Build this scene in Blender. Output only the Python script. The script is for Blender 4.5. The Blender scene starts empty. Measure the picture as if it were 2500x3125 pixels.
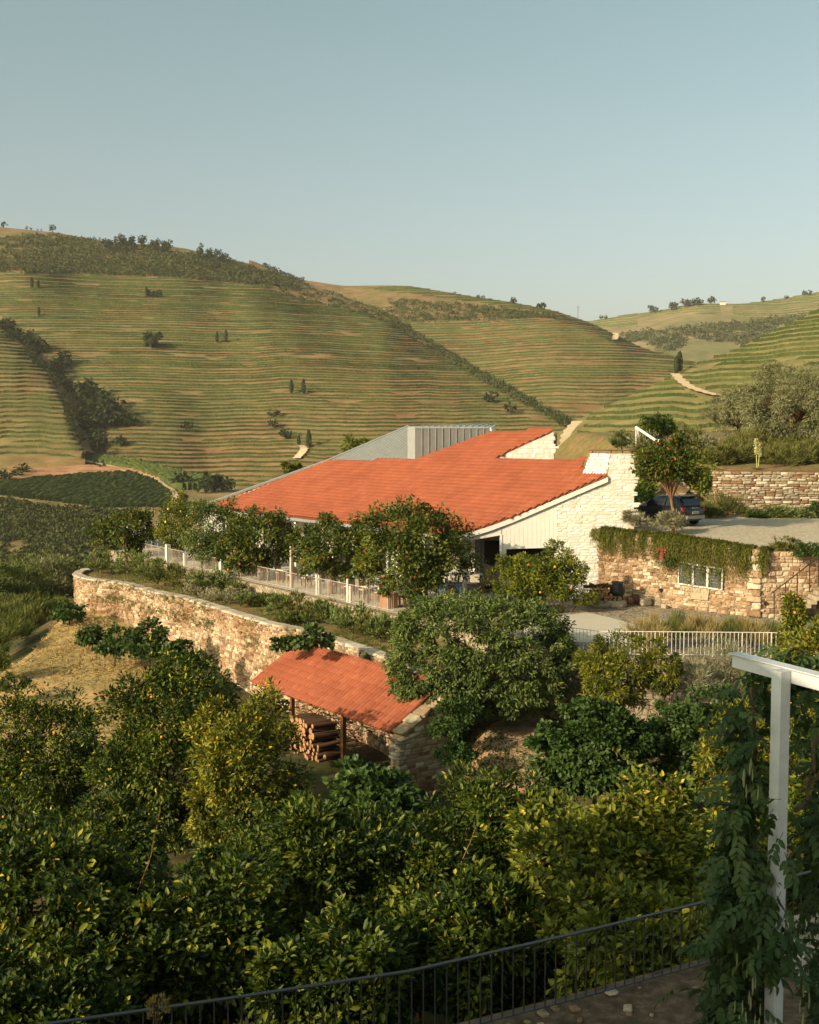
import bpy, math, random
import numpy as np
from mathutils import Vector, Matrix

# ------------------------------------------------------------------ camera, world, sun, exposure
SC = bpy.context.scene
COL = SC.collection
F = 3400.0                     # focal length in pixels of the 2500 x 3125 photograph
PITCH = math.atan((1562.5 - 1333.0) / F)
CAM = np.array([0.0, 0.0, 8.8])
cd = bpy.data.cameras.new('camera')
cd.sensor_fit = 'HORIZONTAL'
cd.sensor_width = 36.0
cd.lens = 36.0 * F / 2500.0
cd.clip_start = 0.3
cd.clip_end = 9000.0
cam = bpy.data.objects.new('camera', cd)
COL.objects.link(cam)
cam.location = CAM
cam.rotation_euler = (math.pi / 2 - PITCH, 0, 0)
SC.camera = cam

SUN_AZ = (-0.79, -0.61)        # horizontal direction towards the sun
SUN_EL = math.radians(23.0)
w = bpy.data.worlds.new('World')
SC.world = w
w.use_nodes = True
nt = w.node_tree
nt.nodes.clear()
sky = nt.nodes.new('ShaderNodeTexSky')
sky.sky_type = 'NISHITA'
sky.sun_disc = False
sky.sun_elevation = SUN_EL
sky.sun_rotation = math.atan2(SUN_AZ[0], SUN_AZ[1])
sky.altitude = 200
sky.air_density = 1.0
sky.dust_density = 4.2
sky.ozone_density = 1.8
hs = nt.nodes.new('ShaderNodeHueSaturation')
hs.inputs['Saturation'].default_value = 0.84
tn = nt.nodes.new('ShaderNodeMix')
tn.data_type = 'RGBA'
tn.blend_type = 'MULTIPLY'
tn.inputs['Factor'].default_value = 1.0
tc = nt.nodes.new('ShaderNodeTexCoord')
sx_ = nt.nodes.new('ShaderNodeSeparateXYZ')
nt.links.new(tc.outputs['Generated'], sx_.inputs[0])
er_ = nt.nodes.new('ShaderNodeValToRGB')
er_.color_ramp.elements[0].position = 0.0
er_.color_ramp.elements[0].color = (1.17, 1.01, 0.87, 1)
er_.color_ramp.elements[1].position = 0.42
er_.color_ramp.elements[1].color = (0.97, 1.07, 0.78, 1)
nt.links.new(sx_.outputs['Z'], er_.inputs[0])
nt.links.new(er_.outputs[0], tn.inputs['B'])
bg = nt.nodes.new('ShaderNodeBackground')
bg.inputs['Strength'].default_value = 0.13
wo = nt.nodes.new('ShaderNodeOutputWorld')
nt.links.new(sky.outputs[0], hs.inputs['Color'])
nt.links.new(hs.outputs[0], tn.inputs['A'])
nt.links.new(tn.outputs['Result'], bg.inputs['Color'])
nt.links.new(bg.outputs[0], wo.inputs['Surface'])

sl = bpy.data.lights.new('sun', 'SUN')
sl.energy = 5.0
sl.angle = math.radians(0.5)
sl.color = (1.0, 0.80, 0.54)
sun = bpy.data.objects.new('sun', sl)
COL.objects.link(sun)
sdir = Vector((SUN_AZ[0] * math.cos(SUN_EL), SUN_AZ[1] * math.cos(SUN_EL), math.sin(SUN_EL))).normalized()
sun.rotation_euler = (-sdir).to_track_quat('-Z', 'Y').to_euler()

SC.render.engine = 'CYCLES'
SC.view_settings.view_transform = 'Standard'
SC.view_settings.look = 'None'
SC.view_settings.gamma = 1.0
SC.view_settings.use_curve_mapping = False
SC.view_settings.exposure = 0.55
SC.cycles.use_denoising = True
SC.cycles.max_bounces = 6
SC.cycles.diffuse_bounces = 1
SC.cycles.glossy_bounces = 2
SC.cycles.transmission_bounces = 3
SC.cycles.transparent_max_bounces = 4
SC.cycles.volume_bounces = 0
SC.cycles.caustics_reflective = False
SC.cycles.caustics_refractive = False

# ------------------------------------------------------------------ helpers
R = np.random.RandomState(7)
random.seed(7)
SP, CP = math.sin(PITCH), math.cos(PITCH)


def ray(px, py):
    x = (px - 1250.0) / F
    y = (1562.5 - py) / F
    d = np.array([x, CP + y * SP, -SP + y * CP])
    return d / d[1]


def at(px, py, Y):                      # the point at depth Y seen at a pixel
    return CAM + ray(px, py) * Y


def gnd(px, py, z):                     # the point on level z seen at a pixel
    d = ray(px, py)
    return CAM + d * ((z - CAM[2]) / d[2])


def pix(p):
    d = np.asarray(p, float) - CAM
    f = d[1] * CP - d[2] * SP
    u = d[1] * SP + d[2] * CP
    return 1250 + F * d[0] / f, 1562.5 - F * u / f


def nrm(a):
    a = np.asarray(a, float)
    return a / (np.linalg.norm(a, axis=-1, keepdims=True) + 1e-9)


def sstep(x, a, b):
    t = np.clip((np.asarray(x, float) - a) / (b - a), 0, 1)
    return t * t * (3 - 2 * t)


def put(o, parent=None):
    COL.objects.link(o)
    if parent is not None:
        o.parent = parent
        # parts keep world coordinates: undo the parent's own placement
        o.matrix_parent_inverse = Matrix.Translation(-parent.location) if parent.type == 'EMPTY' else parent.matrix_basis.inverted()
    return o


def tag(o, label, cat, group=None, kind=None):
    o['label'] = label
    o['category'] = cat
    if group:
        o['group'] = group
    if kind:
        o['kind'] = kind
    return o


def structure(o):
    o['kind'] = 'structure'
    return o


def thing(name, loc, label, cat, group=None):
    e = bpy.data.objects.new(name, None)
    e.location = [float(v) for v in loc]
    e.empty_display_size = 0.3
    COL.objects.link(e)
    return tag(e, label, cat, group)


def npmesh(name, V, Fc, mat, tint=None, smooth=False):
    V = np.ascontiguousarray(V, dtype=np.float32)
    Fc = np.ascontiguousarray(Fc, dtype=np.int32)
    me = bpy.data.meshes.new(name)
    me.vertices.add(len(V))
    me.vertices.foreach_set('co', V.ravel())
    me.loops.add(Fc.size)
    me.loops.foreach_set('vertex_index', Fc.ravel())
    me.polygons.add(len(Fc))
    me.polygons.foreach_set('loop_start', np.arange(0, Fc.size, Fc.shape[1], dtype=np.int32))
    me.update(calc_edges=True)
    if tint is not None:
        a = me.attributes.new('tint', 'FLOAT', 'FACE')
        a.data.foreach_set('value', np.ascontiguousarray(tint, dtype=np.float32))
    if smooth:
        me.polygons.foreach_set('use_smooth', np.ones(len(Fc), dtype=bool))
    me.materials.append(mat)
    return me


def npobj(name, V, Fc, mat, parent=None, tint=None, smooth=False):
    return put(bpy.data.objects.new(name, npmesh(name, V, Fc, mat, tint, smooth)), parent)


class MB:
    """collects simple solids; build() links them as one mesh"""

    def __init__(s):
        s.v, s.f, s.sm = [], [], []

    def add(s, vs, fs, smooth=False):
        n = len(s.v)
        s.v += [tuple(float(c) for c in p) for p in vs]
        s.f += [tuple(i + n for i in f) for f in fs]
        s.sm += [smooth] * len(fs)
        return s

    def hexa(s, lo, hi):                # two quads of 4 points, same order
        return s.add(list(lo) + list(hi), [(3, 2, 1, 0), (4, 5, 6, 7), (0, 1, 5, 4), (1, 2, 6, 5), (2, 3, 7, 6), (3, 0, 4, 7)])

    def box(s, c, size, rz=0.0, M=None):
        x, y, z = [q / 2 for q in size]
        pts = [(-x, -y, -z), (x, -y, -z), (x, y, -z), (-x, y, -z), (-x, -y, z), (x, -y, z), (x, y, z), (-x, y, z)]
        m = Matrix.Translation(Vector([float(q) for q in c])) @ (M if M is not None else Matrix.Rotation(rz, 4, 'Z'))
        q = [m @ Vector(p) for p in pts]
        return s.hexa(q[:4], q[4:])

    def beam(s, a, b, wd, ht, up=(0, 0, 1)):
        a, b = np.asarray(a, float), np.asarray(b, float)
        t = nrm(b - a)
        side = np.cross(t, np.asarray(up, float))
        if np.linalg.norm(side) < 1e-4:
            side = np.array([1.0, 0, 0])
        side = nrm(side)
        u = nrm(np.cross(side, t))
        o = [(-1, -1), (1, -1), (1, 1), (-1, 1)]
        q = [[p + side * wd / 2 * i + u * ht / 2 * j for i, j in o] for p in (a, b)]
        return s.hexa(q[0], q[1])

    def tube(s, pts, rad, n=8, cap=True, smooth=True):
        pts = np.asarray(pts, float)
        if np.isscalar(rad):
            rad = [rad] * len(pts)
        vs = []
        ref = np.array([0.31, 0.17, 0.93])
        for i, p in enumerate(pts):
            t = nrm(pts[min(i + 1, len(pts) - 1)] - pts[max(i - 1, 0)])
            if abs(t @ ref) > 0.95:
                ref = np.array([1.0, 0.1, 0])
            a = nrm(np.cross(t, ref))
            b = np.cross(t, a)
            for k in range(n):
                th = 2 * math.pi * k / n
                vs.append(p + rad[i] * (a * math.cos(th) + b * math.sin(th)))
        fs = []
        for i in range(len(pts) - 1):
            for k in range(n):
                fs.append((i * n + k, i * n + (k + 1) % n, (i + 1) * n + (k + 1) % n, (i + 1) * n + k))
        s.add(vs, fs, smooth)
        if cap:
            s.add(vs[:n], [tuple(reversed(range(n)))])
            s.add(vs[-n:], [tuple(range(n))])
        return s

    def lathe(s, c, prof, n=20, smooth=True):
        vs = []
        for r, z in prof:
            for k in range(n):
                th = 2 * math.pi * k / n
                vs.append((c[0] + r * math.cos(th), c[1] + r * math.sin(th), c[2] + z))
        fs = []
        for i in range(len(prof) - 1):
            for k in range(n):
                fs.append((i * n + k, i * n + (k + 1) % n, (i + 1) * n + (k + 1) % n, (i + 1) * n + k))
        return s.add(vs, fs, smooth)

    def prism(s, poly, off):            # a planar polygon pushed along a vector
        poly = [np.asarray(p, float) for p in poly]
        off = np.asarray(off, float)
        n = len(poly)
        vs = poly + [p + off for p in poly]
        fs = [tuple(range(n)), tuple(reversed(range(n, 2 * n)))]
        for i in range(n):
            j = (i + 1) % n
            fs.append((j, i, i + n, j + n))
        return s.add(vs, fs)

    def mesh(s, name, mat):
        me = bpy.data.meshes.new(name)
        me.from_pydata(s.v, [], s.f)
        me.polygons.foreach_set('use_smooth', np.array(s.sm, dtype=bool))
        me.materials.append(mat)
        me.update()
        return me

    def build(s, name, mat, parent=None):
        return put(bpy.data.objects.new(name, s.mesh(name, mat)), parent)


def recalc(o):
    import bmesh
    bm = bmesh.new()
    bm.from_mesh(o.data)
    bmesh.ops.recalc_face_normals(bm, faces=bm.faces)
    bm.to_mesh(o.data)
    bm.free()
    return o


# ------------------------------------------------------------------ materials
def new_mat(name):
    m = bpy.data.materials.new(name)
    m.use_nodes = True
    n = m.node_tree.nodes
    return m, n, m.node_tree.links, n['Principled BSDF'], n['Material Output']


def ramp(n, cols, pos=None):
    r = n.new('ShaderNodeValToRGB')
    e = r.color_ramp.elements
    k = len(cols)
    pos = pos or [i / max(1, k - 1) for i in range(k)]
    while len(e) < k:
        e.new(0.5)
    for i in range(k):
        e[i].position = pos[i]
        e[i].color = (*cols[i], 1)
    return r


def noise_node(n, l, scale, detail=5.0, rough=0.6, stretch=(1, 1, 1)):
    g = n.new('ShaderNodeNewGeometry')
    mp = n.new('ShaderNodeMapping')
    mp.inputs['Scale'].default_value = stretch
    l.new(g.outputs['Position'], mp.inputs['Vector'])
    t = n.new('ShaderNodeTexNoise')
    t.inputs['Scale'].default_value = scale
    t.inputs['Detail'].default_value = detail
    t.inputs['Roughness'].default_value = rough
    l.new(mp.outputs[0], t.inputs['Vector'])
    return t


def add_bump(n, l, bs, src, strength, dist):
    b = n.new('ShaderNodeBump')
    b.inputs['Strength'].default_value = strength
    b.inputs['Distance'].default_value = dist
    l.new(src, b.inputs['Height'])
    l.new(b.outputs[0], bs.inputs['Normal'])


def m_noise(name, cols, scale, pos=None, rough=0.9, bump=0.0, bdist=0.02, bscale=None, detail=6.0, stretch=(1, 1, 1), spec=0.2, metal=0.0, cols2=None, scale2=0.3, pos2=None):
    m, n, l, bs, out = new_mat(name)
    t = noise_node(n, l, scale, detail, 0.65, stretch)
    r = ramp(n, cols, pos)
    l.new(t.outputs['Fac'], r.inputs[0])
    src = r.outputs[0]
    if cols2:
        t2 = noise_node(n, l, scale2, 4.0, 0.55)
        r2 = ramp(n, [(0, 0, 0), (1, 1, 1)], pos2 or [0.42, 0.6])
        l.new(t2.outputs['Fac'], r2.inputs[0])
        r3 = ramp(n, cols2, pos)
        l.new(t.outputs['Fac'], r3.inputs[0])
        mx = n.new('ShaderNodeMix')
        mx.data_type = 'RGBA'
        l.new(r2.outputs[0], mx.inputs['Factor'])
        l.new(src, mx.inputs['A'])
        l.new(r3.outputs[0], mx.inputs['B'])
        src = mx.outputs['Result']
    l.new(src, bs.inputs['Base Color'])
    bs.inputs['Roughness'].default_value = rough
    bs.inputs['Specular IOR Level'].default_value = spec
    bs.inputs['Metallic'].default_value = metal
    if bump:
        tb = noise_node(n, l, bscale or scale * 2, 6.0, 0.7, stretch)
        add_bump(n, l, bs, tb.outputs['Fac'], bump, bdist)
    return m


def m_tint(name, cols, pos=None, nscale=6.0, namt=0.35, rough=0.9, bump=0.0, bdist=0.01, spec=0.2, stretch=(1, 1, 1), stain=None):
    """colour of each piece from its own tint, broken up by grain"""
    m, n, l, bs, out = new_mat(name)
    a = n.new('ShaderNodeAttribute')
    a.attribute_name = 'tint'
    r = ramp(n, cols, pos)
    l.new(a.outputs['Fac'], r.inputs[0])
    t = noise_node(n, l, nscale, 6.0, 0.7, stretch)
    mr = n.new('ShaderNodeMapRange')
    mr.inputs['From Min'].default_value = 0.3
    mr.inputs['From Max'].default_value = 0.7
    mr.inputs['To Min'].default_value = 1 - namt
    mr.inputs['To Max'].default_value = 1 + namt * 0.5
    l.new(t.outputs['Fac'], mr.inputs['Value'])
    mx = n.new('ShaderNodeMix')
    mx.data_type = 'RGBA'
    mx.blend_type = 'MULTIPLY'
    mx.inputs['Factor'].default_value = 1
    l.new(r.outputs[0], mx.inputs['A'])
    l.new(mr.outputs[0], mx.inputs['B'])
    src = mx.outputs['Result']
    if stain:
        t2 = noise_node(n, l, 0.55, 5.0, 0.6)
        r2 = ramp(n, [stain, (1, 1, 1)], [0.36, 0.58])
        l.new(t2.outputs['Fac'], r2.inputs[0])
        m2 = n.new('ShaderNodeMix')
        m2.data_type = 'RGBA'
        m2.blend_type = 'MULTIPLY'
        m2.inputs['Factor'].default_value = 1
        l.new(src, m2.inputs['A'])
        l.new(r2.outputs[0], m2.inputs['B'])
        src = m2.outputs['Result']
    l.new(src, bs.inputs['Base Color'])
    bs.inputs['Roughness'].default_value = rough
    bs.inputs['Specular IOR Level'].default_value = spec
    if bump:
        add_bump(n, l, bs, t.outputs['Fac'], bump, bdist)
    return m


def m_leaf(name, cols, pos=None, trans=0.22, rough=0.5, spec=0.22):
    m, n, l, bs, out = new_mat(name)
    a = n.new('ShaderNodeAttribute')
    a.attribute_name = 'tint'
    r = ramp(n, cols, pos)
    l.new(a.outputs['Fac'], r.inputs[0])
    l.new(r.outputs[0], bs.inputs['Base Color'])
    bs.inputs['Roughness'].default_value = rough
    bs.inputs['Specular IOR Level'].default_value = spec
    tr = n.new('ShaderNodeBsdfTranslucent')
    g = n.new('ShaderNodeMix')
    g.data_type = 'RGBA'
    g.blend_type = 'MULTIPLY'
    g.inputs['Factor'].default_value = 1
    g.inputs['B'].default_value = (1.3, 1.25, 0.45, 1)
    l.new(r.outputs[0], g.inputs['A'])
    l.new(g.outputs['Result'], tr.inputs['Color'])
    mx = n.new('ShaderNodeMixShader')
    mx.inputs[0].default_value = trans
    l.new(bs.outputs[0], mx.inputs[1])
    l.new(tr.outputs[0], mx.inputs[2])
    l.new(mx.outputs[0], out.inputs['Surface'])
    return m


def m_flat(name, col, rough=0.6, metal=0.0, spec=0.4, grain=0.12, gscale=14.0):
    c2 = tuple(v * (1 - grain) for v in col)
    c3 = tuple(min(1, v * (1 + grain * 0.6)) for v in col)
    return m_noise(name, [c2, c3], gscale, [0.3, 0.7], rough=rough, metal=metal, spec=spec)


MT = {}
MT['tile'] = m_tint('roof_tile', [(0.245, 0.069, 0.035), (0.256, 0.074, 0.037), (0.268, 0.080, 0.040), (0.29, 0.095, 0.05)], [0, 0.35, 0.85, 1.0], nscale=1.2, namt=0.16, rough=0.85, stain=(0.86, 0.84, 0.84))
MT['ridge_mortar'] = m_flat('ridge_mortar', (0.5, 0.3, 0.2), 0.9)
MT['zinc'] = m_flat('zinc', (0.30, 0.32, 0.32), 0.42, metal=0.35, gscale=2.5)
MT['zinc_shade'] = m_flat('zinc_shaded_face', (0.17, 0.17, 0.165), 0.5, metal=0.3, gscale=2.5)  # darker zinc copy; shade of the dormer front put into its colour
MT['white'] = m_flat('white_paint', (0.60, 0.58, 0.53), 0.6, gscale=3.0, grain=0.06)
MT['white_metal'] = m_flat('white_metal', (0.62, 0.60, 0.56), 0.45, grain=0.08)
MT['cream_metal'] = m_flat('dull_cream_metal', (0.44, 0.37, 0.31), 0.6, grain=0.2)
MT['pergola'] = m_flat('pergola_paint', (0.50, 0.53, 0.55), 0.5, grain=0.12, gscale=5)
MT['limewash'] = m_tint('limewashed_stone', [(0.56, 0.53, 0.47), (0.64, 0.62, 0.56), (0.70, 0.68, 0.63)], nscale=5.0, namt=0.16, rough=0.95, bump=0.35, bdist=0.02)
MT['lime_joint'] = m_noise('limewash_joint', [(0.42, 0.39, 0.33), (0.58, 0.55, 0.49)], 6, rough=0.95, bump=0.4)
MT['stone'] = m_tint('tan_stone', [(0.22, 0.135, 0.08), (0.37, 0.265, 0.17), (0.46, 0.36, 0.245), (0.60, 0.51, 0.385)], [0, 0.35, 0.75, 1], nscale=7.0, namt=0.5, rough=0.95, bump=0.5, bdist=0.02, stain=(0.55, 0.46, 0.38))
MT['stone_joint'] = m_noise('wall_mortar', [(0.24, 0.13, 0.07), (0.44, 0.31, 0.19)], 5, rough=0.95, bump=0.5)
MT['schist'] = m_tint('schist', [(0.20, 0.11, 0.06), (0.30, 0.23, 0.14), (0.36, 0.33, 0.25), (0.52, 0.45, 0.33)], [0, 0.35, 0.8, 1], nscale=6.0, namt=0.45, rough=0.9, bump=0.5, bdist=0.02, stretch=(1, 1, 4))
MT['schist_joint'] = m_noise('schist_joint', [(0.07, 0.035, 0.02), (0.18, 0.10, 0.055)], 6, rough=0.95)
MT['cap'] = m_tint('wall_cap_stone', [(0.36, 0.30, 0.22), (0.48, 0.42, 0.33)], nscale=5, namt=0.4, rough=0.95, bump=0.4)
MT['soil'] = m_noise('bed_soil', [(0.10, 0.055, 0.025), (0.20, 0.12, 0.055), (0.26, 0.19, 0.08)], 2.2, [0.3, 0.5, 0.72], bump=0.5, bdist=0.05, cols2=[(0.07, 0.07, 0.02), (0.13, 0.12, 0.035), (0.2, 0.17, 0.06)], scale2=0.5)
MT['dry_grass'] = m_noise('dry_grass', [(0.26, 0.15, 0.06), (0.42, 0.27, 0.115), (0.52, 0.37, 0.17)], 1.6, [0.3, 0.5, 0.72], bump=0.5, bdist=0.06, bscale=9, cols2=[(0.17, 0.13, 0.045), (0.28, 0.21, 0.08), (0.38, 0.30, 0.12)], scale2=0.22)
MT['orchard'] = m_noise('orchard_soil', [(0.05, 0.032, 0.015), (0.11, 0.072, 0.035), (0.19, 0.13, 0.07)], 1.3, [0.3, 0.5, 0.75], bump=0.5, bdist=0.06, cols2=[(0.02, 0.024, 0.008), (0.04, 0.045, 0.013), (0.07, 0.075, 0.02)], scale2=0.35, pos2=[0.3, 0.5])  # darkened so part of the shade between trees is in the colour
MT['concrete'] = m_noise('pale_concrete', [(0.40, 0.36, 0.29), (0.50, 0.46, 0.38)], 1.5, rough=0.9, bump=0.1)
MT['gravel'] = m_noise('road_gravel', [(0.24, 0.20, 0.14), (0.36, 0.31, 0.23), (0.45, 0.40, 0.31)], 5.0, [0.3, 0.5, 0.7], bump=0.4, bdist=0.03)
MT['wood'] = m_noise('brown_post_wood', [(0.10, 0.04, 0.015), (0.19, 0.08, 0.03)], 6, stretch=(6, 6, 0.6), rough=0.7)
MT['bark'] = m_noise('bark', [(0.03, 0.02, 0.012), (0.09, 0.06, 0.035)], 9, stretch=(1, 1, 0.3), bump=0.6, bdist=0.03)
MT['bark_tan'] = m_noise('tan_bark', [(0.12, 0.06, 0.03), (0.24, 0.13, 0.065)], 9, stretch=(1, 1, 0.3), bump=0.6, bdist=0.03)
MT['log_bark'] = m_noise('log_bark', [(0.05, 0.026, 0.015), (0.13, 0.07, 0.038)], 14, bump=0.6, bdist=0.02)  # bark darkened in place of the shade inside the shed
MT['log_end'] = m_noise('cut_wood', [(0.26, 0.13, 0.06), (0.42, 0.24, 0.12)], 16, rough=0.85)  # cut ends darkened too, standing in for shed shade
MT['iron'] = m_flat('black_iron', (0.025, 0.025, 0.027), 0.5, metal=0.3, gscale=20)
MT['rail_iron'] = m_flat('dark_rail_paint', (0.05, 0.048, 0.046), 0.45, metal=0.2, gscale=10)
MT['rust'] = m_flat('rusty_iron', (0.10, 0.045, 0.022), 0.8, grain=0.4)
MT['granite'] = m_noise('granite', [(0.26, 0.21, 0.14), (0.42, 0.35, 0.25)], 8, rough=0.9, bump=0.3)
MT['slate'] = m_noise('chalkboard', [(0.045, 0.05, 0.045), (0.10, 0.105, 0.095)], 3.0, rough=0.85)
MT['chalk'] = m_flat('chalk', (0.55, 0.55, 0.5), 0.95)
MT['car_paint'] = m_flat('black_car_paint', (0.008, 0.008, 0.010), 0.22, spec=0.6, gscale=2)
MT['car_glass'] = m_flat('tinted_glass', (0.012, 0.013, 0.014), 0.08, spec=0.7)
MT['rubber'] = m_flat('rubber', (0.012, 0.012, 0.012), 0.85)
MT['car_grey'] = m_flat('bumper_grey', (0.30, 0.27, 0.24), 0.5)
MT['chrome'] = m_flat('bright_letters', (0.75, 0.75, 0.75), 0.35)
MT['tail_red'] = m_flat('tail_light', (0.11, 0.008, 0.008), 0.2, spec=0.6)
MT['plate'] = m_flat('number_plate', (0.62, 0.62, 0.60), 0.6)
MT['hose'] = m_flat('orange_hose', (0.62, 0.20, 0.025), 0.5)
MT['wicker'] = m_flat('wicker', (0.34, 0.17, 0.08), 0.8, grain=0.5, gscale=40)
MT['orange'] = m_flat('orange_peel', (0.80, 0.24, 0.015), 0.5)
MT['lemon'] = m_flat('lemon_peel', (0.78, 0.55, 0.05), 0.5)
MT['pink'] = m_flat('pink_petals', (0.55, 0.06, 0.09), 0.7)
MT['sofa_blue'] = m_flat('blue_fabric', (0.08, 0.13, 0.19), 0.9)
MT['cushion'] = m_flat('striped_cushion', (0.45, 0.40, 0.32), 0.9)
MT['chair_wood'] = m_flat('red_brown_wood', (0.22, 0.075, 0.035), 0.6)
MT['dark_inside'] = m_flat('dark_door_inner_shade', (0.02, 0.017, 0.014), 0.9)  # near black; interior shade put into colour on doorway and back wall
MT['vine_stem'] = m_flat('wisteria_stem', (0.09, 0.055, 0.03), 0.9, grain=0.4)
MT['pod'] = m_flat('velvety_pod', (0.20, 0.22, 0.11), 0.9)
MT['path'] = m_noise('dirt_track', [(0.42, 0.31, 0.18), (0.58, 0.46, 0.30)], 0.2, rough=0.95)
MT['red_earth'] = m_noise('red_earth', [(0.22, 0.10, 0.05), (0.34, 0.17, 0.085), (0.42, 0.25, 0.13)], 0.12, [0.3, 0.5, 0.7], bump=0.6, bdist=1.0)

MT['hill'] = m_noise('terraced_hillside', [(0.085, 0.076, 0.026), (0.14, 0.112, 0.04), (0.205, 0.152, 0.064)], 0.06, [0.32, 0.5, 0.68], bump=0.7, bdist=1.6, bscale=0.16, stretch=(1, 1, 3.0),
                   cols2=[(0.125, 0.07, 0.03), (0.19, 0.108, 0.048), (0.27, 0.165, 0.08)], scale2=0.014, pos2=[0.42, 0.60])
MT['hill_far'] = m_noise('far_hillside', [(0.12, 0.105, 0.05), (0.20, 0.155, 0.075), (0.27, 0.20, 0.11)], 0.03, [0.32, 0.5, 0.68], bump=0.6, bdist=2.0, bscale=0.1,
                       cols2=[(0.09, 0.095, 0.035), (0.13, 0.13, 0.05), (0.19, 0.165, 0.07)], scale2=0.008)
MT['hill_green'] = m_noise('grassy_vineyard_slope', [(0.105, 0.095, 0.030), (0.165, 0.14, 0.048), (0.23, 0.185, 0.072)], 0.08, [0.32, 0.5, 0.68], bump=0.6, bdist=1.2, bscale=0.2, cols2=[(0.10, 0.075, 0.03), (0.17, 0.115, 0.05), (0.24, 0.165, 0.08)], scale2=0.02, pos2=[0.52, 0.66])
MT['scrub_ground'] = m_noise('scrubland', [(0.10, 0.085, 0.03), (0.20, 0.14, 0.06), (0.32, 0.22, 0.10)], 0.05, [0.3, 0.5, 0.7], bump=0.4, bdist=1.0)

MT['vine'] = m_leaf('vine_rows', [(0.026, 0.042, 0.008), (0.046, 0.066, 0.013), (0.08, 0.094, 0.022)], trans=0.2, rough=0.7, spec=0.15)
MT['vine_bright'] = m_leaf('bright_vine_rows', [(0.042, 0.062, 0.011), (0.072, 0.094, 0.019), (0.115, 0.125, 0.034)], trans=0.2, rough=0.7, spec=0.15)
MT['scrub'] = m_leaf('scrub_leaves', [(0.028, 0.040, 0.012), (0.055, 0.068, 0.022), (0.10, 0.10, 0.04)], trans=0.15, rough=0.8, spec=0.1)
MT['pine'] = m_leaf('dark_evergreen', [(0.018, 0.030, 0.010), (0.040, 0.055, 0.018)], trans=0.1, rough=0.8, spec=0.1)
MT['citrus'] = m_leaf('citrus_leaves', [(0.009, 0.022, 0.003), (0.036, 0.062, 0.007), (0.16, 0.185, 0.02), (0.40, 0.33, 0.025)], [0, 0.5, 0.9, 1.0])  # tone range widened; leaf colours stand in for deep shade and highlights
MT['citrus_yellow'] = m_leaf('yellowing_citrus_leaves', [(0.028, 0.046, 0.006), (0.088, 0.106, 0.012), (0.22, 0.21, 0.024), (0.46, 0.35, 0.03)], [0, 0.4, 0.8, 1.0])
MT['lemon_leaf'] = m_leaf('lemon_leaves', [(0.035, 0.056, 0.006), (0.10, 0.125, 0.014), (0.24, 0.24, 0.028), (0.46, 0.39, 0.04)], [0, 0.45, 0.88, 1.0])
MT['laurel'] = m_leaf('loquat_leaves', [(0.028, 0.054, 0.012), (0.082, 0.118, 0.028), (0.18, 0.212, 0.062), (0.27, 0.29, 0.105)], [0, 0.45, 0.85, 1.0])
MT['judas'] = m_leaf('terrace_tree_leaves', [(0.018, 0.034, 0.005), (0.060, 0.085, 0.012), (0.16, 0.18, 0.028), (0.28, 0.085, 0.03)], [0, 0.45, 0.955, 0.965])
MT['hedge'] = m_leaf('creeper_leaves', [(0.020, 0.045, 0.010), (0.042, 0.080, 0.016), (0.08, 0.12, 0.03)])
MT['fig'] = m_leaf('fig_leaves', [(0.025, 0.052, 0.012), (0.05, 0.085, 0.02), (0.085, 0.12, 0.03)])
MT['olive'] = m_leaf('olive_leaves', [(0.085, 0.092, 0.040), (0.165, 0.17, 0.082), (0.29, 0.29, 0.165)], trans=0.15, rough=0.55)
MT['lavender'] = m_leaf('lavender_stems', [(0.075, 0.082, 0.022), (0.125, 0.13, 0.038), (0.19, 0.185, 0.06)], trans=0.15, rough=0.8, spec=0.1)
MT['silver'] = m_leaf('silver_foliage', [(0.15, 0.15, 0.09), (0.25, 0.24, 0.15), (0.33, 0.31, 0.2)], trans=0.15, rough=0.8, spec=0.1)
MT['sage'] = m_leaf('grey_green_foliage', [(0.07, 0.10, 0.028), (0.135, 0.17, 0.055), (0.22, 0.245, 0.10)], trans=0.2, rough=0.75, spec=0.1)
MT['rosemary'] = m_leaf('trailing_rosemary', [(0.045, 0.058, 0.010), (0.092, 0.102, 0.017), (0.165, 0.155, 0.030), (0.30, 0.21, 0.065)], [0, 0.5, 0.9, 1], trans=0.2, rough=0.7, spec=0.15)
MT['ivy'] = m_leaf('yellow_green_ivy', [(0.07, 0.11, 0.015), (0.13, 0.17, 0.025), (0.22, 0.22, 0.03)])
MT['straw'] = m_leaf('straw_stems', [(0.18, 0.14, 0.05), (0.30, 0.23, 0.09), (0.40, 0.32, 0.14)], trans=0.15, rough=0.8, spec=0.1)
MT['grass'] = m_leaf('green_grass', [(0.05, 0.075, 0.015), (0.10, 0.125, 0.03), (0.19, 0.18, 0.06)], trans=0.2, rough=0.7, spec=0.15)
MT['wisteria'] = m_leaf('wisteria_leaves', [(0.026, 0.055, 0.018), (0.048, 0.086, 0.028), (0.08, 0.12, 0.036)], trans=0.25)
MT['mullein'] = m_leaf('pale_flower_spike', [(0.36, 0.35, 0.15), (0.48, 0.45, 0.23)], trans=0.1, rough=0.8)

# ------------------------------------------------------------------ foliage generators


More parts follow.
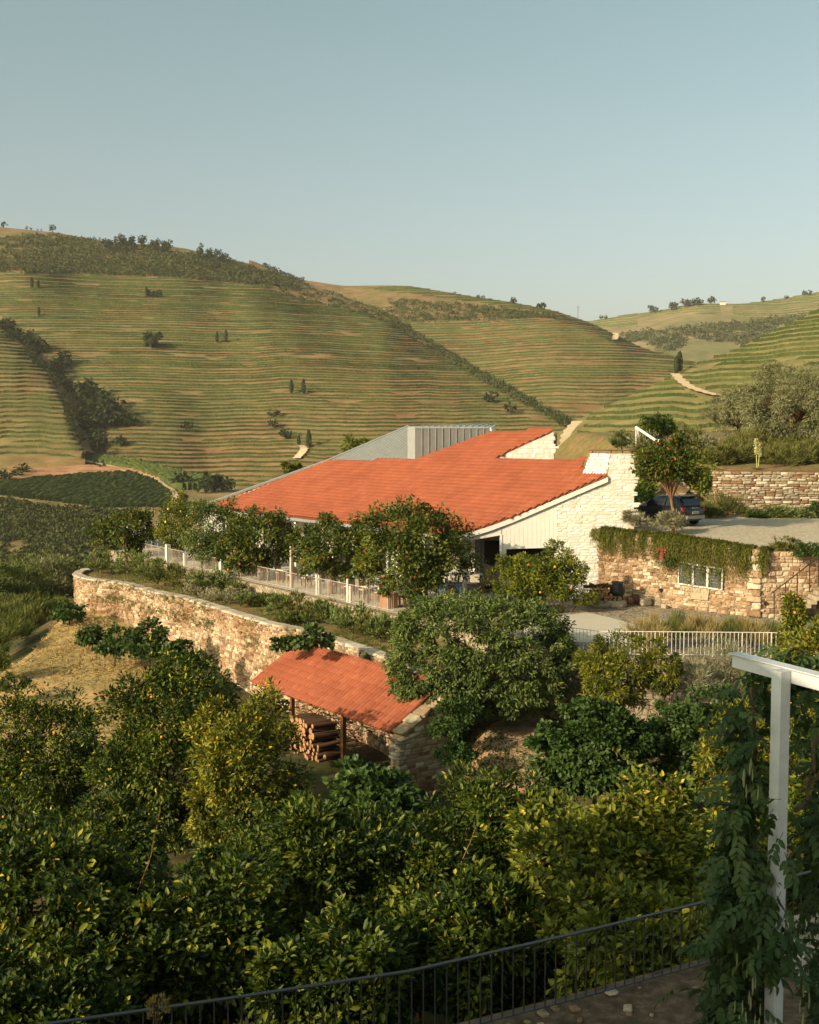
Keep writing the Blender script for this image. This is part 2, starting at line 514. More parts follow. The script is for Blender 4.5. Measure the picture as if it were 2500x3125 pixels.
def leaf_arrays(P, T, N, L, W, fold=0.18, curl=0.12, simple=False):
    """leaves from base points P, axes T, normals N -> vertices, quads"""
    n = len(P)
    T = nrm(T)
    N = nrm(N - (N * T).sum(1, keepdims=True) * T)
    S = np.cross(T, N)
    L = np.broadcast_to(np.asarray(L, float), (n,))[:, None]
    W = np.broadcast_to(np.asarray(W, float), (n,))[:, None]
    if simple:
        V = np.stack([P, P + T * L * 0.45 + S * W * 0.5 + N * W * fold, P + T * L - N * L * curl, P + T * L * 0.45 - S * W * 0.5 + N * W * fold], 1).reshape(-1, 3)
        Fc = np.arange(n * 4).reshape(-1, 4)
        return V, Fc, 1
    V = np.stack([P,
                  P + T * L * 0.28 + S * W * 0.46 + N * W * fold,
                  P + T * L * 0.66 + S * W * 0.40 + N * (W * fold - L * curl * 0.45),
                  P + T * L - N * L * curl,
                  P + T * L * 0.66 - S * W * 0.40 + N * (W * fold - L * curl * 0.45),
                  P + T * L * 0.28 - S * W * 0.46 + N * W * fold], 1).reshape(-1, 3)
    b = np.arange(n)[:, None] * 6
    Fc = np.concatenate([b + np.array([[0, 3, 2, 1]]), b + np.array([[0, 5, 4, 3]])], 1).reshape(-1, 4)
    return V, Fc, 2


def crown_points(rng, rad, nclump, nleaf, clump=0.3, shell=(0.55, 1.0), droop=0.15, lump=0.22, top=0.0, flat_bottom=0.0, boxy=0.0, face=0.35):
    rad = np.asarray(rad, float)
    D = nrm(rng.normal(size=(nclump, 3)))
    if face:
        m = (D[:, 1] > 0.25) & (rng.rand(nclump) < face)
        D[m, 1] *= -1
    if flat_bottom:
        D[:, 2] = np.where(D[:, 2] < -flat_bottom, -flat_bottom * rng.rand(nclump), D[:, 2])
    ph = rng.rand(6) * 6.28
    lum = 1 + lump * (np.sin(3 * D[:, 0] + ph[0]) * np.sin(2.6 * D[:, 1] + ph[1]) + 0.7 * np.sin(5 * D[:, 2] + ph[2] + 3 * D[:, 0]) + 0.5 * np.sin(7 * D[:, 1] + ph[3]))
    r = (shell[0] + (shell[1] - shell[0]) * rng.rand(nclump) ** 0.6) * np.clip(lum, 0.62, 1.22)
    if boxy:
        pn = (np.abs(D) ** 4).sum(1) ** 0.25
        r = r * (1 - boxy + boxy / pn)
    C = D * r[:, None] * rad
    idx = rng.randint(0, nclump, nleaf)
    cs = (clump * rad.mean()) * (0.6 + 0.8 * rng.rand(nclump))
    d = nrm(rng.normal(size=(nleaf, 3)))
    rr = rng.rand(nleaf) ** 0.5
    P = C[idx] + d * (rr * cs[idx])[:, None] * np.array([1, 1, 0.8])
    out = nrm(P / rad)
    T = nrm(out * 0.45 + d * 0.55 + rng.normal(size=(nleaf, 3)) * 0.45 + np.array([0, 0, 0.25 - droop * 2]))
    N = nrm(out * 0.5 + np.array([0, 0, 0.8]) + rng.normal(size=(nleaf, 3)) * 0.45)
    ct = rng.rand(nclump)
    tint = np.clip(0.45 * ct[idx] + 0.5 * rng.rand(nleaf), 0, 0.94)
    return C, P, T, N, tint


def foliage(rng, rad, nclump, nleaf, L, W, yellow=0.0, simple=False, fold=0.18, curl=0.12, **k):
    C, P, T, N, tint = crown_points(rng, rad, nclump, nleaf, **k)
    y = rng.rand(nleaf) < yellow
    tint = np.where(y, 0.96 + 0.04 * rng.rand(nleaf), tint)
    s = 0.7 + 0.55 * rng.rand(nleaf)
    V, Fc, q = leaf_arrays(P, T, N, L * s, W * s, fold, curl, simple)
    return C, V, Fc, np.repeat(tint, q), (P, T, N, s, tint)


def limbs(mb, base, centre, C, r0, n, rng, lean=0.0):
    base, centre = np.asarray(base, float), np.asarray(centre, float)
    fork = base + (centre - base) * 0.55
    mid = (base + fork) / 2 + rng.normal(size=3) * 0.04 * np.linalg.norm(fork - base) * np.array([1, 1, 0])
    mb.tube([base - np.array([0, 0, 0.15]), base + (mid - base) * 0.15, mid, fork], [r0 * 1.35, r0 * 1.08, r0 * 0.92, r0 * 0.85], 8, cap=False)
    idx = rng.choice(len(C), min(n, len(C)), replace=False)
    for i in idx:
        tip = centre + C[i] * 0.62
        m = fork + (tip - fork) * 0.5 + rng.normal(size=3) * 0.08 * np.linalg.norm(tip - fork) + np.array([0, 0, -0.03])
        mb.tube([fork - (fork - mid) * 0.1, m, tip], [r0 * 0.62, r0 * 0.36, r0 * 0.08], 6, cap=False)


def tree(name, label, cat, mat, box, Y, base_py, seed, L=0.14, W=0.06, nclump=90, nleaf=7000, trunk=0.09, bark='bark', group=None, depth=0.92, base_px=None,
         yellow=0.0, simple=False, fruit=None, sep=0, base_z=None, nlimb=14, parts=True, trunks=None, fill=0.92, **k):
    """a tree whose crown fills box (photo pixels: left, right, top, bottom) at depth Y"""
    rng = np.random.RandomState(seed)
    l_, r_, t_, b_ = box
    c = at((l_ + r_) / 2, (t_ + b_) / 2, Y)
    rx, rz = (r_ - l_) / 2 * Y / F, (b_ - t_) / 2 * Y / F
    rad = (rx * fill, rx * depth, rz * fill)
    bp = at(base_px if base_px is not None else (l_ + r_) / 2, base_py, Y)
    if base_z is not None:
        bp = np.array([c[0] if base_px is None else bp[0], Y, base_z])
    e = thing(name, bp, label, cat, group)
    C, V, Fc, tint, raw = foliage(rng, rad, nclump, nleaf, L, W, yellow=yellow, simple=simple, **k)
    cr = npobj('crown', V + c, Fc, mat, e, tint)
    cr['kind'] = 'stuff'
    if parts:
        mb = MB()
        if trunks:
            for dx in trunks:
                limbs(mb, bp + np.array([dx, 0, 0]), c + np.array([dx * 2.0, 0, 0]), C * 0.8, trunk, nlimb, rng)
        else:
            limbs(mb, bp, c, C, trunk, nlimb, rng)
        mb.build('trunk', MT[bark], e)
    if sep:
        P, T, N, s, tt = raw
        vis = np.argsort(-(-(P / np.array(rad))[:, 1] + 0.6 * (P / np.array(rad))[:, 2] + 0.3 * rng.rand(len(P))))[:sep * 3]
        vis = rng.choice(vis, sep, replace=False)
        lm = leaf_meshes(mat, L, W)
        for i in vis:
            t = nrm(T[i] + np.array([0, -0.2, 0.15]))
            nn = nrm(N[i] - (N[i] @ t) * t)
            sd = np.cross(t, nn)
            p = c + P[i] * 1.03
            o = bpy.data.objects.new('leaf', lm[rng.randint(len(lm))])
            put(o, e)
            m = Matrix(((sd[0], t[0], nn[0], p[0]), (sd[1], t[1], nn[1], p[1]), (sd[2], t[2], nn[2], p[2]), (0, 0, 0, 1)))
            o.matrix_basis = m @ Matrix.Scale(float(s[i]) * 1.1, 4)
    if fruit:
        kind, num, fr = fruit
        fm = fruit_mesh(kind, fr)
        fr_dir = nrm(rng.normal(size=(num * 6, 3)) * np.array([1, 0.6, 0.8]) + np.array([0, -1.0, 0.1]))[:num]
        for d in fr_dir:
            o = bpy.data.objects.new(kind, fm)
            put(o, e)
            q = c + d * np.array(rad) * 1.0
            o.location = [float(v) for v in q]
    return e


_lm = {}


def leaf_meshes(mat, L, W):
    key = (mat.name, L, W)
    if key not in _lm:
        ms = []
        for q in (0.1, 0.35, 0.6, 0.85):
            V, Fc, n = leaf_arrays(np.zeros((1, 3)), np.array([[0, 1.0, 0]]), np.array([[0, 0, 1.0]]), L, W, 0.16, 0.14)
            ms.append(npmesh('leaf', V, Fc, mat, np.full(len(Fc), q)))
        _lm[key] = ms
    return _lm[key]


_fm = {}


def fruit_mesh(kind, r):
    if (kind, r) not in _fm:
        s = 1.0 if kind == 'orange' else 1.3
        prof = [(0.02 * r, -r * s)] + [(r * math.sin(a), -r * s * math.cos(a)) for a in np.linspace(0.4, 2.75, 6)] + [(0.02 * r, r * s)]
        _fm[(kind, r)] = MB().lathe((0, 0, 0), prof, 10).mesh(kind, MT[kind])
    return _fm[(kind, r)]


def shrub(name, label, cat, mat, c, rad, seed, nleaf=900, L=0.12, W=0.035, nclump=40, group=None, upright=0.0, simple=True, yellow=0.0, parts=True, clump=0.3, **k):
    rng = np.random.RandomState(seed)
    c = np.asarray(c, float)
    C, P, T, N, tint = crown_points(rng, rad, nclump, nleaf, clump=clump, flat_bottom=0.3, **k)
    if upright:
        T = nrm(T * (1 - upright) + np.array([0, 0, upright]) + (P / np.asarray(rad)) * 0.35)
    tint = np.where(rng.rand(nleaf) < yellow, 0.98, tint)
    s = 0.65 + 0.6 * rng.rand(nleaf)
    V, Fc, q = leaf_arrays(P, T, N, L * s, W * s, 0.15, 0.1, simple)
    base = c - np.array([0, 0, rad[2] * 0.6])
    e = thing(name, base, label, cat, group)
    o = npobj('foliage', V + c, Fc, mat, e, np.repeat(tint, q))
    o['kind'] = 'stuff'
    if parts:
        mb = MB()
        for i in rng.choice(len(C), 6, replace=False):
            mb.tube([base + rng.normal(size=3) * 0.03, c + C[i] * 0.5, c + C[i] * 0.95], [0.02, 0.012, 0.004], 5, cap=False)
        mb.build('stem', MT['bark'], e)
    return e


def blob_field(rng, pts, sizes, per, mat, name, L=0.9, W=0.7, squash=0.75):
    """many small bushes that read as one mass: one mesh"""
    n = len(pts)
    pts, sizes = np.asarray(pts, float), np.asarray(sizes, float)
    idx = np.repeat(np.arange(n), per)
    d = nrm(rng.normal(size=(n * per, 3)))
    d[:, 2] = np.abs(d[:, 2]) * 1.1 - 0.15
    ph = rng.rand(n, 3) * 6.28
    lum = 1 + 0.25 * np.sin(4 * d[:, 0] + ph[idx, 0]) * np.sin(4 * d[:, 1] + ph[idx, 1])
    P = pts[idx] + d * (sizes[idx] * lum * (0.72 + 0.3 * rng.rand(n * per)))[:, None] * np.array([1, 1, squash])
    T = nrm(d * 0.5 + rng.normal(size=d.shape) * 0.6)
    N = nrm(d + rng.normal(size=d.shape) * 0.4)
    s = sizes[idx] * (0.35 + 0.35 * rng.rand(n * per))
    V, Fc, q = leaf_arrays(P, T, N, s * L, s * W, 0.1, 0.1, True)
    tint = np.clip(0.55 * rng.rand(n)[idx] + 0.45 * rng.rand(n * per), 0, 1)
    return V, Fc, tint


def blades(rng, P, H, W, spread=0.35, bend=0.3):
    """grass blades standing at points P"""
    n = len(P)
    h = H * (0.6 + 0.7 * rng.rand(n))[:, None]
    d = rng.normal(size=(n, 3)) * spread
    d[:, 2] = 1
    d = nrm(d)
    s = nrm(np.cross(d, rng.normal(size=(n, 3)))) * W * 0.5
    m = P + d * h * 0.55
    t = P + d * h + np.stack([d[:, 0], d[:, 1], -0.4 * np.ones(n)], 1) * h * bend
    V2 = np.stack([P - s, P + s, m + s * 0.7, m - s * 0.7, m - s * 0.7, m + s * 0.7, t + s * 0.12, t - s * 0.12], 1).reshape(-1, 3)
    b = np.arange(n)[:, None] * 8
    Fc = np.concatenate([b + np.array([[0, 1, 2, 3]]), b + np.array([[4, 5, 6, 7]])], 1).reshape(-1, 4)
    return V2, Fc, np.repeat(rng.rand(n), 2)


# ------------------------------------------------------------------ masonry
def rock_variant(rng, j=0.09, ch=0.13):
    """a chamfered, slightly irregular unit block: 26 faces"""
    vs, key = [], {}
    for sx in (-1, 1):
        for sy in (-1, 1):
            for sz in (-1, 1):
                jit = 1 + rng.normal(size=3) * j
                for ax in range(3):
                    p = np.array([sx, sy, sz], float) * 0.5
                    for a in range(3):
                        if a != ax:
                            p[a] *= (1 - 2 * ch)
                    key[(sx, sy, sz, ax)] = len(vs)
                    vs.append(p * jit)
    fs = []
    for ax in range(3):
        o = [a for a in range(3) if a != ax]
        for s in (-1, 1):
            q = []
            for u, v in ((-1, -1), (1, -1), (1, 1), (-1, 1)):
                k = [0, 0, 0]
                k[ax], k[o[0]], k[o[1]] = s, u, v
                q.append(key[(*k, ax)])
            fs.append(q)
    for ax in range(3):                       # edge faces, running along axis ax
        a, b = [i for i in range(3) if i != ax]
        for sa in (-1, 1):
            for sb in (-1, 1):
                q = []
                for s, f in ((-1, a), (1, a), (1, b), (-1, b)):
                    k = [0, 0, 0]
                    k[ax], k[a], k[b] = s, sa, sb
                    q.append(key[(*k, f)])
                fs.append(q)
    for sx in (-1, 1):
        for sy in (-1, 1):
            for sz in (-1, 1):
                t = [key[(sx, sy, sz, i)] for i in range(3)]
                fs.append(t)
    return np.array(vs), fs


_ROCK = [rock_variant(np.random.RandomState(i + 40)) for i in range(10)]


def rock_meshes(mat):
    out = []
    for i, (v, f) in enumerate(_ROCK):
        me = bpy.data.meshes.new('stone')
        me.from_pydata([tuple(p) for p in v], [], f)
        import bmesh
        bm = bmesh.new()
        bm.from_mesh(me)
        bmesh.ops.recalc_face_normals(bm, faces=bm.faces)
        bm.to_mesh(me)
        bm.free()
        a = me.attributes.new('tint', 'FLOAT', 'FACE')
        a.data.foreach_set('value', np.full(len(f), ((i * 7) % 10) / 9.0, dtype=np.float32))
        me.materials.append(mat)
        out.append(me)
    return out


def lay_stones(stones, mat, parent, limit=300, name='stone'):
    """stones: list of (centre, along(2d unit), size(w,d,h), roll, score). The best-seen become objects, the rest one mesh"""
    meshes = rock_meshes(mat)
    order = sorted(range(len(stones)), key=lambda i: -stones[i][4])
    rng = np.random.RandomState(len(stones))
    rest_v, rest_f, rest_t, nv = [], [], [], 0
    for rank, i in enumerate(order):
        c, al, sz, roll, sc = stones[i]
        k = rng.randint(len(meshes))
        m = Matrix.Translation(Vector([float(q) for q in c])) @ Matrix.Rotation(math.atan2(al[1], al[0]), 4, 'Z') @ Matrix.Rotation(roll, 4, 'Y') @ Matrix.Diagonal((*[float(q) for q in sz], 1))
        if rank < limit:
            o = bpy.data.objects.new(name, meshes[k])
            put(o, parent)
            o.matrix_basis = m
        else:
            v, f = _ROCK[k]
            mm = np.array(m)
            rest_v.append(v @ mm[:3, :3].T + mm[:3, 3])
            rest_f += [tuple(q + nv for q in face) for face in f]
            rest_t.append(np.full(len(f), rng.rand()))
            nv += len(v)
    if rest_v:
        me = bpy.data.meshes.new('small_stones')
        me.from_pydata(np.concatenate(rest_v).tolist(), [], rest_f)
        import bmesh
        bm = bmesh.new()
        bm.from_mesh(me)
        bmesh.ops.recalc_face_normals(bm, faces=bm.faces)
        bm.to_mesh(me)
        bm.free()
        a = me.attributes.new('tint', 'FLOAT', 'FACE')
        a.data.foreach_set('value', np.concatenate(rest_t).astype(np.float32))
        me.materials.append(mat)
        o = put(bpy.data.objects.new('remaining_stones', me), parent)
        o['kind'] = 'stuff'


def polyline(pts):
    pts = np.asarray(pts, float)
    d = np.r_[0, np.cumsum(np.linalg.norm(np.diff(pts[:, :2], axis=0), axis=1))]
    return pts, d


def on_line(pl, s):
    pts, d = pl
    return np.array([np.interp(s, d, pts[:, k]) for k in range(pts.shape[1])])


def dir_line(pl, s, e=0.15):
    a, b = on_line(pl, s - e), on_line(pl, s + e)
    v = (b - a)[:2]
    return v / (np.linalg.norm(v) + 1e-9)


def rubble(pl, zb, zt, rng, ch=(0.12, 0.24), wd=(0.2, 0.5), proud=0.05, depth=0.2, side=-1, batter=0.0, inside=None, jit=0.022):
    """stones over the face of a wall that follows polyline pl; zb, zt functions of s"""
    L = pl[1][-1]
    out = []
    z = min(zb(s) for s in np.linspace(0, L, 40))
    ztop = max(zt(s) for s in np.linspace(0, L, 40))
    while z < ztop:
        h = rng.uniform(*ch)
        s = -rng.rand() * 0.2
        while s < L:
            wv = rng.uniform(*wd)
            sc = s + wv / 2
            hh = h * rng.uniform(0.85, 1.05)
            if 0 < sc < L:
                zc = z + h / 2 + rng.normal() * 0.012
                if zb(sc) - 0.02 < zc and zc + h * 0.4 < zt(sc):
                    t = dir_line(pl, sc)
                    nr = np.array([-t[1], t[0]]) * side
                    p = on_line(pl, sc)
                    off = proud - depth / 2 + rng.uniform(-jit, jit) + batter * (zt(sc) - zc)
                    c = np.array([p[0] + nr[0] * off, p[1] + nr[1] * off, zc])
                    if inside is None or inside(c):
                        px, py = pix(c)
                        vis = wv * h / np.linalg.norm(c - CAM) ** 2 * (1 if (-20 < px < 2520 and py < 3150) else 0.01)
                        out.append((c, t, (wv * 0.95, depth, hh * 0.93), rng.normal() * 0.035, vis))
            s += wv
        z += h
    return out


def wall_backing(pl, zb, zt, thick, side=-1, n=60, batter=0.0):
    mb = MB()
    L = pl[1][-1]
    S = np.linspace(0, L, n)
    rows = []
    for s in S:
        p = on_line(pl, s)
        t = dir_line(pl, s)
        nr = np.array([-t[1], t[0]]) * side
        b, tp = zb(s), zt(s)
        o = batter * (tp - b)
        rows.append([(p[0] + nr[0] * o, p[1] + nr[1] * o, b), (p[0], p[1], tp), (p[0] - nr[0] * thick, p[1] - nr[1] * thick, tp), (p[0] - nr[0] * thick, p[1] - nr[1] * thick, b)])
    vs = [q for r_ in rows for q in r_]
    fs = []
    for i in range(n - 1):
        for k in range(4):
            fs.append((i * 4 + k, i * 4 + (k + 1) % 4, (i + 1) * 4 + (k + 1) % 4, (i + 1) * 4 + k))
    fs += [(0, 3, 2, 1), tuple((n - 1) * 4 + q for q in (0, 1, 2, 3))]
    return mb.add(vs, fs)


def text_mesh(txt, size, mat, extrude=0.004):
    cu = bpy.data.curves.new('lettering', 'FONT')
    cu.body = txt
    cu.size = size
    cu.extrude = extrude
    cu.align_x = 'CENTER'
    cu.align_y = 'CENTER'
    o = bpy.data.objects.new('lettering', cu)
    COL.objects.link(o)
    dg = bpy.context.evaluated_depsgraph_get()
    me = bpy.data.meshes.new_from_object(o.evaluated_get(dg))
    bpy.data.objects.remove(o)
    me.materials.clear()
    me.materials.append(mat)
    return me

# ------------------------------------------------------------------ far hills


def wob(x, y, seed, s=1.0, n=7):
    rng = np.random.RandomState(seed)
    o = 0
    for i in range(n):
        a = rng.rand() * 6.28
        f = s * (0.5 + 2.2 * i / n)
        o = o + np.sin((x * math.cos(a) + y * math.sin(a)) * f + rng.rand() * 6.28) / (1 + 1.1 * i)
    return o / 2.0


class Hill:
    def __init__(s, name, cols, nu, nv, mat, conv=0.25, bump=None, namp=2.0, nsc=0.012, seed=1, smooth=9, back=True, ppow=1.0):
        cols = np.array(cols, float)
        s.px = np.linspace(cols[0, 0], cols[-1, 0], nu)
        ip = [np.interp(s.px, cols[:, 0], cols[:, k]) for k in range(1, 5)]
        ker = np.ones(smooth) / smooth
        ip = [np.convolve(np.pad(q, smooth // 2, mode='edge'), ker, 'valid') for q in ip]
        pyb, Yb, pyc, Yc = ip
        B = np.array([at(a, b, c) for a, b, c in zip(s.px, pyb, Yb)])
        C = np.array([at(a, b, c) for a, b, c in zip(s.px, pyc, Yc)])
        s.t = np.linspace(0, 1, nv)
        T = s.t[:, None]
        XY = B[None, :, :2] + (C - B)[None, :, :2] * T[:, :, None]
        tz = T + conv * T * (1 - T)
        Z = B[None, :, 2] + (C - B)[None, :, 2] * tz
        fade = np.clip(T * 6, 0, 1) * np.clip((1 - T) * 5, 0.1, 1)
        Z = Z + namp * wob(XY[:, :, 0], XY[:, :, 1], seed, nsc) * fade * 2.2
        if bump is not None:
            Z = Z + bump(s.px[None, :] + 0 * T, T + 0 * s.px[None, :]) * np.clip((1 - T) * 5, 0, 1)
        s.G = np.concatenate([XY, Z[:, :, None]], 2)
        G = s.G
        ext = [G[:1] + np.array([0, -6.0, -70.0]), G]
        if back:
            ext += [G[-1:] + np.array([0, 40.0, -4.0]), G[-1:] + np.array([0, 130.0, -40.0]), G[-1:] + np.array([0, 420.0, -190.0])]
        A = np.concatenate(ext, 0)
        nvv = A.shape[0]
        i, j = np.meshgrid(np.arange(nvv - 1), np.arange(nu - 1), indexing='ij')
        q = (i * nu + j).ravel()
        Fc = np.stack([q, q + 1, q + nu + 1, q + nu], 1)
        s.obj = structure(npobj(name, A.reshape(-1, 3), Fc, mat, smooth=True))
        d = G - CAM
        f = d[..., 1] * CP - d[..., 2] * SP
        s.py = 1562.5 - F * (d[..., 1] * SP + d[..., 2] * CP) / f      # image row of every grid point
        s.Zm = np.maximum.accumulate(G[..., 2] + 1e-5 * np.arange(nv)[:, None], 0)

    def point(s, px, py):
        j = np.clip(np.searchsorted(s.px, px), 1, len(s.px) - 1)
        k = (px - s.px[j - 1]) / (s.px[j] - s.px[j - 1])
        col = s.G[:, j - 1] * (1 - k) + s.G[:, j] * k
        pp = s.py[:, j - 1] * (1 - k) + s.py[:, j] * k
        o = np.argsort(pp)
        return np.array([np.interp(py, pp[o], col[o, q]) for q in range(3)])

    def rows(s, z0, z1, dz, mat, mask, seed, wd=1.3, ht=1.5, gap=0.06, wave=0.8, name='vine_row'):
        rng = np.random.RandomState(seed)
        nu = len(s.px)
        G = s.G
        dn = nrm((G[0] - G[-1])[:, :2])
        lv = z0
        cnt = 0
        while lv < z1:
            w1 = wave * (wob(s.px, 0 * s.px + lv * 3, seed + 3, 0.02) * 0.8 + 0.5 * wob(s.px, 0 * s.px + lv * 1.1, seed + 4, 0.055))
            lev = lv + w1 * dz
            tt = np.array([np.interp(lev[j], s.Zm[:, j], s.t, left=-1, right=-1) for j in range(nu)])
            ok = (tt > 0.01) & (tt < 0.995)
            ti = np.clip(tt, 0, 1) * (len(s.t) - 1)
            i0 = np.clip(ti.astype(int), 0, len(s.t) - 2)
            fr = (ti - i0)[:, None]
            jj = np.arange(nu)
            P = G[i0, jj] * (1 - fr) + G[i0 + 1, jj] * fr
            py = s.py[i0, jj]
            ok &= mask(s.px, py, lv)
            # vines missing for a stretch
            g = wob(s.px * 1.0, 0 * s.px + lv * 31.7, seed + 9, 0.045) + 0.35 * rng.normal()
            ok &= g > -1.25 + gap * 5
            h = ht * (0.85 + 0.3 * rng.rand(nu)) * (1 + 0.3 * wob(s.px, 0 * s.px + lv * 13, seed + 5, 0.12))
            h = np.clip(h, 0.35 * ht, 1.6 * ht) * np.clip((g + 1.25 - gap * 5) * 3.0, 0.12, 1)
            ww = wd * (0.8 + 0.4 * rng.rand(nu))
            d3 = np.concatenate([dn, np.zeros((nu, 1))], 1)
            lat = (rng.normal(size=nu) * 0.12 * wd)[:, None] * d3
            z = np.array([0, 0, 1.0])
            q = [P + lat + d3 * ww[:, None] * 0.5 - z * 0.6, P + lat + d3 * ww[:, None] * 0.42 + z * h[:, None], P + lat - d3 * ww[:, None] * 0.42 + z * h[:, None] * 0.95, P + lat - d3 * ww[:, None] * 0.5 - z * 0.2]
            V = np.stack(q, 1).reshape(-1, 3)
            run = np.where(ok[:-1] & ok[1:])[0]
            if len(run) > 3:
                b = run[:, None] * 4
                Fc = np.concatenate([b + np.array([[k, k + 4, k + 5, k + 1]]) for k in range(3)], 0)
                used = np.unique(Fc)
                mp = -np.ones(len(V), int)
                mp[used] = np.arange(len(used))
                tint = np.clip(0.5 + 0.28 * wob(s.px[run], 0 * run + lv * 7, seed + 1, 0.05) + 0.16 * rng.normal(size=len(run)) + 0.12 * rng.normal(), 0, 1)
                o = npobj(name, V[used], mp[Fc], mat, s.obj, np.tile(tint, 3))
                cnt += 1
            lv += dz * rng.uniform(0.75, 1.25)
        return cnt


def gully_bump(px, t):
    b = 6 * np.exp(-((px - 430) / 170) ** 2) * np.exp(-((t - 0.12) / 0.12) ** 2)
    b -= 2.0 * np.exp(-((px - 640 + 250 * (t - 0.05)) / 60) ** 2) * np.exp(-((t - 0.10) / 0.12) ** 2)
    b += 9 * np.exp(-((px - 60) / 120) ** 2) * np.exp(-((t - 0.62) / 0.16) ** 2)
    b += 6 * np.exp(-((px - 900) / 160) ** 2) * np.exp(-((t - 0.45) / 0.2) ** 2)
    return b


# the broad terraced hill: (px, base row, base depth, crest row, crest depth)
H1 = Hill('terraced_hill', [(-420, 1500, 680, 650, 1450), (0, 1505, 660, 692, 1420), (170, 1510, 650, 708, 1400), (330, 1515, 640, 736, 1380), (560, 1520, 640, 756, 1350), (690, 1520, 640, 790, 1320),
                            (800, 1520, 640, 812, 1290), (930, 1500, 640, 862, 1250), (1180, 1480, 640, 950, 1130), (1350, 1460, 650, 1062, 1010), (1550, 1440, 660, 1182, 860), (1745, 1420, 670, 1285, 745), (1840, 1420, 680, 1340, 700)],
          460, 90, MT['hill'], conv=0.22, bump=gully_bump, namp=3.5, nsc=0.010, seed=3)
scrub_line_x = [-420, 0, 300, 560, 800, 905, 960, 1200, 1350, 1560, 1750, 1900]
scrub_line_y = [825, 832, 838, 848, 872, 905, 915, 985, 1085, 1205, 1300, 1400]
left_gully_x = [-400, 0, 60, 140, 215, 330, 350, 370, 420]
left_gully_y = [960, 985, 1010, 1110, 1200, 1260, 1300, 1400, 1480]


def mask1(px, py, lv):
    return (py > np.interp(px, scrub_line_x, scrub_line_y) + 4) & ((px > 230) | (py < np.interp(px, left_gully_x, left_gully_y) - 12)) & ((px > 330) | (py < 1250))


H1.rows(-27, 225, 2.45, MT['vine'], mask1, 11, wd=0.8, ht=1.15, gap=0.01, wave=0.45)

# the hill behind the diagonal gully
H2 = Hill('gully_hill', [(760, 1000, 1330, 790, 1560), (900, 1060, 1270, 850, 1560), (1050, 1120, 1180, 872, 1540), (1180, 1160, 1120, 870, 1500), (1250, 1180, 1080, 872, 1480), (1450, 1300, 950, 906, 1420), (1560, 1330, 880, 922, 1380), (1690, 1370, 800, 948, 1320),
                         (1800, 1380, 780, 985, 1250), (1870, 1380, 780, 1018, 1180), (1960, 1370, 790, 1062, 1120), (2060, 1350, 800, 1090, 1080), (2150, 1300, 820, 1112, 1040), (2300, 1300, 840, 1150, 1000)],
          260, 70, MT['hill'], conv=0.18, namp=2.5, nsc=0.012, seed=8)


def mask2(px, py, lv):
    top = np.interp(px, [760, 1180, 1290, 1500, 1640, 1760, 1900], [1000, 968, 985, 985, 975, 990, 1000])
    band = np.interp(px, [1100, 1290, 1450, 1620, 1680, 1700], [882, 905, 925, 950, 965, 960])
    crest_vines = (py < band) & (px > 880)
    return (((py > top) & (px > 1290)) | ((px > 1180) & (py > 960 + 0 * px) & (py > top)) | crest_vines | (px > 1690))


H2.rows(-30, 205, 3.4, MT['vine'], mask2, 21, wd=0.9, ht=1.3, gap=0.02, wave=0.4)

# farther hills to the right
H3 = Hill('far_hill', [(1780, 1130, 1650, 985, 2300), (1860, 1120, 1650, 968, 2250), (2000, 1120, 1600, 948, 2200), (2130, 1120, 1600, 925, 2150), (2270, 1110, 1600, 926, 2150), (2380, 1100, 1600, 912, 2200), (2500, 1100, 1600, 890, 2200), (2760, 1100, 1600, 840, 2200)],
          160, 50, MT['hill_far'], conv=0.25, namp=6, nsc=0.006, seed=12)


def mask3(px, py, lv):
    return ((px > 2230) & (py < 985)) | ((px < 1950) & (py < 1000)) | ((px > 2000) & (px < 2200) & (py < 960) & (py > 930))


H3.rows(60, 320, 6.5, MT['vine_bright'], mask3, 31, wd=2.0, ht=1.6, gap=0.0, wave=0.6)
H6 = Hill('distant_ridge', [(1650, 1050, 2700, 1010, 3100), (1810, 1050, 2700, 978, 3100), (1880, 1050, 2700, 966, 3100), (2100, 1050, 2700, 952, 3100)], 60, 12, MT['hill_far'], namp=4, nsc=0.004, seed=15)

# the nearer bright hill on the right
H4 = Hill('bright_vineyard_hill', [(1700, 1470, 430, 1330, 560), (1750, 1470, 420, 1288, 570), (1850, 1470, 400, 1240, 580), (1950, 1470, 380, 1195, 600), (2050, 1470, 380, 1150, 620), (2130, 1470, 380, 1108, 640), (2200, 1470, 380, 1085, 650), (2300, 1470, 380, 1040, 670), (2400, 1470, 380, 992, 690), (2500, 1470, 380, 945, 710), (2800, 1470, 380, 810, 760)],
          300, 80, MT['hill_green'], conv=0.12, namp=1.0, nsc=0.02, seed=17)


def mask4(px, py, lv):
    tr = np.interp(px, [1700, 2040, 2062, 2085, 2125, 2185, 2260], [-999, 1140, 1150, 1175, 1200, 1215, 1225])
    track2 = np.abs(px - np.interp(py, [1290, 1330, 1360, 1410], [1760, 1728, 1724, 1716])) > 28
    return (np.abs(py - tr) > 14) & track2 & (px > 1700)


H4.rows(-12, 130, 3.6, MT['vine'], mask4, 41, wd=1.2, ht=1.5, gap=0.0, wave=0.45)

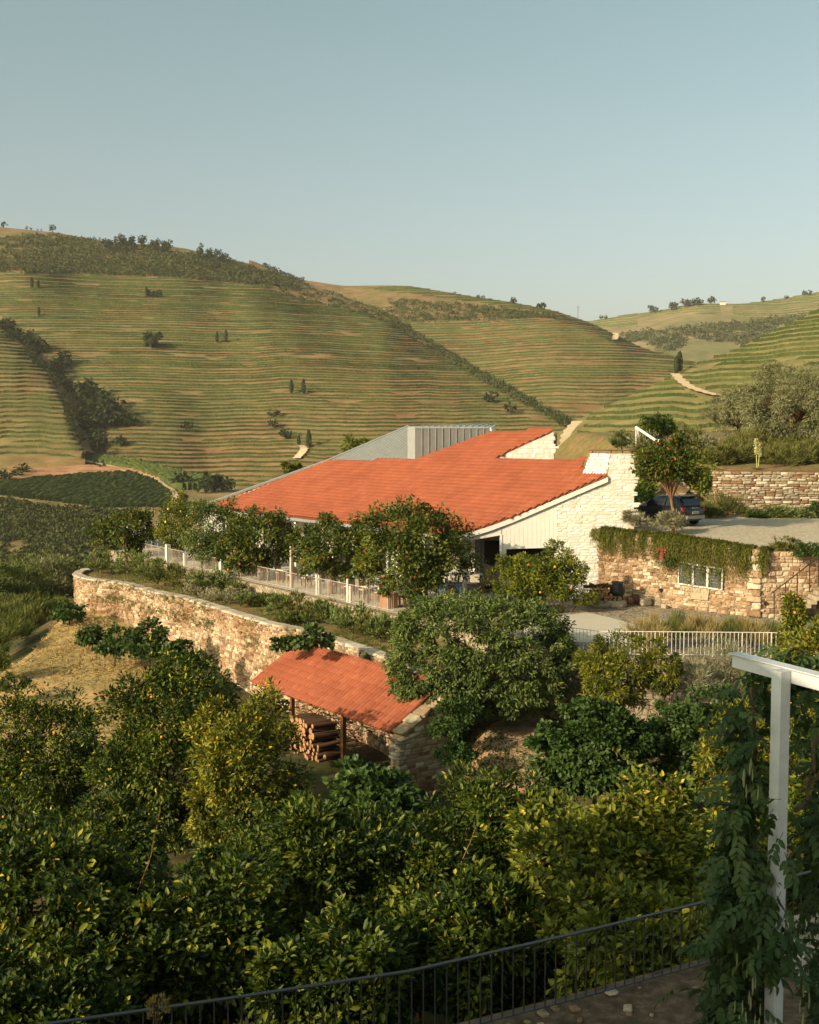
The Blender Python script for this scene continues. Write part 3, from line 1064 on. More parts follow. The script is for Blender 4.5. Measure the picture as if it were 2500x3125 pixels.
# the spur on the left, in front of the wooded gully
H5 = Hill('left_spur', [(-420, 1440, 640, 900, 1000), (0, 1425, 640, 1000, 900), (90, 1420, 640, 1075, 850), (160, 1415, 640, 1150, 800), (205, 1410, 640, 1240, 740), (235, 1405, 640, 1330, 690), (260, 1405, 640, 1385, 655)],
          170, 60, MT['hill'], conv=0.1, namp=2.5, nsc=0.012, seed=19)
H5.rows(-14, 140, 3.2, MT['vine'], lambda px, py, lv: py < 1400, 51, wd=0.85, ht=1.3, gap=0.01, wave=0.6)

# valley slope on the left: scrub below, vineyard blocks above
VY_P, VY_Y = [1360, 1380, 1545, 1760, 2050, 2250], [760, 700, 500, 370, 250, 200]


def val(px, py):
    return at(px, py, np.interp(py, VY_P, VY_Y))


gx, gy = np.linspace(-420, 1100, 120), np.linspace(1362, 2250, 90)
vtop = np.interp(gx, [-420, 150, 300, 560, 700, 1100], [1362, 1374, 1382, 1446, 1494, 1560])
GV = np.array([[val(a, tp_ + (2250 - tp_) * k / 89.0) for a, tp_ in zip(gx, vtop)] for k in range(90)])
GV[:, :, 2] += 1.2 * wob(GV[:, :, 0], GV[:, :, 1], 5, 0.02)
i, j = np.meshgrid(np.arange(89), np.arange(119), indexing='ij')
q = (i * 120 + j).ravel()
valley = structure(npobj('valley_slope', GV.reshape(-1, 3), np.stack([q, q + 120, q + 121, q + 1], 1), MT['scrub_ground'], smooth=True))

# the land below and beyond everything, out to the horizon
mb = MB()
mb.add([(-6000, -800, -75), (6000, -800, -75), (6000, 7000, -75), (-6000, 7000, -75)], [(0, 1, 2, 3)])
structure(mb.build('valley_floor', MT['scrub_ground']))


def strip(name, pts, wd, mat, fn, lift=0.35, taper=None, parent=None):
    P = np.array([fn(*p) for p in pts])
    d = np.linspace(0, len(P) - 1, 40)
    P = np.array([[np.interp(t, np.arange(len(P)), P[:, k]) for k in range(3)] for t in d])
    for _ in range(3):
        P[1:-1] = (P[:-2] + 2 * P[1:-1] + P[2:]) / 4
    T = np.gradient(P, axis=0)
    S = nrm(np.stack([-T[:, 1], T[:, 0], 0 * T[:, 0]], 1))
    ww = wd * (1 + 0.18 * np.sin(np.arange(len(P)) * 1.3))[:, None]
    V = np.stack([P + S * ww / 2, P - S * ww / 2], 1).reshape(-1, 3) + np.array([0, 0, lift])
    b = np.arange(len(P) - 1)[:, None] * 2
    return npobj(name, V, b + np.array([[0, 2, 3, 1]]), mat, parent)


structure(strip('valley_track', [(150, 1384), (200, 1396), (260, 1414), (330, 1428), (400, 1450), (470, 1472), (515, 1500), (540, 1530), (548, 1548)], 4.6, MT['path'], val, 1.6))
structure(strip('hill_track', [(1764, 1290), (1745, 1310), (1728, 1335), (1726, 1360), (1718, 1390), (1712, 1420)], 5.0, MT['path'], H4.point, 1.0))
structure(strip('upper_track', [(2060, 1140), (2070, 1155), (2085, 1172), (2110, 1188), (2145, 1200), (2190, 1212)], 5.0, MT['path'], H4.point, 1.0))
structure(strip('saddle_track', [(1878, 1015), (1880, 1028), (1876, 1040)], 6.0, MT['path'], H2.point, 1.5))
structure(strip('lower_track', [(905, 1405), (920, 1390), (930, 1375), (915, 1362)], 5.0, MT['path'], H1.point, 1.5))

# red bank above the vine block
bk = []
for px in np.linspace(-80, 520, 60):
    a = np.interp(px, [-80, 0, 120, 260, 400, 520], [1492, 1484, 1470, 1460, 1452, 1478])
    b = np.interp(px, [-80, 0, 120, 260, 400, 520], [1465, 1455, 1442, 1428, 1440, 1474])
    p0 = val(px, a) + np.array([0, 0, 0.6])
    p1 = val(px, b) + np.array([0, 0, 2.2])
    bk += [p0, p1]
b = np.arange(59)[:, None] * 2
structure(npobj('red_bank', np.array(bk), b + np.array([[0, 2, 3, 1]]), MT['red_earth']))


def in_poly(x, y, poly):
    c = False
    n = len(poly)
    for i in range(n):
        x1, y1 = poly[i]
        x2, y2 = poly[(i + 1) % n]
        if (y1 > y) != (y2 > y) and x < (x2 - x1) * (y - y1) / (y2 - y1) + x1:
            c = not c
    return c


def vine_block(poly, dirn, spacing, mat, seed, ht, wd, hedge_rough, limit=300):
    """straight vine rows inside a picture polygon lying on the valley slope"""
    rng = np.random.RandomState(seed)
    W = np.array([val(*p) for p in poly])
    d = nrm(np.array(dirn))
    nn = np.array([-d[1], d[0]])
    c0 = W[:, :2].mean(0)
    u = (W[:, :2] - c0) @ d
    v = (W[:, :2] - c0) @ nn
    poly2 = list(zip(u, v))
    ctrl = W
    k = 0
    for vv in np.arange(v.min(), v.max(), spacing):
        us = np.arange(u.min(), u.max(), 1.6)
        ins = np.array([in_poly(a, vv, poly2) for a in us])
        if ins.sum() < 4:
            continue
        us = us[ins]
        XY = c0 + us[:, None] * d + vv * nn
        # height from the slope: bilinear from the picture mapping
        Z = np.interp(XY[:, 1], [200, 250, 370, 500, 700, 760], [val(300, q)[2] for q in (2250, 2050, 1760, 1545, 1380, 1360)])
        n = len(us)
        h = ht * (1 - hedge_rough + 2 * hedge_rough * rng.rand(n))
        s = np.array([nn[0], nn[1], 0])
        P = np.concatenate([XY, Z[:, None]], 1)
        q = [P + s * wd / 2 - np.array([0, 0, 2.2]), P + s * wd * 0.4 + np.stack([0 * h, 0 * h, h], 1), P - s * wd * 0.4 + np.stack([0 * h, 0 * h, h], 1), P - s * wd / 2 - np.array([0, 0, 2.2])]
        V = np.stack(q, 1).reshape(-1, 3)
        V += rng.normal(size=V.shape) * 0.08
        b = np.arange(n - 1)[:, None] * 4
        Fc = np.concatenate([b + np.array([[m, m + 4, m + 5, m + 1]]) for m in range(3)], 0)
        npobj('vine_row', V, Fc, mat, valley, np.tile(np.clip(0.35 + 0.25 * rng.normal(size=n - 1), 0, 1), 3))
        k += 1
    return k


vine_block([(-80, 1494), (0, 1486), (120, 1473), (260, 1462), (400, 1455), (470, 1478), (520, 1512), (540, 1550), (300, 1552), (130, 1528), (0, 1512), (-80, 1505)], (0.55, 0.83), 3.0, MT['vine_bright'], 61, 1.5, 0.8, 0.25)
vine_block([(222, 1398), (300, 1393), (400, 1408), (470, 1428), (560, 1455), (690, 1482), (620, 1492), (535, 1497), (480, 1466), (400, 1441), (310, 1420)], (0.86, -0.5), 2.1, MT['vine_bright'], 62, 1.3, 1.5, 0.3)

# scrub: on the crest of the big hill, in the gullies, on the valley slope
rng = np.random.RandomState(71)


def scatter(fn, n, xr, yfun, sz, per, name, mat, cond=None, lift=0.2, parent=None, dens=None):
    P, S = [], []
    tries = 0
    while len(P) < n and tries < n * 20:
        tries += 1
        px = rng.uniform(*xr)
        a, b = yfun(px)
        py = rng.uniform(a, b)
        if cond is not None and not cond(px, py):
            continue
        p = fn(px, py)
        if dens is not None and wob(p[0:1], p[1:2], dens, 0.03)[0] < -0.35:
            continue
        P.append(p + np.array([0, 0, lift]))
        S.append(rng.uniform(*sz))
    V, Fc, t = blob_field(rng, P, S, per, mat, name)
    o = npobj(name, V, Fc, mat, parent, t)
    o['kind'] = 'stuff'
    return o


o = scatter(H1.point, 2600, (-40, 905), lambda x: (np.interp(x, [0, 330, 690, 905], [694, 740, 794, 860]), np.interp(x, scrub_line_x, scrub_line_y)), (2.2, 5.2), 22, 'hilltop_scrub', MT['scrub'], dens=4)
tag(o, 'dark scrub covering the top of the big terraced hill', 'scrub', kind='stuff')
o = scatter(H1.point, 620, (800, 1760), lambda x: (np.interp(x, [800, 930, 1180, 1350, 1550, 1745, 1840], [816, 866, 954, 1066, 1186, 1287, 1340]), np.interp(x, scrub_line_x, scrub_line_y) + 8), (2.0, 4.2), 22, 'gully_scrub', MT['scrub'])
tag(o, 'dark line of bushes down the gully between two hills', 'scrub', kind='stuff')
o = scatter(H2.point, 560, (1180, 1690), lambda x: (np.interp(x, [1180, 1290, 1450, 1620, 1690], [912, 920, 932, 955, 970]), np.interp(x, [1180, 1290, 1500, 1640, 1690], [985, 980, 980, 970, 972])), (2.2, 4.6), 20, 'ridge_scrub', MT['scrub'])
tag(o, 'band of scrub along the upper slope of the second hill', 'scrub', kind='stuff')
o = scatter(H3.point, 620, (1900, 2500), lambda x: (955, 1095), (4.0, 9.0), 20, 'far_scrub', MT['scrub'], cond=lambda x, y: (y > 1010 - 0.1 * (x - 2000) and wob(np.array([x]), np.array([y * 1.6]), 33, 0.03)[0] > -0.05))
tag(o, 'patches of dark scrub on the far hill to the right', 'scrub', kind='stuff')
o = scatter(val, 1500, (-60, 420), lambda x: (np.interp(x, [-60, 0, 130, 300, 420], [1522, 1528, 1545, 1560, 1572]), 1830), (1.3, 2.7), 70, 'valley_scrub', MT['scrub'], lift=0.4, cond=lambda x, y: not (x < 85 and 1655 < y < 1725 and rng.rand() < 0.8))
tag(o, 'dense dark scrub on the slope below the vine block', 'scrub', kind='stuff')


def far_tree(name, fn, px, py, h, r, kind, label, cat, group, seed):
    rr = np.random.RandomState(seed)
    p = fn(px, py)
    n = 150 if h > 6 else 90
    if kind == 'cypress':
        t = rr.rand(n)
        a = rr.rand(n) * 6.28
        rad = r * np.sin(np.clip(t * 0.92 + 0.1, 0, 1) * math.pi) ** 0.6
        P = np.stack([np.cos(a) * rad, np.sin(a) * rad, t * h], 1)
        T = nrm(np.stack([np.cos(a) * 0.3, np.sin(a) * 0.3, np.ones(n)], 1))
        N = np.stack([np.cos(a), np.sin(a), 0 * a], 1) + rr.normal(size=(n, 3)) * 0.2
        V, Fc, q = leaf_arrays(P, T, N, h * 0.2, r * 0.8, 0.1, 0.05, True)
        V[:, 2] = np.maximum(V[:, 2], -0.3)
    else:
        C, P, T, N, tt = crown_points(rr, (r, r, h * 0.42), 16, n, clump=0.4, flat_bottom=0.5)
        P[:, 2] += h * 0.55
        V, Fc, q = leaf_arrays(P, T, N, r * 0.55, r * 0.42, 0.1, 0.1, True)
    tint = np.clip(rr.rand(len(Fc)), 0, 1)
    e = thing(name, p, label, cat, group)
    npobj('crown', V + p, Fc, MT['pine'], e, tint)['kind'] = 'stuff'
    MB().tube([p + np.array([0, 0, -0.6]), p + np.array([0, 0, h * 0.45])], [r * 0.16, r * 0.08], 5, cap=False).build('trunk', MT['bark'], e)
    return e


sd = 500
for px, py, h in [(99, 880, 9.5), (119, 879, 7), (120, 964, 7), (448, 908, 9), (663, 1046, 8), (690, 1045, 9), (890, 1203, 9), (927, 1203, 9.5), (912, 1366, 7), (943, 1366, 10)]:
    sd += 1
    far_tree('cypress_tree', H1.point, px, py, h, h * 0.13, 'cypress', 'dark slim cypress standing alone among the vine terraces of the big hill', 'cypress', 'cypresses on the big hill', sd)
for px, py, h in [(463, 906, 6), (482, 906, 6), (465, 1062, 12), (569, 1312, 5), (836, 1272, 5), (838, 1306, 5), (872, 1340, 6), (1498, 1228, 7), (1558, 1262, 6), (370, 1280, 7), (392, 1303, 8)]:
    sd += 1
    far_tree('round_bush', H1.point, px, py, h, h * 0.62, 'bush', 'dark round bush dotted between vine terraces of the big hill', 'bush', 'bushes on the big hill', sd)
for px, py, h in [(213, 1390, 10), (230, 1388, 6.5), (252, 1388, 6), (284, 1388, 6), (300, 1387, 7), (318, 1390, 5), (255, 1426, 8), (287, 1427, 4.5)]:
    sd += 1
    far_tree('cypress_tree', val, px, py, h, h * 0.14, 'cypress', 'dark cypress standing beside the pale valley track', 'cypress', 'cypresses by the valley track', sd)
for px, py, h in [(75, 1450, 6), (44, 1460, 5), (8, 1470, 6), (555, 1488, 7), (650, 1500, 8), (625, 1505, 6), (690, 1500, 7), (315, 1435, 3)]:
    sd += 1
    far_tree('round_bush', val, px, py, h, h * 0.6, 'bush', 'dark round bush on the red bank by the vine blocks', 'bush', 'bushes around the vine blocks', sd)
for px, py, h in [(2065, 1136, 9), (2074, 1136, 10.5)]:
    sd += 1
    far_tree('cypress_tree', H4.point, px, py, h, h * 0.13, 'cypress', 'dark cypress of a pair at the head of the upper track', 'cypress', 'pair of cypresses on the bright hill', sd)
far_tree('cypress_tree', H1.point, 1712, 1310, 8, 1.4, 'bush', 'small dark tree at the foot of the hill track', 'tree', None, 590)
rr = np.random.RandomState(77)
for k in range(56):
    px = rr.uniform(318, 520) if k < 40 else rr.uniform(590, 690)
    cy = np.interp(px, [318, 560, 690], [735, 757, 790])
    far_tree('pine_tree', H1.point, px, cy + abs(rr.normal()) * 14 + 2, rr.uniform(7, 12), rr.uniform(2.2, 3.8), 'pine', 'dark pine in the grove along the crest of the big hill', 'pine', 'pines on the crest', 600 + k)
for px, h in [(12, 8), (82, 5), (95, 4), (115, 3), (160, 9), (126, 3), (305, 4), (288, 4)]:
    far_tree('pine_tree', H1.point, px, np.interp(px, [0, 170, 330], [694, 710, 738]), h, h * 0.36, 'pine', 'lone tree standing on the bare left crest of the big hill', 'tree', 'lone trees on the left crest', 700 + px)
for k in range(13):
    px = 808 + k * 9.5 + rr.normal() * 2
    far_tree('crest_tree', H2.point, px, np.interp(px, [760, 900, 1050], [792, 852, 873]) + 2, rr.uniform(4, 6), 3.0, 'bush', 'small tree in the line along the descending crest', 'tree', 'row of small crest trees', 720 + k)
for px, h in [(1460, 4), (1475, 4), (1567, 7), (1652, 8), (1645, 5), (1388, 3)]:
    far_tree('crest_tree', H2.point, px, np.interp(px, [1250, 1450, 1560, 1690], [874, 908, 924, 950]), h, h * 0.5, 'bush', 'dark tree on the skyline of the second hill', 'tree', 'skyline trees of the second hill', 740 + px)
for px, py, h in [(1835, 972, 14), (1850, 972, 12), (1985, 953, 22), (2000, 952, 18), (2053, 945, 24), (2060, 940, 20), (2090, 936, 26), (2100, 934, 20), (2115, 930, 18), (2128, 930, 22), (2140, 928, 16), (2170, 926, 24), (2330, 918, 14), (2400, 912, 14), (2455, 902, 16), (2470, 900, 16)]:
    far_tree('crest_tree', H3.point, px, py + 3, h * 0.66, h * 0.26, 'pine', 'dark tree on the skyline of the far right hill', 'tree', 'skyline trees of the far hill', 760 + px)
# wooded gully on the left
for k in range(46):
    t = rr.rand()
    px = np.interp(t, [0, 0.2, 0.4, 0.6, 0.8, 1], [10, 80, 165, 240, 290, 330]) + rr.normal() * 20
    py = np.interp(t, [0, 0.2, 0.4, 0.6, 0.8, 1], [998, 1050, 1130, 1240, 1310, 1375]) + rr.normal() * 12
    h = rr.uniform(5, 11)
    far_tree('gully_tree', H1.point, px, py, h, h * 0.5, 'bush', 'dark round tree in the wooded gully at left', 'tree', 'trees of the wooded gully', 820 + k)
for px, py, h in [(300, 1240, 16), (335, 1262, 15), (352, 1283, 13), (280, 1280, 14), (310, 1290, 13), (270, 1205, 14)]:
    far_tree('gully_tree', H1.point, px, py + 20, h, h * 0.52, 'bush', 'dark round tree in the wooded gully at left', 'tree', 'trees of the wooded gully', 900 + px)
for k in range(26):
    py = rr.uniform(1020, 1385)
    px = np.interp(py, [1000, 1080, 1150, 1240, 1330, 1385], [8, 98, 168, 212, 242, 262]) - abs(rr.normal()) * 6
    far_tree('gully_tree', H5.point, px, py + 4, rr.uniform(4, 7), rr.uniform(2.0, 3.4), 'bush', 'dark round tree in the wooded gully at left', 'tree', 'trees of the wooded gully', 960 + k)
# power pole on the ridge and a small house on the far hill
p = H2.point(1764, 975)
mb = MB().tube([p, p + np.array([0, 0, 16.0])], [0.35, 0.2], 6).beam(p + np.array([-2.2, 0, 13.5]), p + np.array([2.2, 0, 13.5]), 0.2, 0.2)
tag(mb.build('power_pole', MT['rail_iron']), 'thin power pole standing on the ridge against the sky', 'pole')
p = H3.point(2206, 930)
e = thing('far_house', p, 'tiny pale house on the far right ridge', 'house')
MB().box(p + np.array([0, 0, 2.0]), (10, 6, 5.0)).build('wall', MT['white'], e)
MB().hexa([p + np.array(q) for q in ((-5.4, -3.4, 4.5), (5.4, -3.4, 4.5), (5.4, 3.4, 4.5), (-5.4, 3.4, 4.5))], [p + np.array(q) for q in ((-5.2, -0.1, 6.2), (5.2, -0.1, 6.2), (5.2, 0.1, 6.2), (-5.2, 0.1, 6.2))]).build('roof', MT['tile'], e)

# ------------------------------------------------------------------ near ground, terraces and patio
A2 = nrm(np.array([-2462.0, 3400.0]))          # direction of the eaves, going away to the left
A3 = np.array([A2[0], A2[1], 0.0])
B2 = np.array([A2[1], -A2[0]])                 # horizontal, square to the eaves, going right
B3 = np.array([B2[0], B2[1], 0.0])

cap_px = [(300, 1731), (262, 1733), (236, 1740), (226, 1750), (240, 1759), (278, 1767), (330, 1772), (371, 1778), (424, 1793), (505, 1813), (580, 1828), (684, 1860), (812, 1900), (947, 1930), (1034, 1957), (1156, 1998), (1250, 2040), (1346, 2088)]
CAPZ = -0.75
cap = np.array([gnd(a, b, CAPZ) for a, b in cap_px])
cap_in = np.r_[cap, [[3.2, 41.0, CAPZ]]]


def lower_z(x, y):
    x, y = np.asarray(x, float), np.asarray(y, float)
    z = -4.4 + 0.115 * np.clip(y - 62, -6, 20)
    xe = -22.5
    z = z - 0.42 * np.clip(xe - x, 0, 60) - 0.012 * np.clip(xe - x, 0, 60) ** 2
    hump = 2.3 * sstep(y, 34.5, 44) * sstep(x, 0.6, 3.2) * sstep(-x, -30, -18)
    z = z + hump
    z = z - 0.35 * np.clip(y - 92, 0, 60)
    near = sstep(-y, -30, -16) * 1.2
    return z + near + 0.10 * wob(x, y, 91, 0.5)


xs, ys = np.linspace(-75, 45, 150), np.linspace(13.2, 135, 170)
X, Yg = np.meshgrid(xs, ys)
Z = lower_z(X, Yg)
# under the paved terraces the soil lies below the paving
V = np.stack([X, Yg, Z], 2).reshape(-1, 3)
i, j = np.meshgrid(np.arange(169), np.arange(149), indexing='ij')
q = (i * 150 + j).ravel()
ground = structure(npobj('ground', V, np.stack([q, q + 1, q + 151, q + 150], 1), MT['orchard'], smooth=True))

# dry mown grass on the slope at the foot of the curved wall
gp = [gnd(a, b, c) for a, b, c in [(232, 1832, -2.6), (160, 1895, -3.2), (95, 1985, -3.9), (0, 2055, -4.6), (-160, 2120, -5.2), (-160, 2330, -5.2), (200, 2330, -5.0), (560, 2200, -4.9), (640, 2050, -4.5), (500, 1960, -4.2), (330, 1880, -3.4)]]
cx, cy = np.mean([p[0] for p in gp]), np.mean([p[1] for p in gp])
gv, gf = [], []
NR, NA = 26, 72
pl_g, d_g = polyline([(*p[:2], 0) for p in gp + gp[:1]])
for r_ in range(NR + 1):
    for k in range(NA):
        b = on_line((pl_g, d_g), d_g[-1] * k / NA)
        t = r_ / NR
        rag = 1 + 0.03 * math.sin(k * 2.3) + 0.02 * math.sin(k * 5.1)
        x, y = cx + (b[0] - cx) * t * rag, cy + (b[1] - cy) * t * rag
        gv.append((x, y, float(lower_z(x, y)) + 0.06 * (1 - t ** 6) + 0.004))
for r_ in range(NR):
    for k in range(NA):
        gf.append((r_ * NA + k, r_ * NA + (k + 1) % NA, (r_ + 1) * NA + (k + 1) % NA, (r_ + 1) * NA + k))
structure(npobj('dry_grass_slope', np.array(gv), np.array(gf), MT['dry_grass'], smooth=True))

fence_w = [gnd(371, 1686, 0), gnd(504, 1714, 0), gnd(878, 1797, 0), gnd(1052, 1836, 0), gnd(1236, 1878, 0)]
dF = fence_w[3] - fence_w[1]
dF = dF / np.linalg.norm(dF)
f0 = fence_w[1] - dF * np.linalg.norm(fence_w[1] - fence_w[0])
f1 = fence_w[3] + dF * 4.6
pfence = [np.array(p) for p in ((5.3, 47.0, 0.0), (6.4, 45.4, 0.0), (7.7, 44.35, 0.0), (15.6, 44.0, 0.0), (22.0, 43.8, 0.0))]
slab = [(22.5, 43.5), (15.6, 43.7), (7.5, 44.05), (6.1, 45.1), (4.6, 47.2), (2.6, 52.5), (f1[0] - 0.1, f1[1] - 0.9), tuple((f0 - B3 * 0.35)[:2]), tuple((f0 + A3 * 2.0 - B3 * 0.35)[:2]), tuple((f0 + A3 * 2.0 + B3 * 9)[:2]), (13.0, 66.0), (24.0, 52.0)]
m_cob, n_, l_, bs_, out_ = new_mat('cobbled_patio')
g_ = n_.new('ShaderNodeNewGeometry')
v_ = n_.new('ShaderNodeTexVoronoi')
v_.feature = 'DISTANCE_TO_EDGE'
v_.inputs['Scale'].default_value = 4.2
l_.new(g_.outputs['Position'], v_.inputs['Vector'])
r_ = ramp(n_, [(0.10, 0.065, 0.035), (0.36, 0.30, 0.21)], [0.02, 0.10])
l_.new(v_.outputs['Distance'], r_.inputs[0])
v2_ = n_.new('ShaderNodeTexVoronoi')
v2_.inputs['Scale'].default_value = 4.2
l_.new(g_.outputs['Position'], v2_.inputs['Vector'])
mx_ = n_.new('ShaderNodeMix')
mx_.data_type = 'RGBA'
mx_.blend_type = 'MULTIPLY'
mx_.inputs['Factor'].default_value = 0.5
l_.new(r_.outputs[0], mx_.inputs['A'])
bw_ = n_.new('ShaderNodeRGBToBW')
l_.new(v2_.outputs['Color'], bw_.inputs[0])
l_.new(bw_.outputs[0], mx_.inputs['B'])
l_.new(mx_.outputs['Result'], bs_.inputs['Base Color'])
bs_.inputs['Roughness'].default_value = 0.9
add_bump(n_, l_, bs_, v_.outputs['Distance'], 0.6, 0.05)
MT['cobble'] = m_cob
o = MB().prism([(x, y, 0.0) for x, y in slab], (0, 0, -4.6)).build('patio_pavement', MT['cobble'])
structure(recalc(o))
con = [gnd(a, b, 0.006) for a, b in [(1600, 1905), (1700, 1882), (1790, 1868), (1870, 1886), (1935, 1905), (2000, 1922), (1985, 1960), (1745, 1960), (1600, 1960)]]
structure(MB().add(con, [tuple(range(len(con)))]).build('concrete_path', MT['concrete']))
ter = [f1 + np.array([0.2, -0.5, 0.008]), f0 - B3 * 0.3 + np.array([0, 0, 0.008]), f0 + A3 * 1.8 - B3 * 0.3 + np.array([0, 0, 0.008]), f0 + A3 * 1.8 + B3 * 8.5 + np.array([0, 0, 0.008]), np.array([6.0, 60.5, 0.008]), np.array([4.0, 56.0, 0.008])]
structure(MB().add(ter, [tuple(range(len(ter)))]).build('terrace_floor', MT['concrete']))

# planting bed between the curved wall and the terrace
BEDZ = -0.95
bed = [p + np.array([0, 0, BEDZ - CAPZ]) for p in cap[3:]] + [np.array([3.2, 50.0, BEDZ]), np.array([2.0, 54.0, BEDZ]), f1 + np.array([0.1, 0.2, BEDZ]), f0 + np.array([0, 0, BEDZ]), f0 + A3 * 2.4 + np.array([0, 0, BEDZ]), cap[0] + np.array([0, 0, BEDZ - CAPZ])]
structure(MB().add(bed, [tuple(range(len(bed)))]).build('planting_bed', MT['soil']))

# the curved garden wall
gw = thing('garden_wall', (cap[9][0], cap[9][1], -4.3), 'long curved tan rubble wall holding up the planted terrace', 'wall')
pl = polyline(cap[1:])
zb = lambda s: float(lower_z(*on_line(pl, s)[:2])) - 0.3
zt = lambda s: CAPZ - 0.12
recalc(wall_backing(pl, zb, zt, 0.55, side=-1, n=90).build('wall_core', MT['stone_joint'], gw))
rng = np.random.RandomState(81)
# the side of the wall that faces the camera
st = rubble(pl, zb, zt, rng, ch=(0.11, 0.22), wd=(0.18, 0.55), proud=0.05, depth=0.22, side=-1)
lay_stones(st, MT['stone'], gw, 300)
s = 0.0
caps = []
while s < pl[1][-1] - 0.3:
    wv = rng.uniform(0.6, 1.3)
    p, t = on_line(pl, s + wv / 2), dir_line(pl, s + wv / 2)
    nr = np.array([-t[1], t[0]])
    caps.append((np.array([p[0] + nr[0] * 0.24, p[1] + nr[1] * 0.24, CAPZ - 0.05 + rng.normal() * 0.012]), t, (wv * 0.985, 0.68, 0.14), 0.0, 1.0))
    s += wv
lay_stones(caps, MT['cap'], gw, 300, 'cap_stone')

# ------------------------------------------------------------------ the winery building
GY = 60.0
E = at(1390, 1652, GY)                          # lower near corner of the roof
G3 = nrm(np.array([at(1855, 1452, GY)[0] - E[0], 0, at(1855, 1452, GY)[2] - E[2]]))
NR3 = nrm(np.cross(G3, A3))


def roof_hit(px, py, off=0.0):
    d = ray(px, py)
    t = (NR3 @ (E + NR3 * off - CAM)) / (NR3 @ d)
    return CAM + d * t


U3 = nrm(np.cross(NR3, A3))
if U3[2] < 0:
    U3 = -U3


def roof_uv(p):
    return (p - E) @ A3, (p - E) @ U3


def flare(v):
    return 0.34 * np.clip(1 - v / 3.2, 0, 1) ** 2


wb = thing('winery_building', at(1600, 1832, GY), 'white walled winery with a sweeping terracotta roof and zinc dormer', 'building')
# red roof outline in the plane (image outline carried onto the roof plane)
out_px = [(1390, 1652), (1600, 1562), (1855, 1452), (1853, 1449), (1778, 1445), (1783, 1404), (1500, 1404), (1691, 1314), (1505, 1318), (1265, 1406), (1004, 1407)]
poly = [roof_uv(roof_hit(a, b)) for a, b in out_px]
lft = roof_hit(690, 1531)
# straight eave: v = 0 from the near corner to the far gable
gdir = np.array(poly[10]) - np.array(roof_uv(lft))
ul = roof_uv(lft)[0] - gdir[0] / gdir[1] * roof_uv(lft)[1]
poly = poly + [(ul, 0.0)]
TW, TL = 0.235, 0.40
prof = [(-0.5, 0.0), (-0.36, 0.035), (-0.2, 0.075), (0.0, 0.09), (0.2, 0.075), (0.36, 0.035), (0.5, 0.0)]


def tile_mesh(mat, tint):
    v, f = [], []
    for (y, dz) in ((0.0, 0.012), (1.08, 0.0)):
        for (x, z) in prof:
            v.append((x * TW * 1.02, y * TL, z * 1.1 + dz))
    for (x, z) in prof:
        v.append((x * TW * 1.02, 0.0, z * 1.1 - 0.016))
    n = len(prof)
    for k in range(n - 1):
        f.append((k, k + 1, n + k + 1, n + k))
        f.append((2 * n + k, 2 * n + k + 1, k + 1, k))
    me = npmesh('roof_tile', np.array(v), np.array(f), mat, np.full(len(f), tint))
    return me, np.array(v), np.array(f)


tile_vars = [tile_mesh(MT['tile'], t) for t in (0.05, 0.25, 0.4, 0.5, 0.65, 0.8, 0.95)]


def lay_tiles(cells, frame, parent, limit, mat, seed, scale=1.0):
    """cells: (u, v); frame(u, v) -> origin, across, up-slope, normal"""
    rg = np.random.RandomState(seed)
    info = []
    for (u, v) in cells:
        o, ax, up, nn = frame(u, v)
        px, py = pix(o)
        d = np.linalg.norm(o - CAM)
        info.append((d + (1000 if (px < -30 or px > 2530) else 0), u, v))
    order = sorted(range(len(cells)), key=lambda i: info[i][0])
    Vs, Fs, Ts, nv = [], [], [], 0
    V0, F0 = tile_vars[0][1], tile_vars[0][2]
    for rank, i in enumerate(order):
        u, v = cells[i]
        o, ax, up, nn = frame(u, v)
        ax = nrm(ax + up * rg.normal() * 0.012 + nn * rg.normal() * 0.02)
        up = nrm(np.cross(nn, ax))
        nn2 = np.cross(ax, up)
        o = o + nn * abs(rg.normal()) * 0.006
        if rank < limit:
            ob = bpy.data.objects.new('roof_tile', tile_vars[rg.randint(7)][0])
            put(ob, parent)
            ob.matrix_basis = Matrix(((ax[0], up[0], nn2[0], o[0]), (ax[1], up[1], nn2[1], o[1]), (ax[2], up[2], nn2[2], o[2]), (0, 0, 0, 1)))
        else:
            Vs.append(o + V0[:, :1] * ax + V0[:, 1:2] * up + V0[:, 2:3] * nn2)
            Fs.append(F0 + nv)
            Ts.append(np.full(len(F0), np.clip(0.48 + 0.22 * rg.normal() + 0.25 * wob(np.array([u]), np.array([v]), seed, 0.5)[0], 0, 1)))
            nv += len(V0)
    ob = npobj('remaining_tiles', np.concatenate(Vs), np.concatenate(Fs), mat, parent, np.concatenate(Ts))
    ob['kind'] = 'stuff'


def main_frame(u, v):
    s = -2 * 0.34 / 3.2 * max(0, 1 - v / 3.2)
    up = nrm(U3 + NR3 * s)
    return E + A3 * u + U3 * v + NR3 * (flare(v) + 0.03), -A3, up, nrm(np.cross(-A3, up))


cells = []
us = [p[0] for p in poly]
vs_ = [p[1] for p in poly]
for a in np.arange(min(us), max(us), TW):
    for b in np.arange(-0.25, max(vs_), TL):
        if in_poly(a, b + TL / 2, poly):
            cells.append((a, b))
print('roof tiles', len(cells))


def roof_pt(uv, off=0.0):
    u, v = uv
    return E + A3 * u + U3 * v + NR3 * (float(flare(v)) + off)


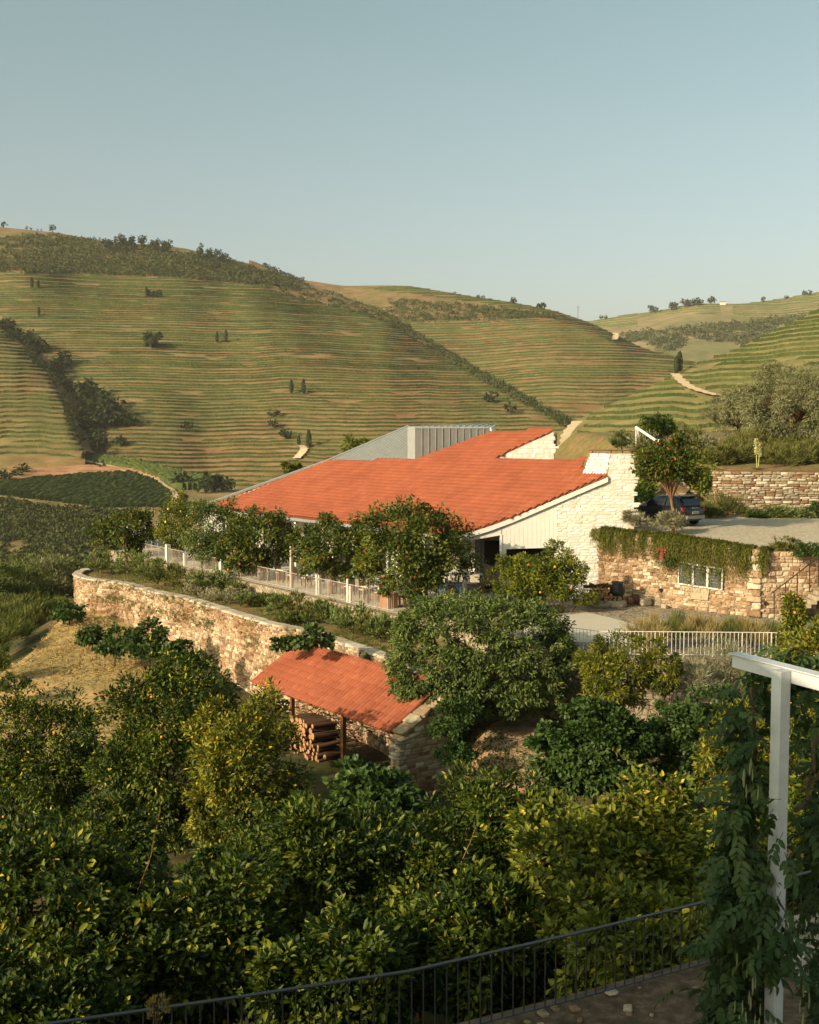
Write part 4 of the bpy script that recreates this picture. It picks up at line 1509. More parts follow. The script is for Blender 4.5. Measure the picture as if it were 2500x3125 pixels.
# the deck under the tiles (follows the flare)
dv, df = [], []
vsamp = np.linspace(0, 3.2, 9)
deck_poly = [np.array(p) for p in poly]
clip = lambda u, v: in_poly(u, v, poly)
deck = MB()
low = []
for v in vsamp:
    # left and right ends of the outline at this height
    xs_ = []
    for i_ in range(len(poly)):
        (x1, y1), (x2, y2) = poly[i_], poly[(i_ + 1) % len(poly)]
        vv = max(v, 1e-3)
        if (y1 > vv) != (y2 > vv):
            xs_.append(x1 + (x2 - x1) * (vv - y1) / (y2 - y1))
    low.append((min(xs_), max(xs_), v))
for a, b in zip(low[:-1], low[1:]):
    deck.add([roof_pt((a[0], a[2]), -0.02), roof_pt((a[1], a[2]), -0.02), roof_pt((b[1], b[2]), -0.02), roof_pt((b[0], b[2]), -0.02)], [(0, 1, 2, 3)])
hi = [(low[-1][1], 3.2)] + [(low[-1][0], 3.2)] + [tuple(p) for p in poly if p[1] > 3.21]
deck.add([roof_pt(p, -0.02) for p in hi], [tuple(range(len(hi)))])
rf = deck.build('roof', MT['tile'], wb)
lay_tiles(cells, main_frame, rf, 300, MT['tile'], 91)

# white fascia along the near gable, grey edge along the far gable
mb = MB()
gedge = [roof_uv(roof_hit(a, b)) for a, b in [(1390, 1652), (1440, 1630), (1500, 1605), (1560, 1579), (1600, 1562), (1700, 1519), (1800, 1476), (1855, 1453)]]
ge = [roof_pt(p, -0.06) for p in gedge]
for a, b in zip(ge[:-1], ge[1:]):
    mb.hexa([a + np.array([0, -0.02, -0.26]), b + np.array([0, -0.02, -0.26]), b + np.array([0, 0.1, -0.26]), a + np.array([0, 0.1, -0.26])],
            [a + np.array([0, -0.02, 0]), b + np.array([0, -0.02, 0]), b + np.array([0, 0.1, 0]), a + np.array([0, 0.1, 0])])
mb.build('fascia', MT['white'], wb)
fl, fr_ = roof_pt((ul, 0.0), 0.0), roof_pt(poly[10], 0.0)
top_l = roof_hit(1249, 1303)
mb = MB().beam(fl + NR3 * 0.08, fr_ + NR3 * 0.08, 0.2, 0.14, up=NR3).beam(fr_ + NR3 * 0.08, top_l + NR3 * 0.08, 0.2, 0.14, up=NR3)
mb.build('verge_flashing', MT['zinc'], wb)
ev = MB().beam(roof_pt((0.1, 0.05), -0.16), roof_pt((ul, 0.05), -0.16), 0.12, 0.2)
ev.build('eave_beam', MT['zinc'], wb)


# zinc slope and dormer
def zpt(px, py, off=0.05):
    return roof_hit(px, py, off)


zr = [zpt(1004, 1407), zpt(1262, 1406), zpt(1266, 1303), zpt(1249, 1302)]
DY = roof_hit(1265, 1406)[1]
zs = MB().add([zpt(1004, 1407), zpt(1246, 1406), zpt(1249, 1302)], [(0, 1, 2)]).build('zinc_roof', MT['zinc'], wb)
pa, pb, pc = zpt(1004, 1407), zpt(1246, 1406), zpt(1249, 1302)
for k in range(1, 21):
    t = k / 21
    a_ = pa + (pb - pa) * t
    b_ = pc + (pb - pc) * t
    MB().beam(a_ + NR3 * 0.03, b_ + NR3 * 0.03, 0.035, 0.07, up=NR3).build('standing_seam', MT['zinc'], zs)
# dormer box: face looking at the camera, narrow cheek on the left, nearly flat top
dz0 = roof_hit(1265, 1406)
dtl, dtr = at(1267, 1304, DY), at(1484, 1312, DY)
TOPZ = dtl[2]
dr = roof_hit(1500, 1318)
zw = MB().prism([at(1267, 1407, DY), at(1267, 1304, DY), at(1492, 1304, DY), at(1497, 1321, DY)], (0, 0.25, 0)).build('zinc_wall', MT['zinc_shade'], wb)
for k in range(1, 11):
    px = 1267 + k * 21
    yb = 1407 - (px - 1267) / 230.0 * 86
    if yb > 1312:
        MB().beam(at(px, yb, DY - 0.03), at(px, 1304.5, DY - 0.03), 0.05, 0.06, up=(0, 1, 0)).build('standing_seam', MT['zinc'], zw)
ck = at(1243, 1407, DY + 1.2)
MB().prism([at(1267, 1409, DY), at(1267, 1303, DY), at(1244, 1303, DY + 0.7), at(1244, 1409, DY + 0.7)], (0.02, 0.1, 0)).build('zinc_cheek', MT['zinc'], wb)
tl = [at(1244, 1303, DY + 0.7), at(1267, 1303, DY - 0.05), at(1494, 1303, DY - 0.05), at(1507, 1294.5, DY + 4.6), at(1250, 1301, DY + 5.5)]
tp = recalc(MB().prism([p + np.array([0, 0, 0.02]) for p in tl], (0, 0, -0.12)).build('zinc_top', MT['zinc'], wb))
for k in range(1, 12):
    t = k / 12
    a_ = tl[1] + (tl[2] - tl[1]) * t
    b_ = tl[4] + (tl[3] - tl[4]) * min(1, t + 0.08)
    MB().beam(a_ + np.array([0, 0, 0.05]), b_ + np.array([0, 0, 0.05]), 0.05, 0.06).build('standing_seam', MT['zinc'], tp)
MB().prism([at(1494, 1304, DY - 0.03), at(1507, 1296, DY + 4.4), at(1507, 1319, DY + 4.4), at(1497, 1322, DY - 0.03)], (0.12, 0.0, 0)).build('dormer_end_wall', MT['white'], wb)

# upper gable of painted stone
UG = roof_hit(1500, 1404)[1]
ug = [at(1497, 1406, UG + 0.12), at(1690, 1319, UG + 0.12), at(1690, 1406, UG + 0.12)]
uw = MB().prism(ug, (0, 0.4, 0)).build('upper_gable_wall', MT['lime_joint'], wb)
tri = [(p[0], p[2]) for p in ug]
plu = polyline([(ug[0][0], UG + 0.12, 0), (ug[2][0], UG + 0.12, 0)])
rg = np.random.RandomState(95)
st = rubble(plu, lambda s: ug[0][2], lambda s: ug[0][2] + (ug[1][2] - ug[0][2]) * s / plu[1][-1] - 0.02, rg, ch=(0.14, 0.3), wd=(0.25, 0.7), proud=0.012, depth=0.12, side=-1, jit=0.007)
lay_stones(st, MT['limewash'], uw, 200)

# near gable: boarded part, openings, stone part with chimney
gz = lambda px: np.interp(px, [1390, 1440, 1500, 1560, 1600, 1700, 1800, 1855], [pix(p)[1] for p in ge]) + 8
FZ = 0.0


def gp_(px, py, dy=0.0):
    return at(px, py, GY + 0.12 + dy)


base_py = pix((4, GY + 0.12, 0.0))[1]
bw = []
x0 = 1532
while x0 < 1700:
    x1 = min(x0 + 13.2, 1701)
    yb = base_py if x0 < 1545 else 1672.0 - (x0 - 1545) * 0.032
    if x0 >= 1545:
        pass
    mb = MB().prism([gp_(x0 + 0.2, yb), gp_(x0 + 0.2, gz(x0)), gp_(x1 - 0.2, gz(x1)), gp_(x1 - 0.2, yb)], (0, 0.055, 0))
    bw.append(mb)
    x0 = x1
wallb = MB().prism([gp_(1528, base_py, 0.06), gp_(1528, gz(1528), 0.06), gp_(1702, gz(1702), 0.06), gp_(1702, 1667, 0.06), gp_(1546, 1672, 0.06), gp_(1546, base_py, 0.06)], (0, 0.1, 0)).build('boarded_gable', MT['white'], wb)
for mb in bw:
    mb.build('board', MT['white'], wallb)
MB().prism([gp_(1526, base_py, -0.04), gp_(1526, 1632, -0.04), gp_(1533, 1632, -0.04), gp_(1533, base_py, -0.04)], (0, 0.2, 0)).build('door_frame', MT['white'], wb)
MB().prism([gp_(1544, 1676, -0.03), gp_(1544, 1671, -0.03), gp_(1701, 1666, -0.03), gp_(1701, 1671, -0.03)], (0, 0.2, 0)).build('lintel', MT['white'], wb)
# lintel beam over the wide opening on the left, following the roof
lb = MB()
lp = [(1330, 1672), (1395, 1657), (1460, 1645), (1530, 1633)]
lt_ = [(1330, 1660), (1395, 1640), (1460, 1622), (1530, 1600)]
for (a, b), (c, d) in zip(zip(lp[:-1], lp[1:]), zip(lt_[:-1], lt_[1:])):
    lb.hexa([gp_(*a), gp_(*b), gp_(*b, 0.12), gp_(*a, 0.12)], [gp_(*c), gp_(*d), gp_(*d, 0.12), gp_(*c, 0.12)])
lb.build('gable_beam', MT['white'], wb)
MB().prism([gp_(1413, base_py), gp_(1413, 1655), gp_(1429, 1651), gp_(1429, base_py)], (0, 0.25, 0)).build('white_post', MT['white'], wb)
# sill wall below the wide window (behind the bush)
MB().prism([gp_(1546, base_py, 0.02), gp_(1546, 1765, 0.02), gp_(1702, 1760, 0.02), gp_(1702, base_py, 0.02)], (0, 0.25, 0)).build('sill_wall', MT['white'], wb)
MB().prism([gp_(1546, 1768, 0.5), gp_(1546, 1672, 0.5), gp_(1702, 1667, 0.5), gp_(1702, 1766, 0.5)], (0, 0.05, 0)).build('dark_window_glass', MT['car_glass'], wb)

# stone part of the gable (painted white), with chimney rising from it
CHX0, CHX1 = 1853, 1936
sp = [gp_(1702, base_py + 2), gp_(1702, gz(1702)), gp_(1853, gz(1853)), gp_(1866, 1384), gp_(1935, 1384), gp_(1936, base_py + 2)]
sw = MB().prism(sp, (0, 0.5, 0)).build('stone_gable', MT['lime_joint'], wb)
rg = np.random.RandomState(97)
X0, X1 = sp[0][0], sp[5][0]
pls = polyline([(X0, GY + 0.12, 0), (X1, GY + 0.12, 0)])


def top_s(s):
    px = 1250 + (X0 + s) / (GY + 0.12) * F
    if px < 1853:
        return gp_(px, gz(px))[2] - 0.01
    return gp_(1866, 1384)[2] - 0.02 if px > 1858 else gp_(1855, 1430)[2]


st = rubble(pls, lambda s: 0.0, top_s, rg, ch=(0.09, 0.2), wd=(0.22, 0.75), proud=0.012, depth=0.12, side=-1, jit=0.007)
lay_stones(st, MT['limewash'], sw, 300)
# chimney body running back from the gable
ch_f0, ch_f1 = gp_(1853, 1450), gp_(1936, 1450)
ft0, ft1 = gp_(1866, 1384), gp_(1935, 1384)
cb = A3 * 1.75
bt0 = at(1805, 1383, (ft0 + cb)[1])
bb0 = at(1779, 1447, (ch_f0 + cb)[1])
chm = MB()
chm.hexa([ch_f0 + np.array([0, 0.03, -0.8]), ch_f1 + np.array([-0.03, 0.03, -0.8]), ch_f1 + cb + np.array([0, 0, -0.8]), bb0 + np.array([-0.1, 0, -0.8])],
         [ft0 + np.array([0.02, 0.03, -0.01]), ft1 + np.array([-0.03, 0.03, -0.01]), ft1 + cb + np.array([0, 0, -0.01]), bt0 + np.array([0.02, 0, -0.01])])
chy = recalc(chm.build('chimney', MT['lime_joint'], wb))
# stones on the lit left side of the chimney
stc = []
rg = np.random.RandomState(98)
zc = bb0[2] - 0.2
while zc < ft0[2] - 0.05:
    h = rg.uniform(0.1, 0.2)
    k = (zc + h / 2 - bb0[2]) / (ft0[2] - bb0[2])
    a_ = ch_f0 + (ft0 - ch_f0) * k
    b_ = bb0 + (bt0 - bb0) * k
    Lk = np.linalg.norm((b_ - a_)[:2])
    t = ((b_ - a_) / Lk)[:2]
    s = 0.02
    while s < Lk - 0.05:
        wv = min(rg.uniform(0.25, 0.7), Lk - s)
        c = a_ + (b_ - a_) * (s + wv / 2) / Lk
        nr = np.array([-t[1], t[0]])
        c = np.array([c[0] + nr[0] * 0.0, c[1] + nr[1] * 0.0, zc + h / 2])
        stc.append((c, t, (wv * 0.96, 0.14, h * 0.93), rg.normal() * 0.02, 1.0))
        s += wv
    zc += h
lay_stones(stc, MT['limewash'], chy, 200)
cc = (ft0 + ft1 + bt0 + ft1 + cb) / 4
capm = MB()
z_ = np.array([0, 0, 0.14])
q4 = [bt0 + np.array([-0.12, 0.05, 0]), ft0 + np.array([-0.15, -0.12, 0]), ft1 + np.array([0.06, -0.12, 0]), ft1 + cb + np.array([0.06, 0.05, 0])]
capm.hexa([p + z_ for p in q4], [p + z_ + np.array([0, 0, 0.05]) for p in q4])
cpo = recalc(capm.build('chimney_cap', MT['rust'], chy))
for p in (ft0, ft1 + np.array([-0.06, 0, 0]), (ft0 + ft1) / 2, bt0 + np.array([0.08, 0, 0])):
    MB().box(p + np.array([0, 0.06, 0.07]), (0.05, 0.05, 0.16)).build('cap_peg', MT['rust'], cpo)

# walls under the roof: set back from the eave, far gable and a hidden rear wall
lw = MB()
a_, b_ = E + B3 * 3.4 + A3 * 2.5, E + B3 * 3.4 + A3 * (ul - 0.4)
lw.hexa([np.array([a_[0], a_[1], 0]), np.array([b_[0], b_[1], 0]), np.array([b_[0] + B3[0] * 0.4, b_[1] + B3[1] * 0.4, 0]), np.array([a_[0] + B3[0] * 0.4, a_[1] + B3[1] * 0.4, 0])],
        [np.array([a_[0], a_[1], 3.9]), np.array([b_[0], b_[1], 3.9]), np.array([b_[0] + B3[0] * 0.4, b_[1] + B3[1] * 0.4, 3.9]), np.array([a_[0] + B3[0] * 0.4, a_[1] + B3[1] * 0.4, 3.9])])
recalc(lw.build('long_wall', MT['limewash'], wb))
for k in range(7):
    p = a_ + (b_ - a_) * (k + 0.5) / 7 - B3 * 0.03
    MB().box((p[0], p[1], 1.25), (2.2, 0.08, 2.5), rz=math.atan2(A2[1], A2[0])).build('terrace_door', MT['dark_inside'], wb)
# inner cross wall seen through the wide opening, with a black panel painting the doorway's shade
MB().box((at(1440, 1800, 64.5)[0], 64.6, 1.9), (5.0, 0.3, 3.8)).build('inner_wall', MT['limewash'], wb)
MB().box((at(1505, 1800, 63.4)[0], 64.35, 1.4), (0.9, 0.1, 2.8)).build('doorway_shade', MT['dark_inside'], wb)
MB().box((at(1620, 1800, 66)[0], 66.0, 1.7), (4.4, 0.3, 3.4)).build('inner_back_wall', MT['dark_inside'], wb)  # wall coloured near black in place of interior shade
# far gable wall and rear wall
fgm = [np.array([fl[0], fl[1], 0]), fl + np.array([0.1, 0, -0.2]), top_l + np.array([0, 0, -0.2]), np.array([top_l[0], top_l[1], 0])]
recalc(MB().prism(fgm, (0, -0.3, 0)).build('far_gable', MT['white'], wb))
rwl = [at(1690, 1404, UG + 0.4), roof_hit(1690, 1316), top_l + np.array([5.5, 0, 0])]
recalc(MB().prism([np.array([rwl[0][0], UG + 0.5, 0]), np.array([rwl[0][0], UG + 0.5, ug[1][2] - 0.1]), np.array([6.5, 84.0, 9.0]), np.array([6.5, 84.0, 0])], (-0.3, 0, 0)).build('rear_wall', MT['white'], wb))
recalc(MB().prism([np.array([X1 - 0.3, GY + 0.6, 0]), np.array([X1 - 0.3, GY + 0.6, 5.5]), np.array([rwl[0][0], UG + 0.4, 7.0]), np.array([rwl[0][0], UG + 0.4, 0])], (-0.3, 0, 0)).build('side_wall', MT['white'], wb))
# terrace posts under the eave
for k in range(8):
    p = E + B3 * 0.35 + A3 * (3.2 + k * (ul - 4) / 7.5)
    MB().box((p[0], p[1], 1.55), (0.22, 0.22, 3.1), rz=math.atan2(A2[1], A2[0])).build('white_post', MT['white'], wb)

# ------------------------------------------------------------------ fences


def rail_fence(name, label, pts, h, spacing, mat, foot=0.08, rb=0.011, rr_=0.02, posts=None, group=None, flat=False):
    pl = polyline(pts)
    L = pl[1][-1]
    e = thing(name, on_line(pl, L / 2), label, 'fence', group)
    seg = np.array(pts, float)
    top, bot = MB(), MB()
    for a, b in zip(seg[:-1], seg[1:]):
        if flat:
            top.beam(a + np.array([0, 0, h]), b + np.array([0, 0, h]), 0.05, 0.016)
            bot.beam(a + np.array([0, 0, foot]), b + np.array([0, 0, foot]), 0.04, 0.012)
        else:
            top.tube([a + np.array([0, 0, h]), b + np.array([0, 0, h])], rr_, 6)
            bot.tube([a + np.array([0, 0, foot]), b + np.array([0, 0, foot])], rr_ * 0.8, 6)
    top.build('top_rail', mat, e)
    bot.build('bottom_rail', mat, e)
    bm = MB().tube([(0, 0, foot), (0, 0, h)], rb, 6, cap=False).mesh('baluster', mat)
    n = int(L / spacing)
    for k in range(n + 1):
        p = on_line(pl, k * spacing)
        o = bpy.data.objects.new('baluster', bm)
        put(o, e)
        o.location = [float(v) for v in p]
    pm = MB().tube([(0, 0, -0.12), (0, 0, h)], rb * 1.6, 6).mesh('post', mat)
    k = 0
    while k * 1.15 < L and not flat:
        p = on_line(pl, k * 1.15 + 0.02)
        o = bpy.data.objects.new('foot', pm)
        put(o, e)
        o.location = [float(v) for v in p]
        k += 1
    return e


rail_fence('terrace_railing', 'white metal railing along the long tree lined terrace', [f0 + A3 * 0.2, f1], 0.98, 0.15, MT['cream_metal'], rb=0.009, rr_=0.016)
rail_fence('patio_railing', 'white metal railing along the front of the cobbled patio', pfence, 1.0, 0.165, MT['white_metal'], rb=0.010, rr_=0.017)
# white posts standing by the terrace railing
for k, (px, py, h, wv) in enumerate([(508, 1716, 1.25, 0.30), (560, 1728, 0.9, 0.2), (672, 1752, 0.95, 0.28), (885, 1798, 2.6, 0.16), (962, 1816, 1.15, 0.12), (970, 1816, 1.1, 0.15), (1056, 1838, 1.25, 0.10), (1064, 1840, 0.9, 0.13), (1155, 1822, 1.1, 0.2), (1188, 1828, 1.0, 0.1)]):
    p = gnd(px, py, 0) + B3 * 0.12
    o = MB().box((0, 0, h / 2), (wv, wv, h), rz=math.atan2(A2[1], A2[0])).build('terrace_post', MT['cream_metal'] if k == 3 else MT['white'])  # tall post gets the duller cream; its shade is in the colour
    o.location = [float(v) for v in p]
    tag(o, ['squat wide white pillar at the far end of the railing', 'low white pillar beside the yellow green tree', 'white pillar between two tree trunks on the terrace', 'tall slim post behind the terrace railing', 'slender white post, taller of the middle pair', 'white board post, wider of the middle pair',
            'thin white post with a dark stain near the right end', 'short white panel post beside the stained post', 'white pillar seen behind the right end of the railing', 'thin white post deep under the big tree'][k], 'post', 'white terrace posts')
# glazed green screen at the far end of the terrace
e = thing('glass_screen', f0 + A3 * 1.7, 'pale green glass screen across the far end of the terrace', 'screen')
a_, b_ = f0 + A3 * 1.7, f0 + A3 * 1.7 + B3 * 7.0
MB().beam(a_ + np.array([0, 0, 0.55]), b_ + np.array([0, 0, 0.55]), 0.04, 1.0).build('pane', MT['zinc'], e)
for k in range(15):
    p = a_ + (b_ - a_) * k / 14
    MB().box(p + np.array([0, 0, 0.95]), (0.05, 0.05, 1.9)).build('bar', MT['white_metal'], e)

# ------------------------------------------------------------------ upper level on the right: retaining wall, road, dry wall, mound
W0 = np.array([gnd(1816, 1829, 0)[0], 60.3, 0.0])
W1 = gnd(2318, 1886, 0)
W2 = np.array([27.0, W1[1] - 0.4, 0.0])


def up_z(x, y):
    return 3.95 - 0.075 * np.clip(62 - np.asarray(y, float), 0, 30)


uf = np.array([W0 + np.array([0, 0.3, 0]), W1 + np.array([0.2, 0.3, 0]), W2 + np.array([0, 0.3, 0])])
plf = polyline(uf)
V, Fc = [], []
NU, NV = 40, 14
for a in range(NU + 1):
    f = on_line(plf, plf[1][-1] * a / NU)
    bkx, bky = 11.6 + (60 - 11.6) * (a / NU) ** 1.6, 71.0
    for b in range(NV + 1):
        x, y = f[0] + (bkx - f[0]) * b / NV, f[1] + (bky - f[1]) * b / NV
        V.append((x, y, float(up_z(x, y))))
for a in range(NU):
    for b in range(NV):
        q = a * (NV + 1) + b
        Fc.append((q, q + NV + 1, q + NV + 2, q + 1))
structure(npobj('upper_road', np.array(V), np.array(Fc), MT['gravel'], smooth=True))

rw = thing('patio_retaining_wall', (W0 + W1) / 2, 'sunlit rubble wall behind the patio with hanging greenery on top', 'wall')
rng = np.random.RandomState(131)
for k, (a_, b_) in enumerate(((W0, W1), (W1, W2))):
    plw = polyline([a_, b_])
    zt = lambda s, plw=plw: float(up_z(0, on_line(plw, s)[1] + 0.3)) - 0.1
    wall_backing(plw, lambda s: -0.2, zt, 0.5, side=-1, n=12).build('wall_core', MT['stone_joint'], rw)
    st = rubble(plw, lambda s: 0.0, zt, rng, ch=(0.10, 0.24), wd=(0.14, 0.5), proud=0.05, depth=0.2, side=-1)
    lay_stones(st, MT['stone'], rw, 300 if k == 0 else 120)
# large corner stones
tW = nrm((W1 - W0)[:2])
zc, k = 0.02, 0
_cs = rock_meshes(MT['stone'])
while zc < 3.1:
    h = rng.uniform(0.26, 0.42)
    o = bpy.data.objects.new('corner_stone', _cs[k % 10])
    put(o, rw)
    wv = 0.45 if k % 2 else 0.7
    c = W1 - np.array([tW[0], tW[1], 0]) * (wv / 2 - 0.1) + np.array([0, 0, zc + h / 2]) - np.array([tW[1] * -1, tW[0], 0]) * 0.02
    o.matrix_basis = Matrix.Translation(Vector(c)) @ Matrix.Rotation(math.atan2(tW[1], tW[0]), 4, 'Z') @ Matrix.Diagonal((wv, 0.3, h * 0.95, 1))
    zc += h
    k += 1


def wall_hit(px, py, off=0.14):
    nr = np.array([tW[1], -tW[0], 0])
    d = ray(px, py)
    t = (nr @ (W0 + nr * off - CAM)) / (nr @ d)
    return CAM + d * t


# three chalkboards on the wall
for k, (q, lines, lab) in enumerate([
    ([(2071, 1781), (2114, 1787), (2115, 1722), (2073, 1715)], 8, 'white framed chalkboard menu with a full column of writing'),
    ([(2116, 1788), (2158, 1793), (2159, 1729), (2117, 1722)], 3, 'white framed middle chalkboard with a few words near its top'),
    ([(2161, 1794), (2204, 1800), (2206, 1736), (2163, 1730)], 5, 'white framed chalkboard half under the hanging greenery')]):
    P = [wall_hit(a, b) for a, b in q]
    ux, uz = nrm(P[1] - P[0]), nrm(P[3] - P[0])
    nw = np.array([tW[1], -tW[0], 0])
    e = thing('chalkboard', (P[0] + P[1]) / 2, lab, 'chalkboard', 'chalkboards on the patio wall')
    MB().prism([p for p in P], -nw * 0.05).build('board', MT['slate'], e)
    wd, ht = np.linalg.norm(P[1] - P[0]), np.linalg.norm(P[3] - P[0])
    fw = 0.065
    for a_, b_ in ((P[0], P[1]), (P[1], P[2]), (P[2], P[3]), (P[3], P[0])):
        MB().beam(a_ + nw * 0.01, b_ + nw * 0.01, fw, 0.05, up=nw).build('frame', MT['white_metal'], e)
    rg = np.random.RandomState(140 + k)
    mbc = MB()
    for ln in range(lines):
        zf = 0.86 - ln * (0.72 / max(lines, 4)) if k != 1 else 0.82 - ln * 0.12
        x = 0.14 + (0.1 if k == 1 else 0)
        end = 0.5 + 0.35 * rg.rand()
        sz = 0.03 if k != 1 else 0.05
        while x < end:
            n = rg.randint(3, 7)
            prev = None
            for s_ in range(n):
                cur = P[0] + ux * wd * x + uz * (ht * zf + sz * (rg.rand() - 0.5)) + nw * 0.012
                if prev is not None:
                    mbc.beam(prev, cur, 0.012, 0.004, up=nw)
                prev = cur
                x += 0.022
            x += 0.04
    o = mbc.build('chalk_writing', MT['chalk'], e)
    o['kind'] = 'stuff'
pb = [wall_hit(a, b, 0.12) for a, b in [(2108, 1792), (2166, 1797), (2160, 1832), (2108, 1828)]]
tag(recalc(MB().prism(pb, (0, 0.08, 0)).build('carved_stone', MT['granite'])), 'smooth pale stone panel set in the wall under the chalkboards', 'stone')

# stairs with a dark handrail beside the corner of the wall
e = thing('stone_stairs', (17.5, 53.4, 0), 'stone stairs climbing to the right along the patio wall', 'stairs')
for k in range(18):
    MB().box((17.75 + k * 0.27, W1[1] - 0.95, 0.09 + k * 0.18), (0.3, 1.2, 0.18)).build('step', MT['granite'], e)
e = thing('stair_handrail', (17.4, 52.6, 0), 'thin dark iron handrail rising beside the stone stairs', 'handrail')
hY = W1[1] - 1.5
hp = [at(2355, 1811, hY), at(2372, 1798, hY), at(2490, 1707, hY), at(2530, 1706, hY)]
MB().tube(hp, 0.034, 6).build('rail', MT['iron'], e)
for px, y0, y1 in [(2363, 1805, 1889), (2398, 1778, 1864), (2434, 1751, 1834), (2471, 1722, 1806), (2498, 1707, 1790)]:
    MB().tube([at(px, y0, hY), at(px, y1, hY)], 0.026, 6).build('post', MT['iron'], e)
p = np.array(wall_hit(2334, 1840, 0.06))
tag(MB().box(at(2335, 1840, W1[1] - 0.12), (0.14, 0.08, 0.16)).build('socket_box', MT['iron']), 'small black socket box on the wall by the stairs', 'box')

# upper dry stone wall
D = np.array([(17.6, 76.5, 0), (17.9, 73.0, 0), (18.3, 70.4, 0), (19.0, 69.2, 0), (20.5, 68.7, 0), (24.0, 68.4, 0), (30.0, 68.0, 0), (36.0, 67.6, 0)])
pld = polyline(D)
dw = thing('dry_stone_wall', (21, 68.6, 3.9), 'rust and grey dry stone wall beneath the lavender mound', 'wall')
zt = lambda s: 6.72
wall_backing(pld, lambda s: 3.7, zt, 0.6, side=-1, n=50).build('wall_core', MT['schist_joint'], dw)
st = rubble(pld, lambda s: 3.8, zt, np.random.RandomState(151), ch=(0.08, 0.2), wd=(0.22, 0.75), proud=0.07, depth=0.26, side=-1)
lay_stones(st, MT['schist'], dw, 300)


def mound_z(x, y):
    x, y = np.asarray(x, float), np.asarray(y, float)
    k = sstep(x, 15.0, 19.0)
    return (3.9 + 0.05 * np.clip(y - 69, 0, 60)) * (1 - k) + k * (6.62 + 0.105 * np.clip(y - 69, 0, 14) + 0.03 * np.clip(y - 83, 0, 60)) + 0.05 * wob(x, y, 17, 0.8)


xs, ys = np.linspace(11.7, 60, 70), np.linspace(68.7, 125, 60)
X, Yg = np.meshgrid(xs, ys)
Zm = mound_z(X, Yg)
Zm = np.where((X > 18.6) & (Yg < 69.6), 6.6, Zm)
inside_wall = (Yg < np.interp(X, [17.6, 18.3, 19.0, 20.5, 24, 36, 60], [76.5, 70.4, 69.2, 68.7, 68.4, 67.6, 67.0]))
Zm = np.where(inside_wall & (X > 17.5), 3.8, Zm)
V = np.stack([X, Yg, Zm], 2).reshape(-1, 3)
i, j = np.meshgrid(np.arange(59), np.arange(69), indexing='ij')
q = (i * 70 + j).ravel()
structure(npobj('garden_mound', V, np.stack([q, q + 1, q + 71, q + 70], 1), MT['soil'], smooth=True))

# ------------------------------------------------------------------ parked car
RC = gnd(2122, 1606, 3.92)
carM = Matrix(((A3[0], -B3[0], 0, RC[0]), (A3[1], -B3[1], 0, RC[1]), (0, 0, 1, RC[2]), (0, 0, 0, 1)))   # x forward, y to the car's left
car = thing('parked_car', RC, 'black compact SUV parked beside the dry stone wall', 'car')


def cpt(x, y, z):
    return np.array(carM @ Vector((x, y, z)))


stn = [  # x, floor z, sill half width, belt half width, belt z, shoulder z, roof half width, roof z
    (0.00, 0.42, 0.70, 0.76, 0.62, 0.80, 0.70, 0.86), (0.10, 0.30, 0.80, 0.87, 0.68, 0.95, 0.80, 1.02), (0.22, 0.26, 0.84, 0.90, 0.72, 1.02, 0.82, 1.10), (0.45, 0.25, 0.86, 0.905, 0.75, 1.06, 0.72, 1.40), (0.72, 0.25, 0.86, 0.91, 0.75, 1.06, 0.64, 1.62),
    (1.20, 0.25, 0.86, 0.91, 0.75, 1.05, 0.63, 1.66), (2.20, 0.25, 0.86, 0.91, 0.75, 1.04, 0.64, 1.64), (2.60, 0.25, 0.86, 0.91, 0.75, 1.03, 0.66, 1.52), (3.20, 0.25, 0.86, 0.91, 0.75, 1.00, 0.74, 1.10), (3.60, 0.25, 0.86, 0.90, 0.72, 0.96, 0.76, 1.02), (4.10, 0.27, 0.82, 0.86, 0.68, 0.88, 0.70, 0.95), (4.30, 0.40, 0.70, 0.74, 0.60, 0.74, 0.6, 0.80)]
V = []
for (x, fz, sw_, bw_, bz, shz, rwid, rz_) in stn:
    half = [(0.0, fz), (sw_ * 0.9, fz), (sw_, fz + 0.12), (bw_, bz), (bw_ * 0.985, shz), (rwid + 0.04, rz_ - 0.08), (rwid * 0.75, rz_), (0.0, rz_ + 0.015)]
    ring = half + [(-y, z) for y, z in reversed(half[1:-1])]
    V += [cpt(x, y, z) for y, z in ring]
n = 14
fs = []
for a in range(len(stn) - 1):
    for k in range(n):
        fs.append((a * n + k, a * n + (k + 1) % n, (a + 1) * n + (k + 1) % n, (a + 1) * n + k))
fs += [tuple(reversed(range(n))), tuple((len(stn) - 1) * n + k for k in range(n))]
mb = MB().add(V, fs, True)
body = recalc(mb.build('body', MT['car_paint'], car))
md = body.modifiers.new('sub', 'SUBSURF')
md.levels = 1
md.render_levels = 1
MB().prism([cpt(0.155, y, z) for y, z in ()] or [cpt(0.20, -0.66, 1.09), cpt(0.20, 0.66, 1.09), cpt(0.60, 0.56, 1.56), cpt(0.60, -0.56, 1.56)], cpt(-0.06, 0, 0.03) - cpt(0, 0, 0)).build('rear_window', MT['car_glass'], car)
MB().prism([cpt(0.64, -0.62, 1.64), cpt(0.64, 0.62, 1.64), cpt(0.42, 0.6, 1.62), cpt(0.42, -0.6, 1.62)], (0, 0, 0.04)).build('roof_spoiler', MT['car_paint'], car)
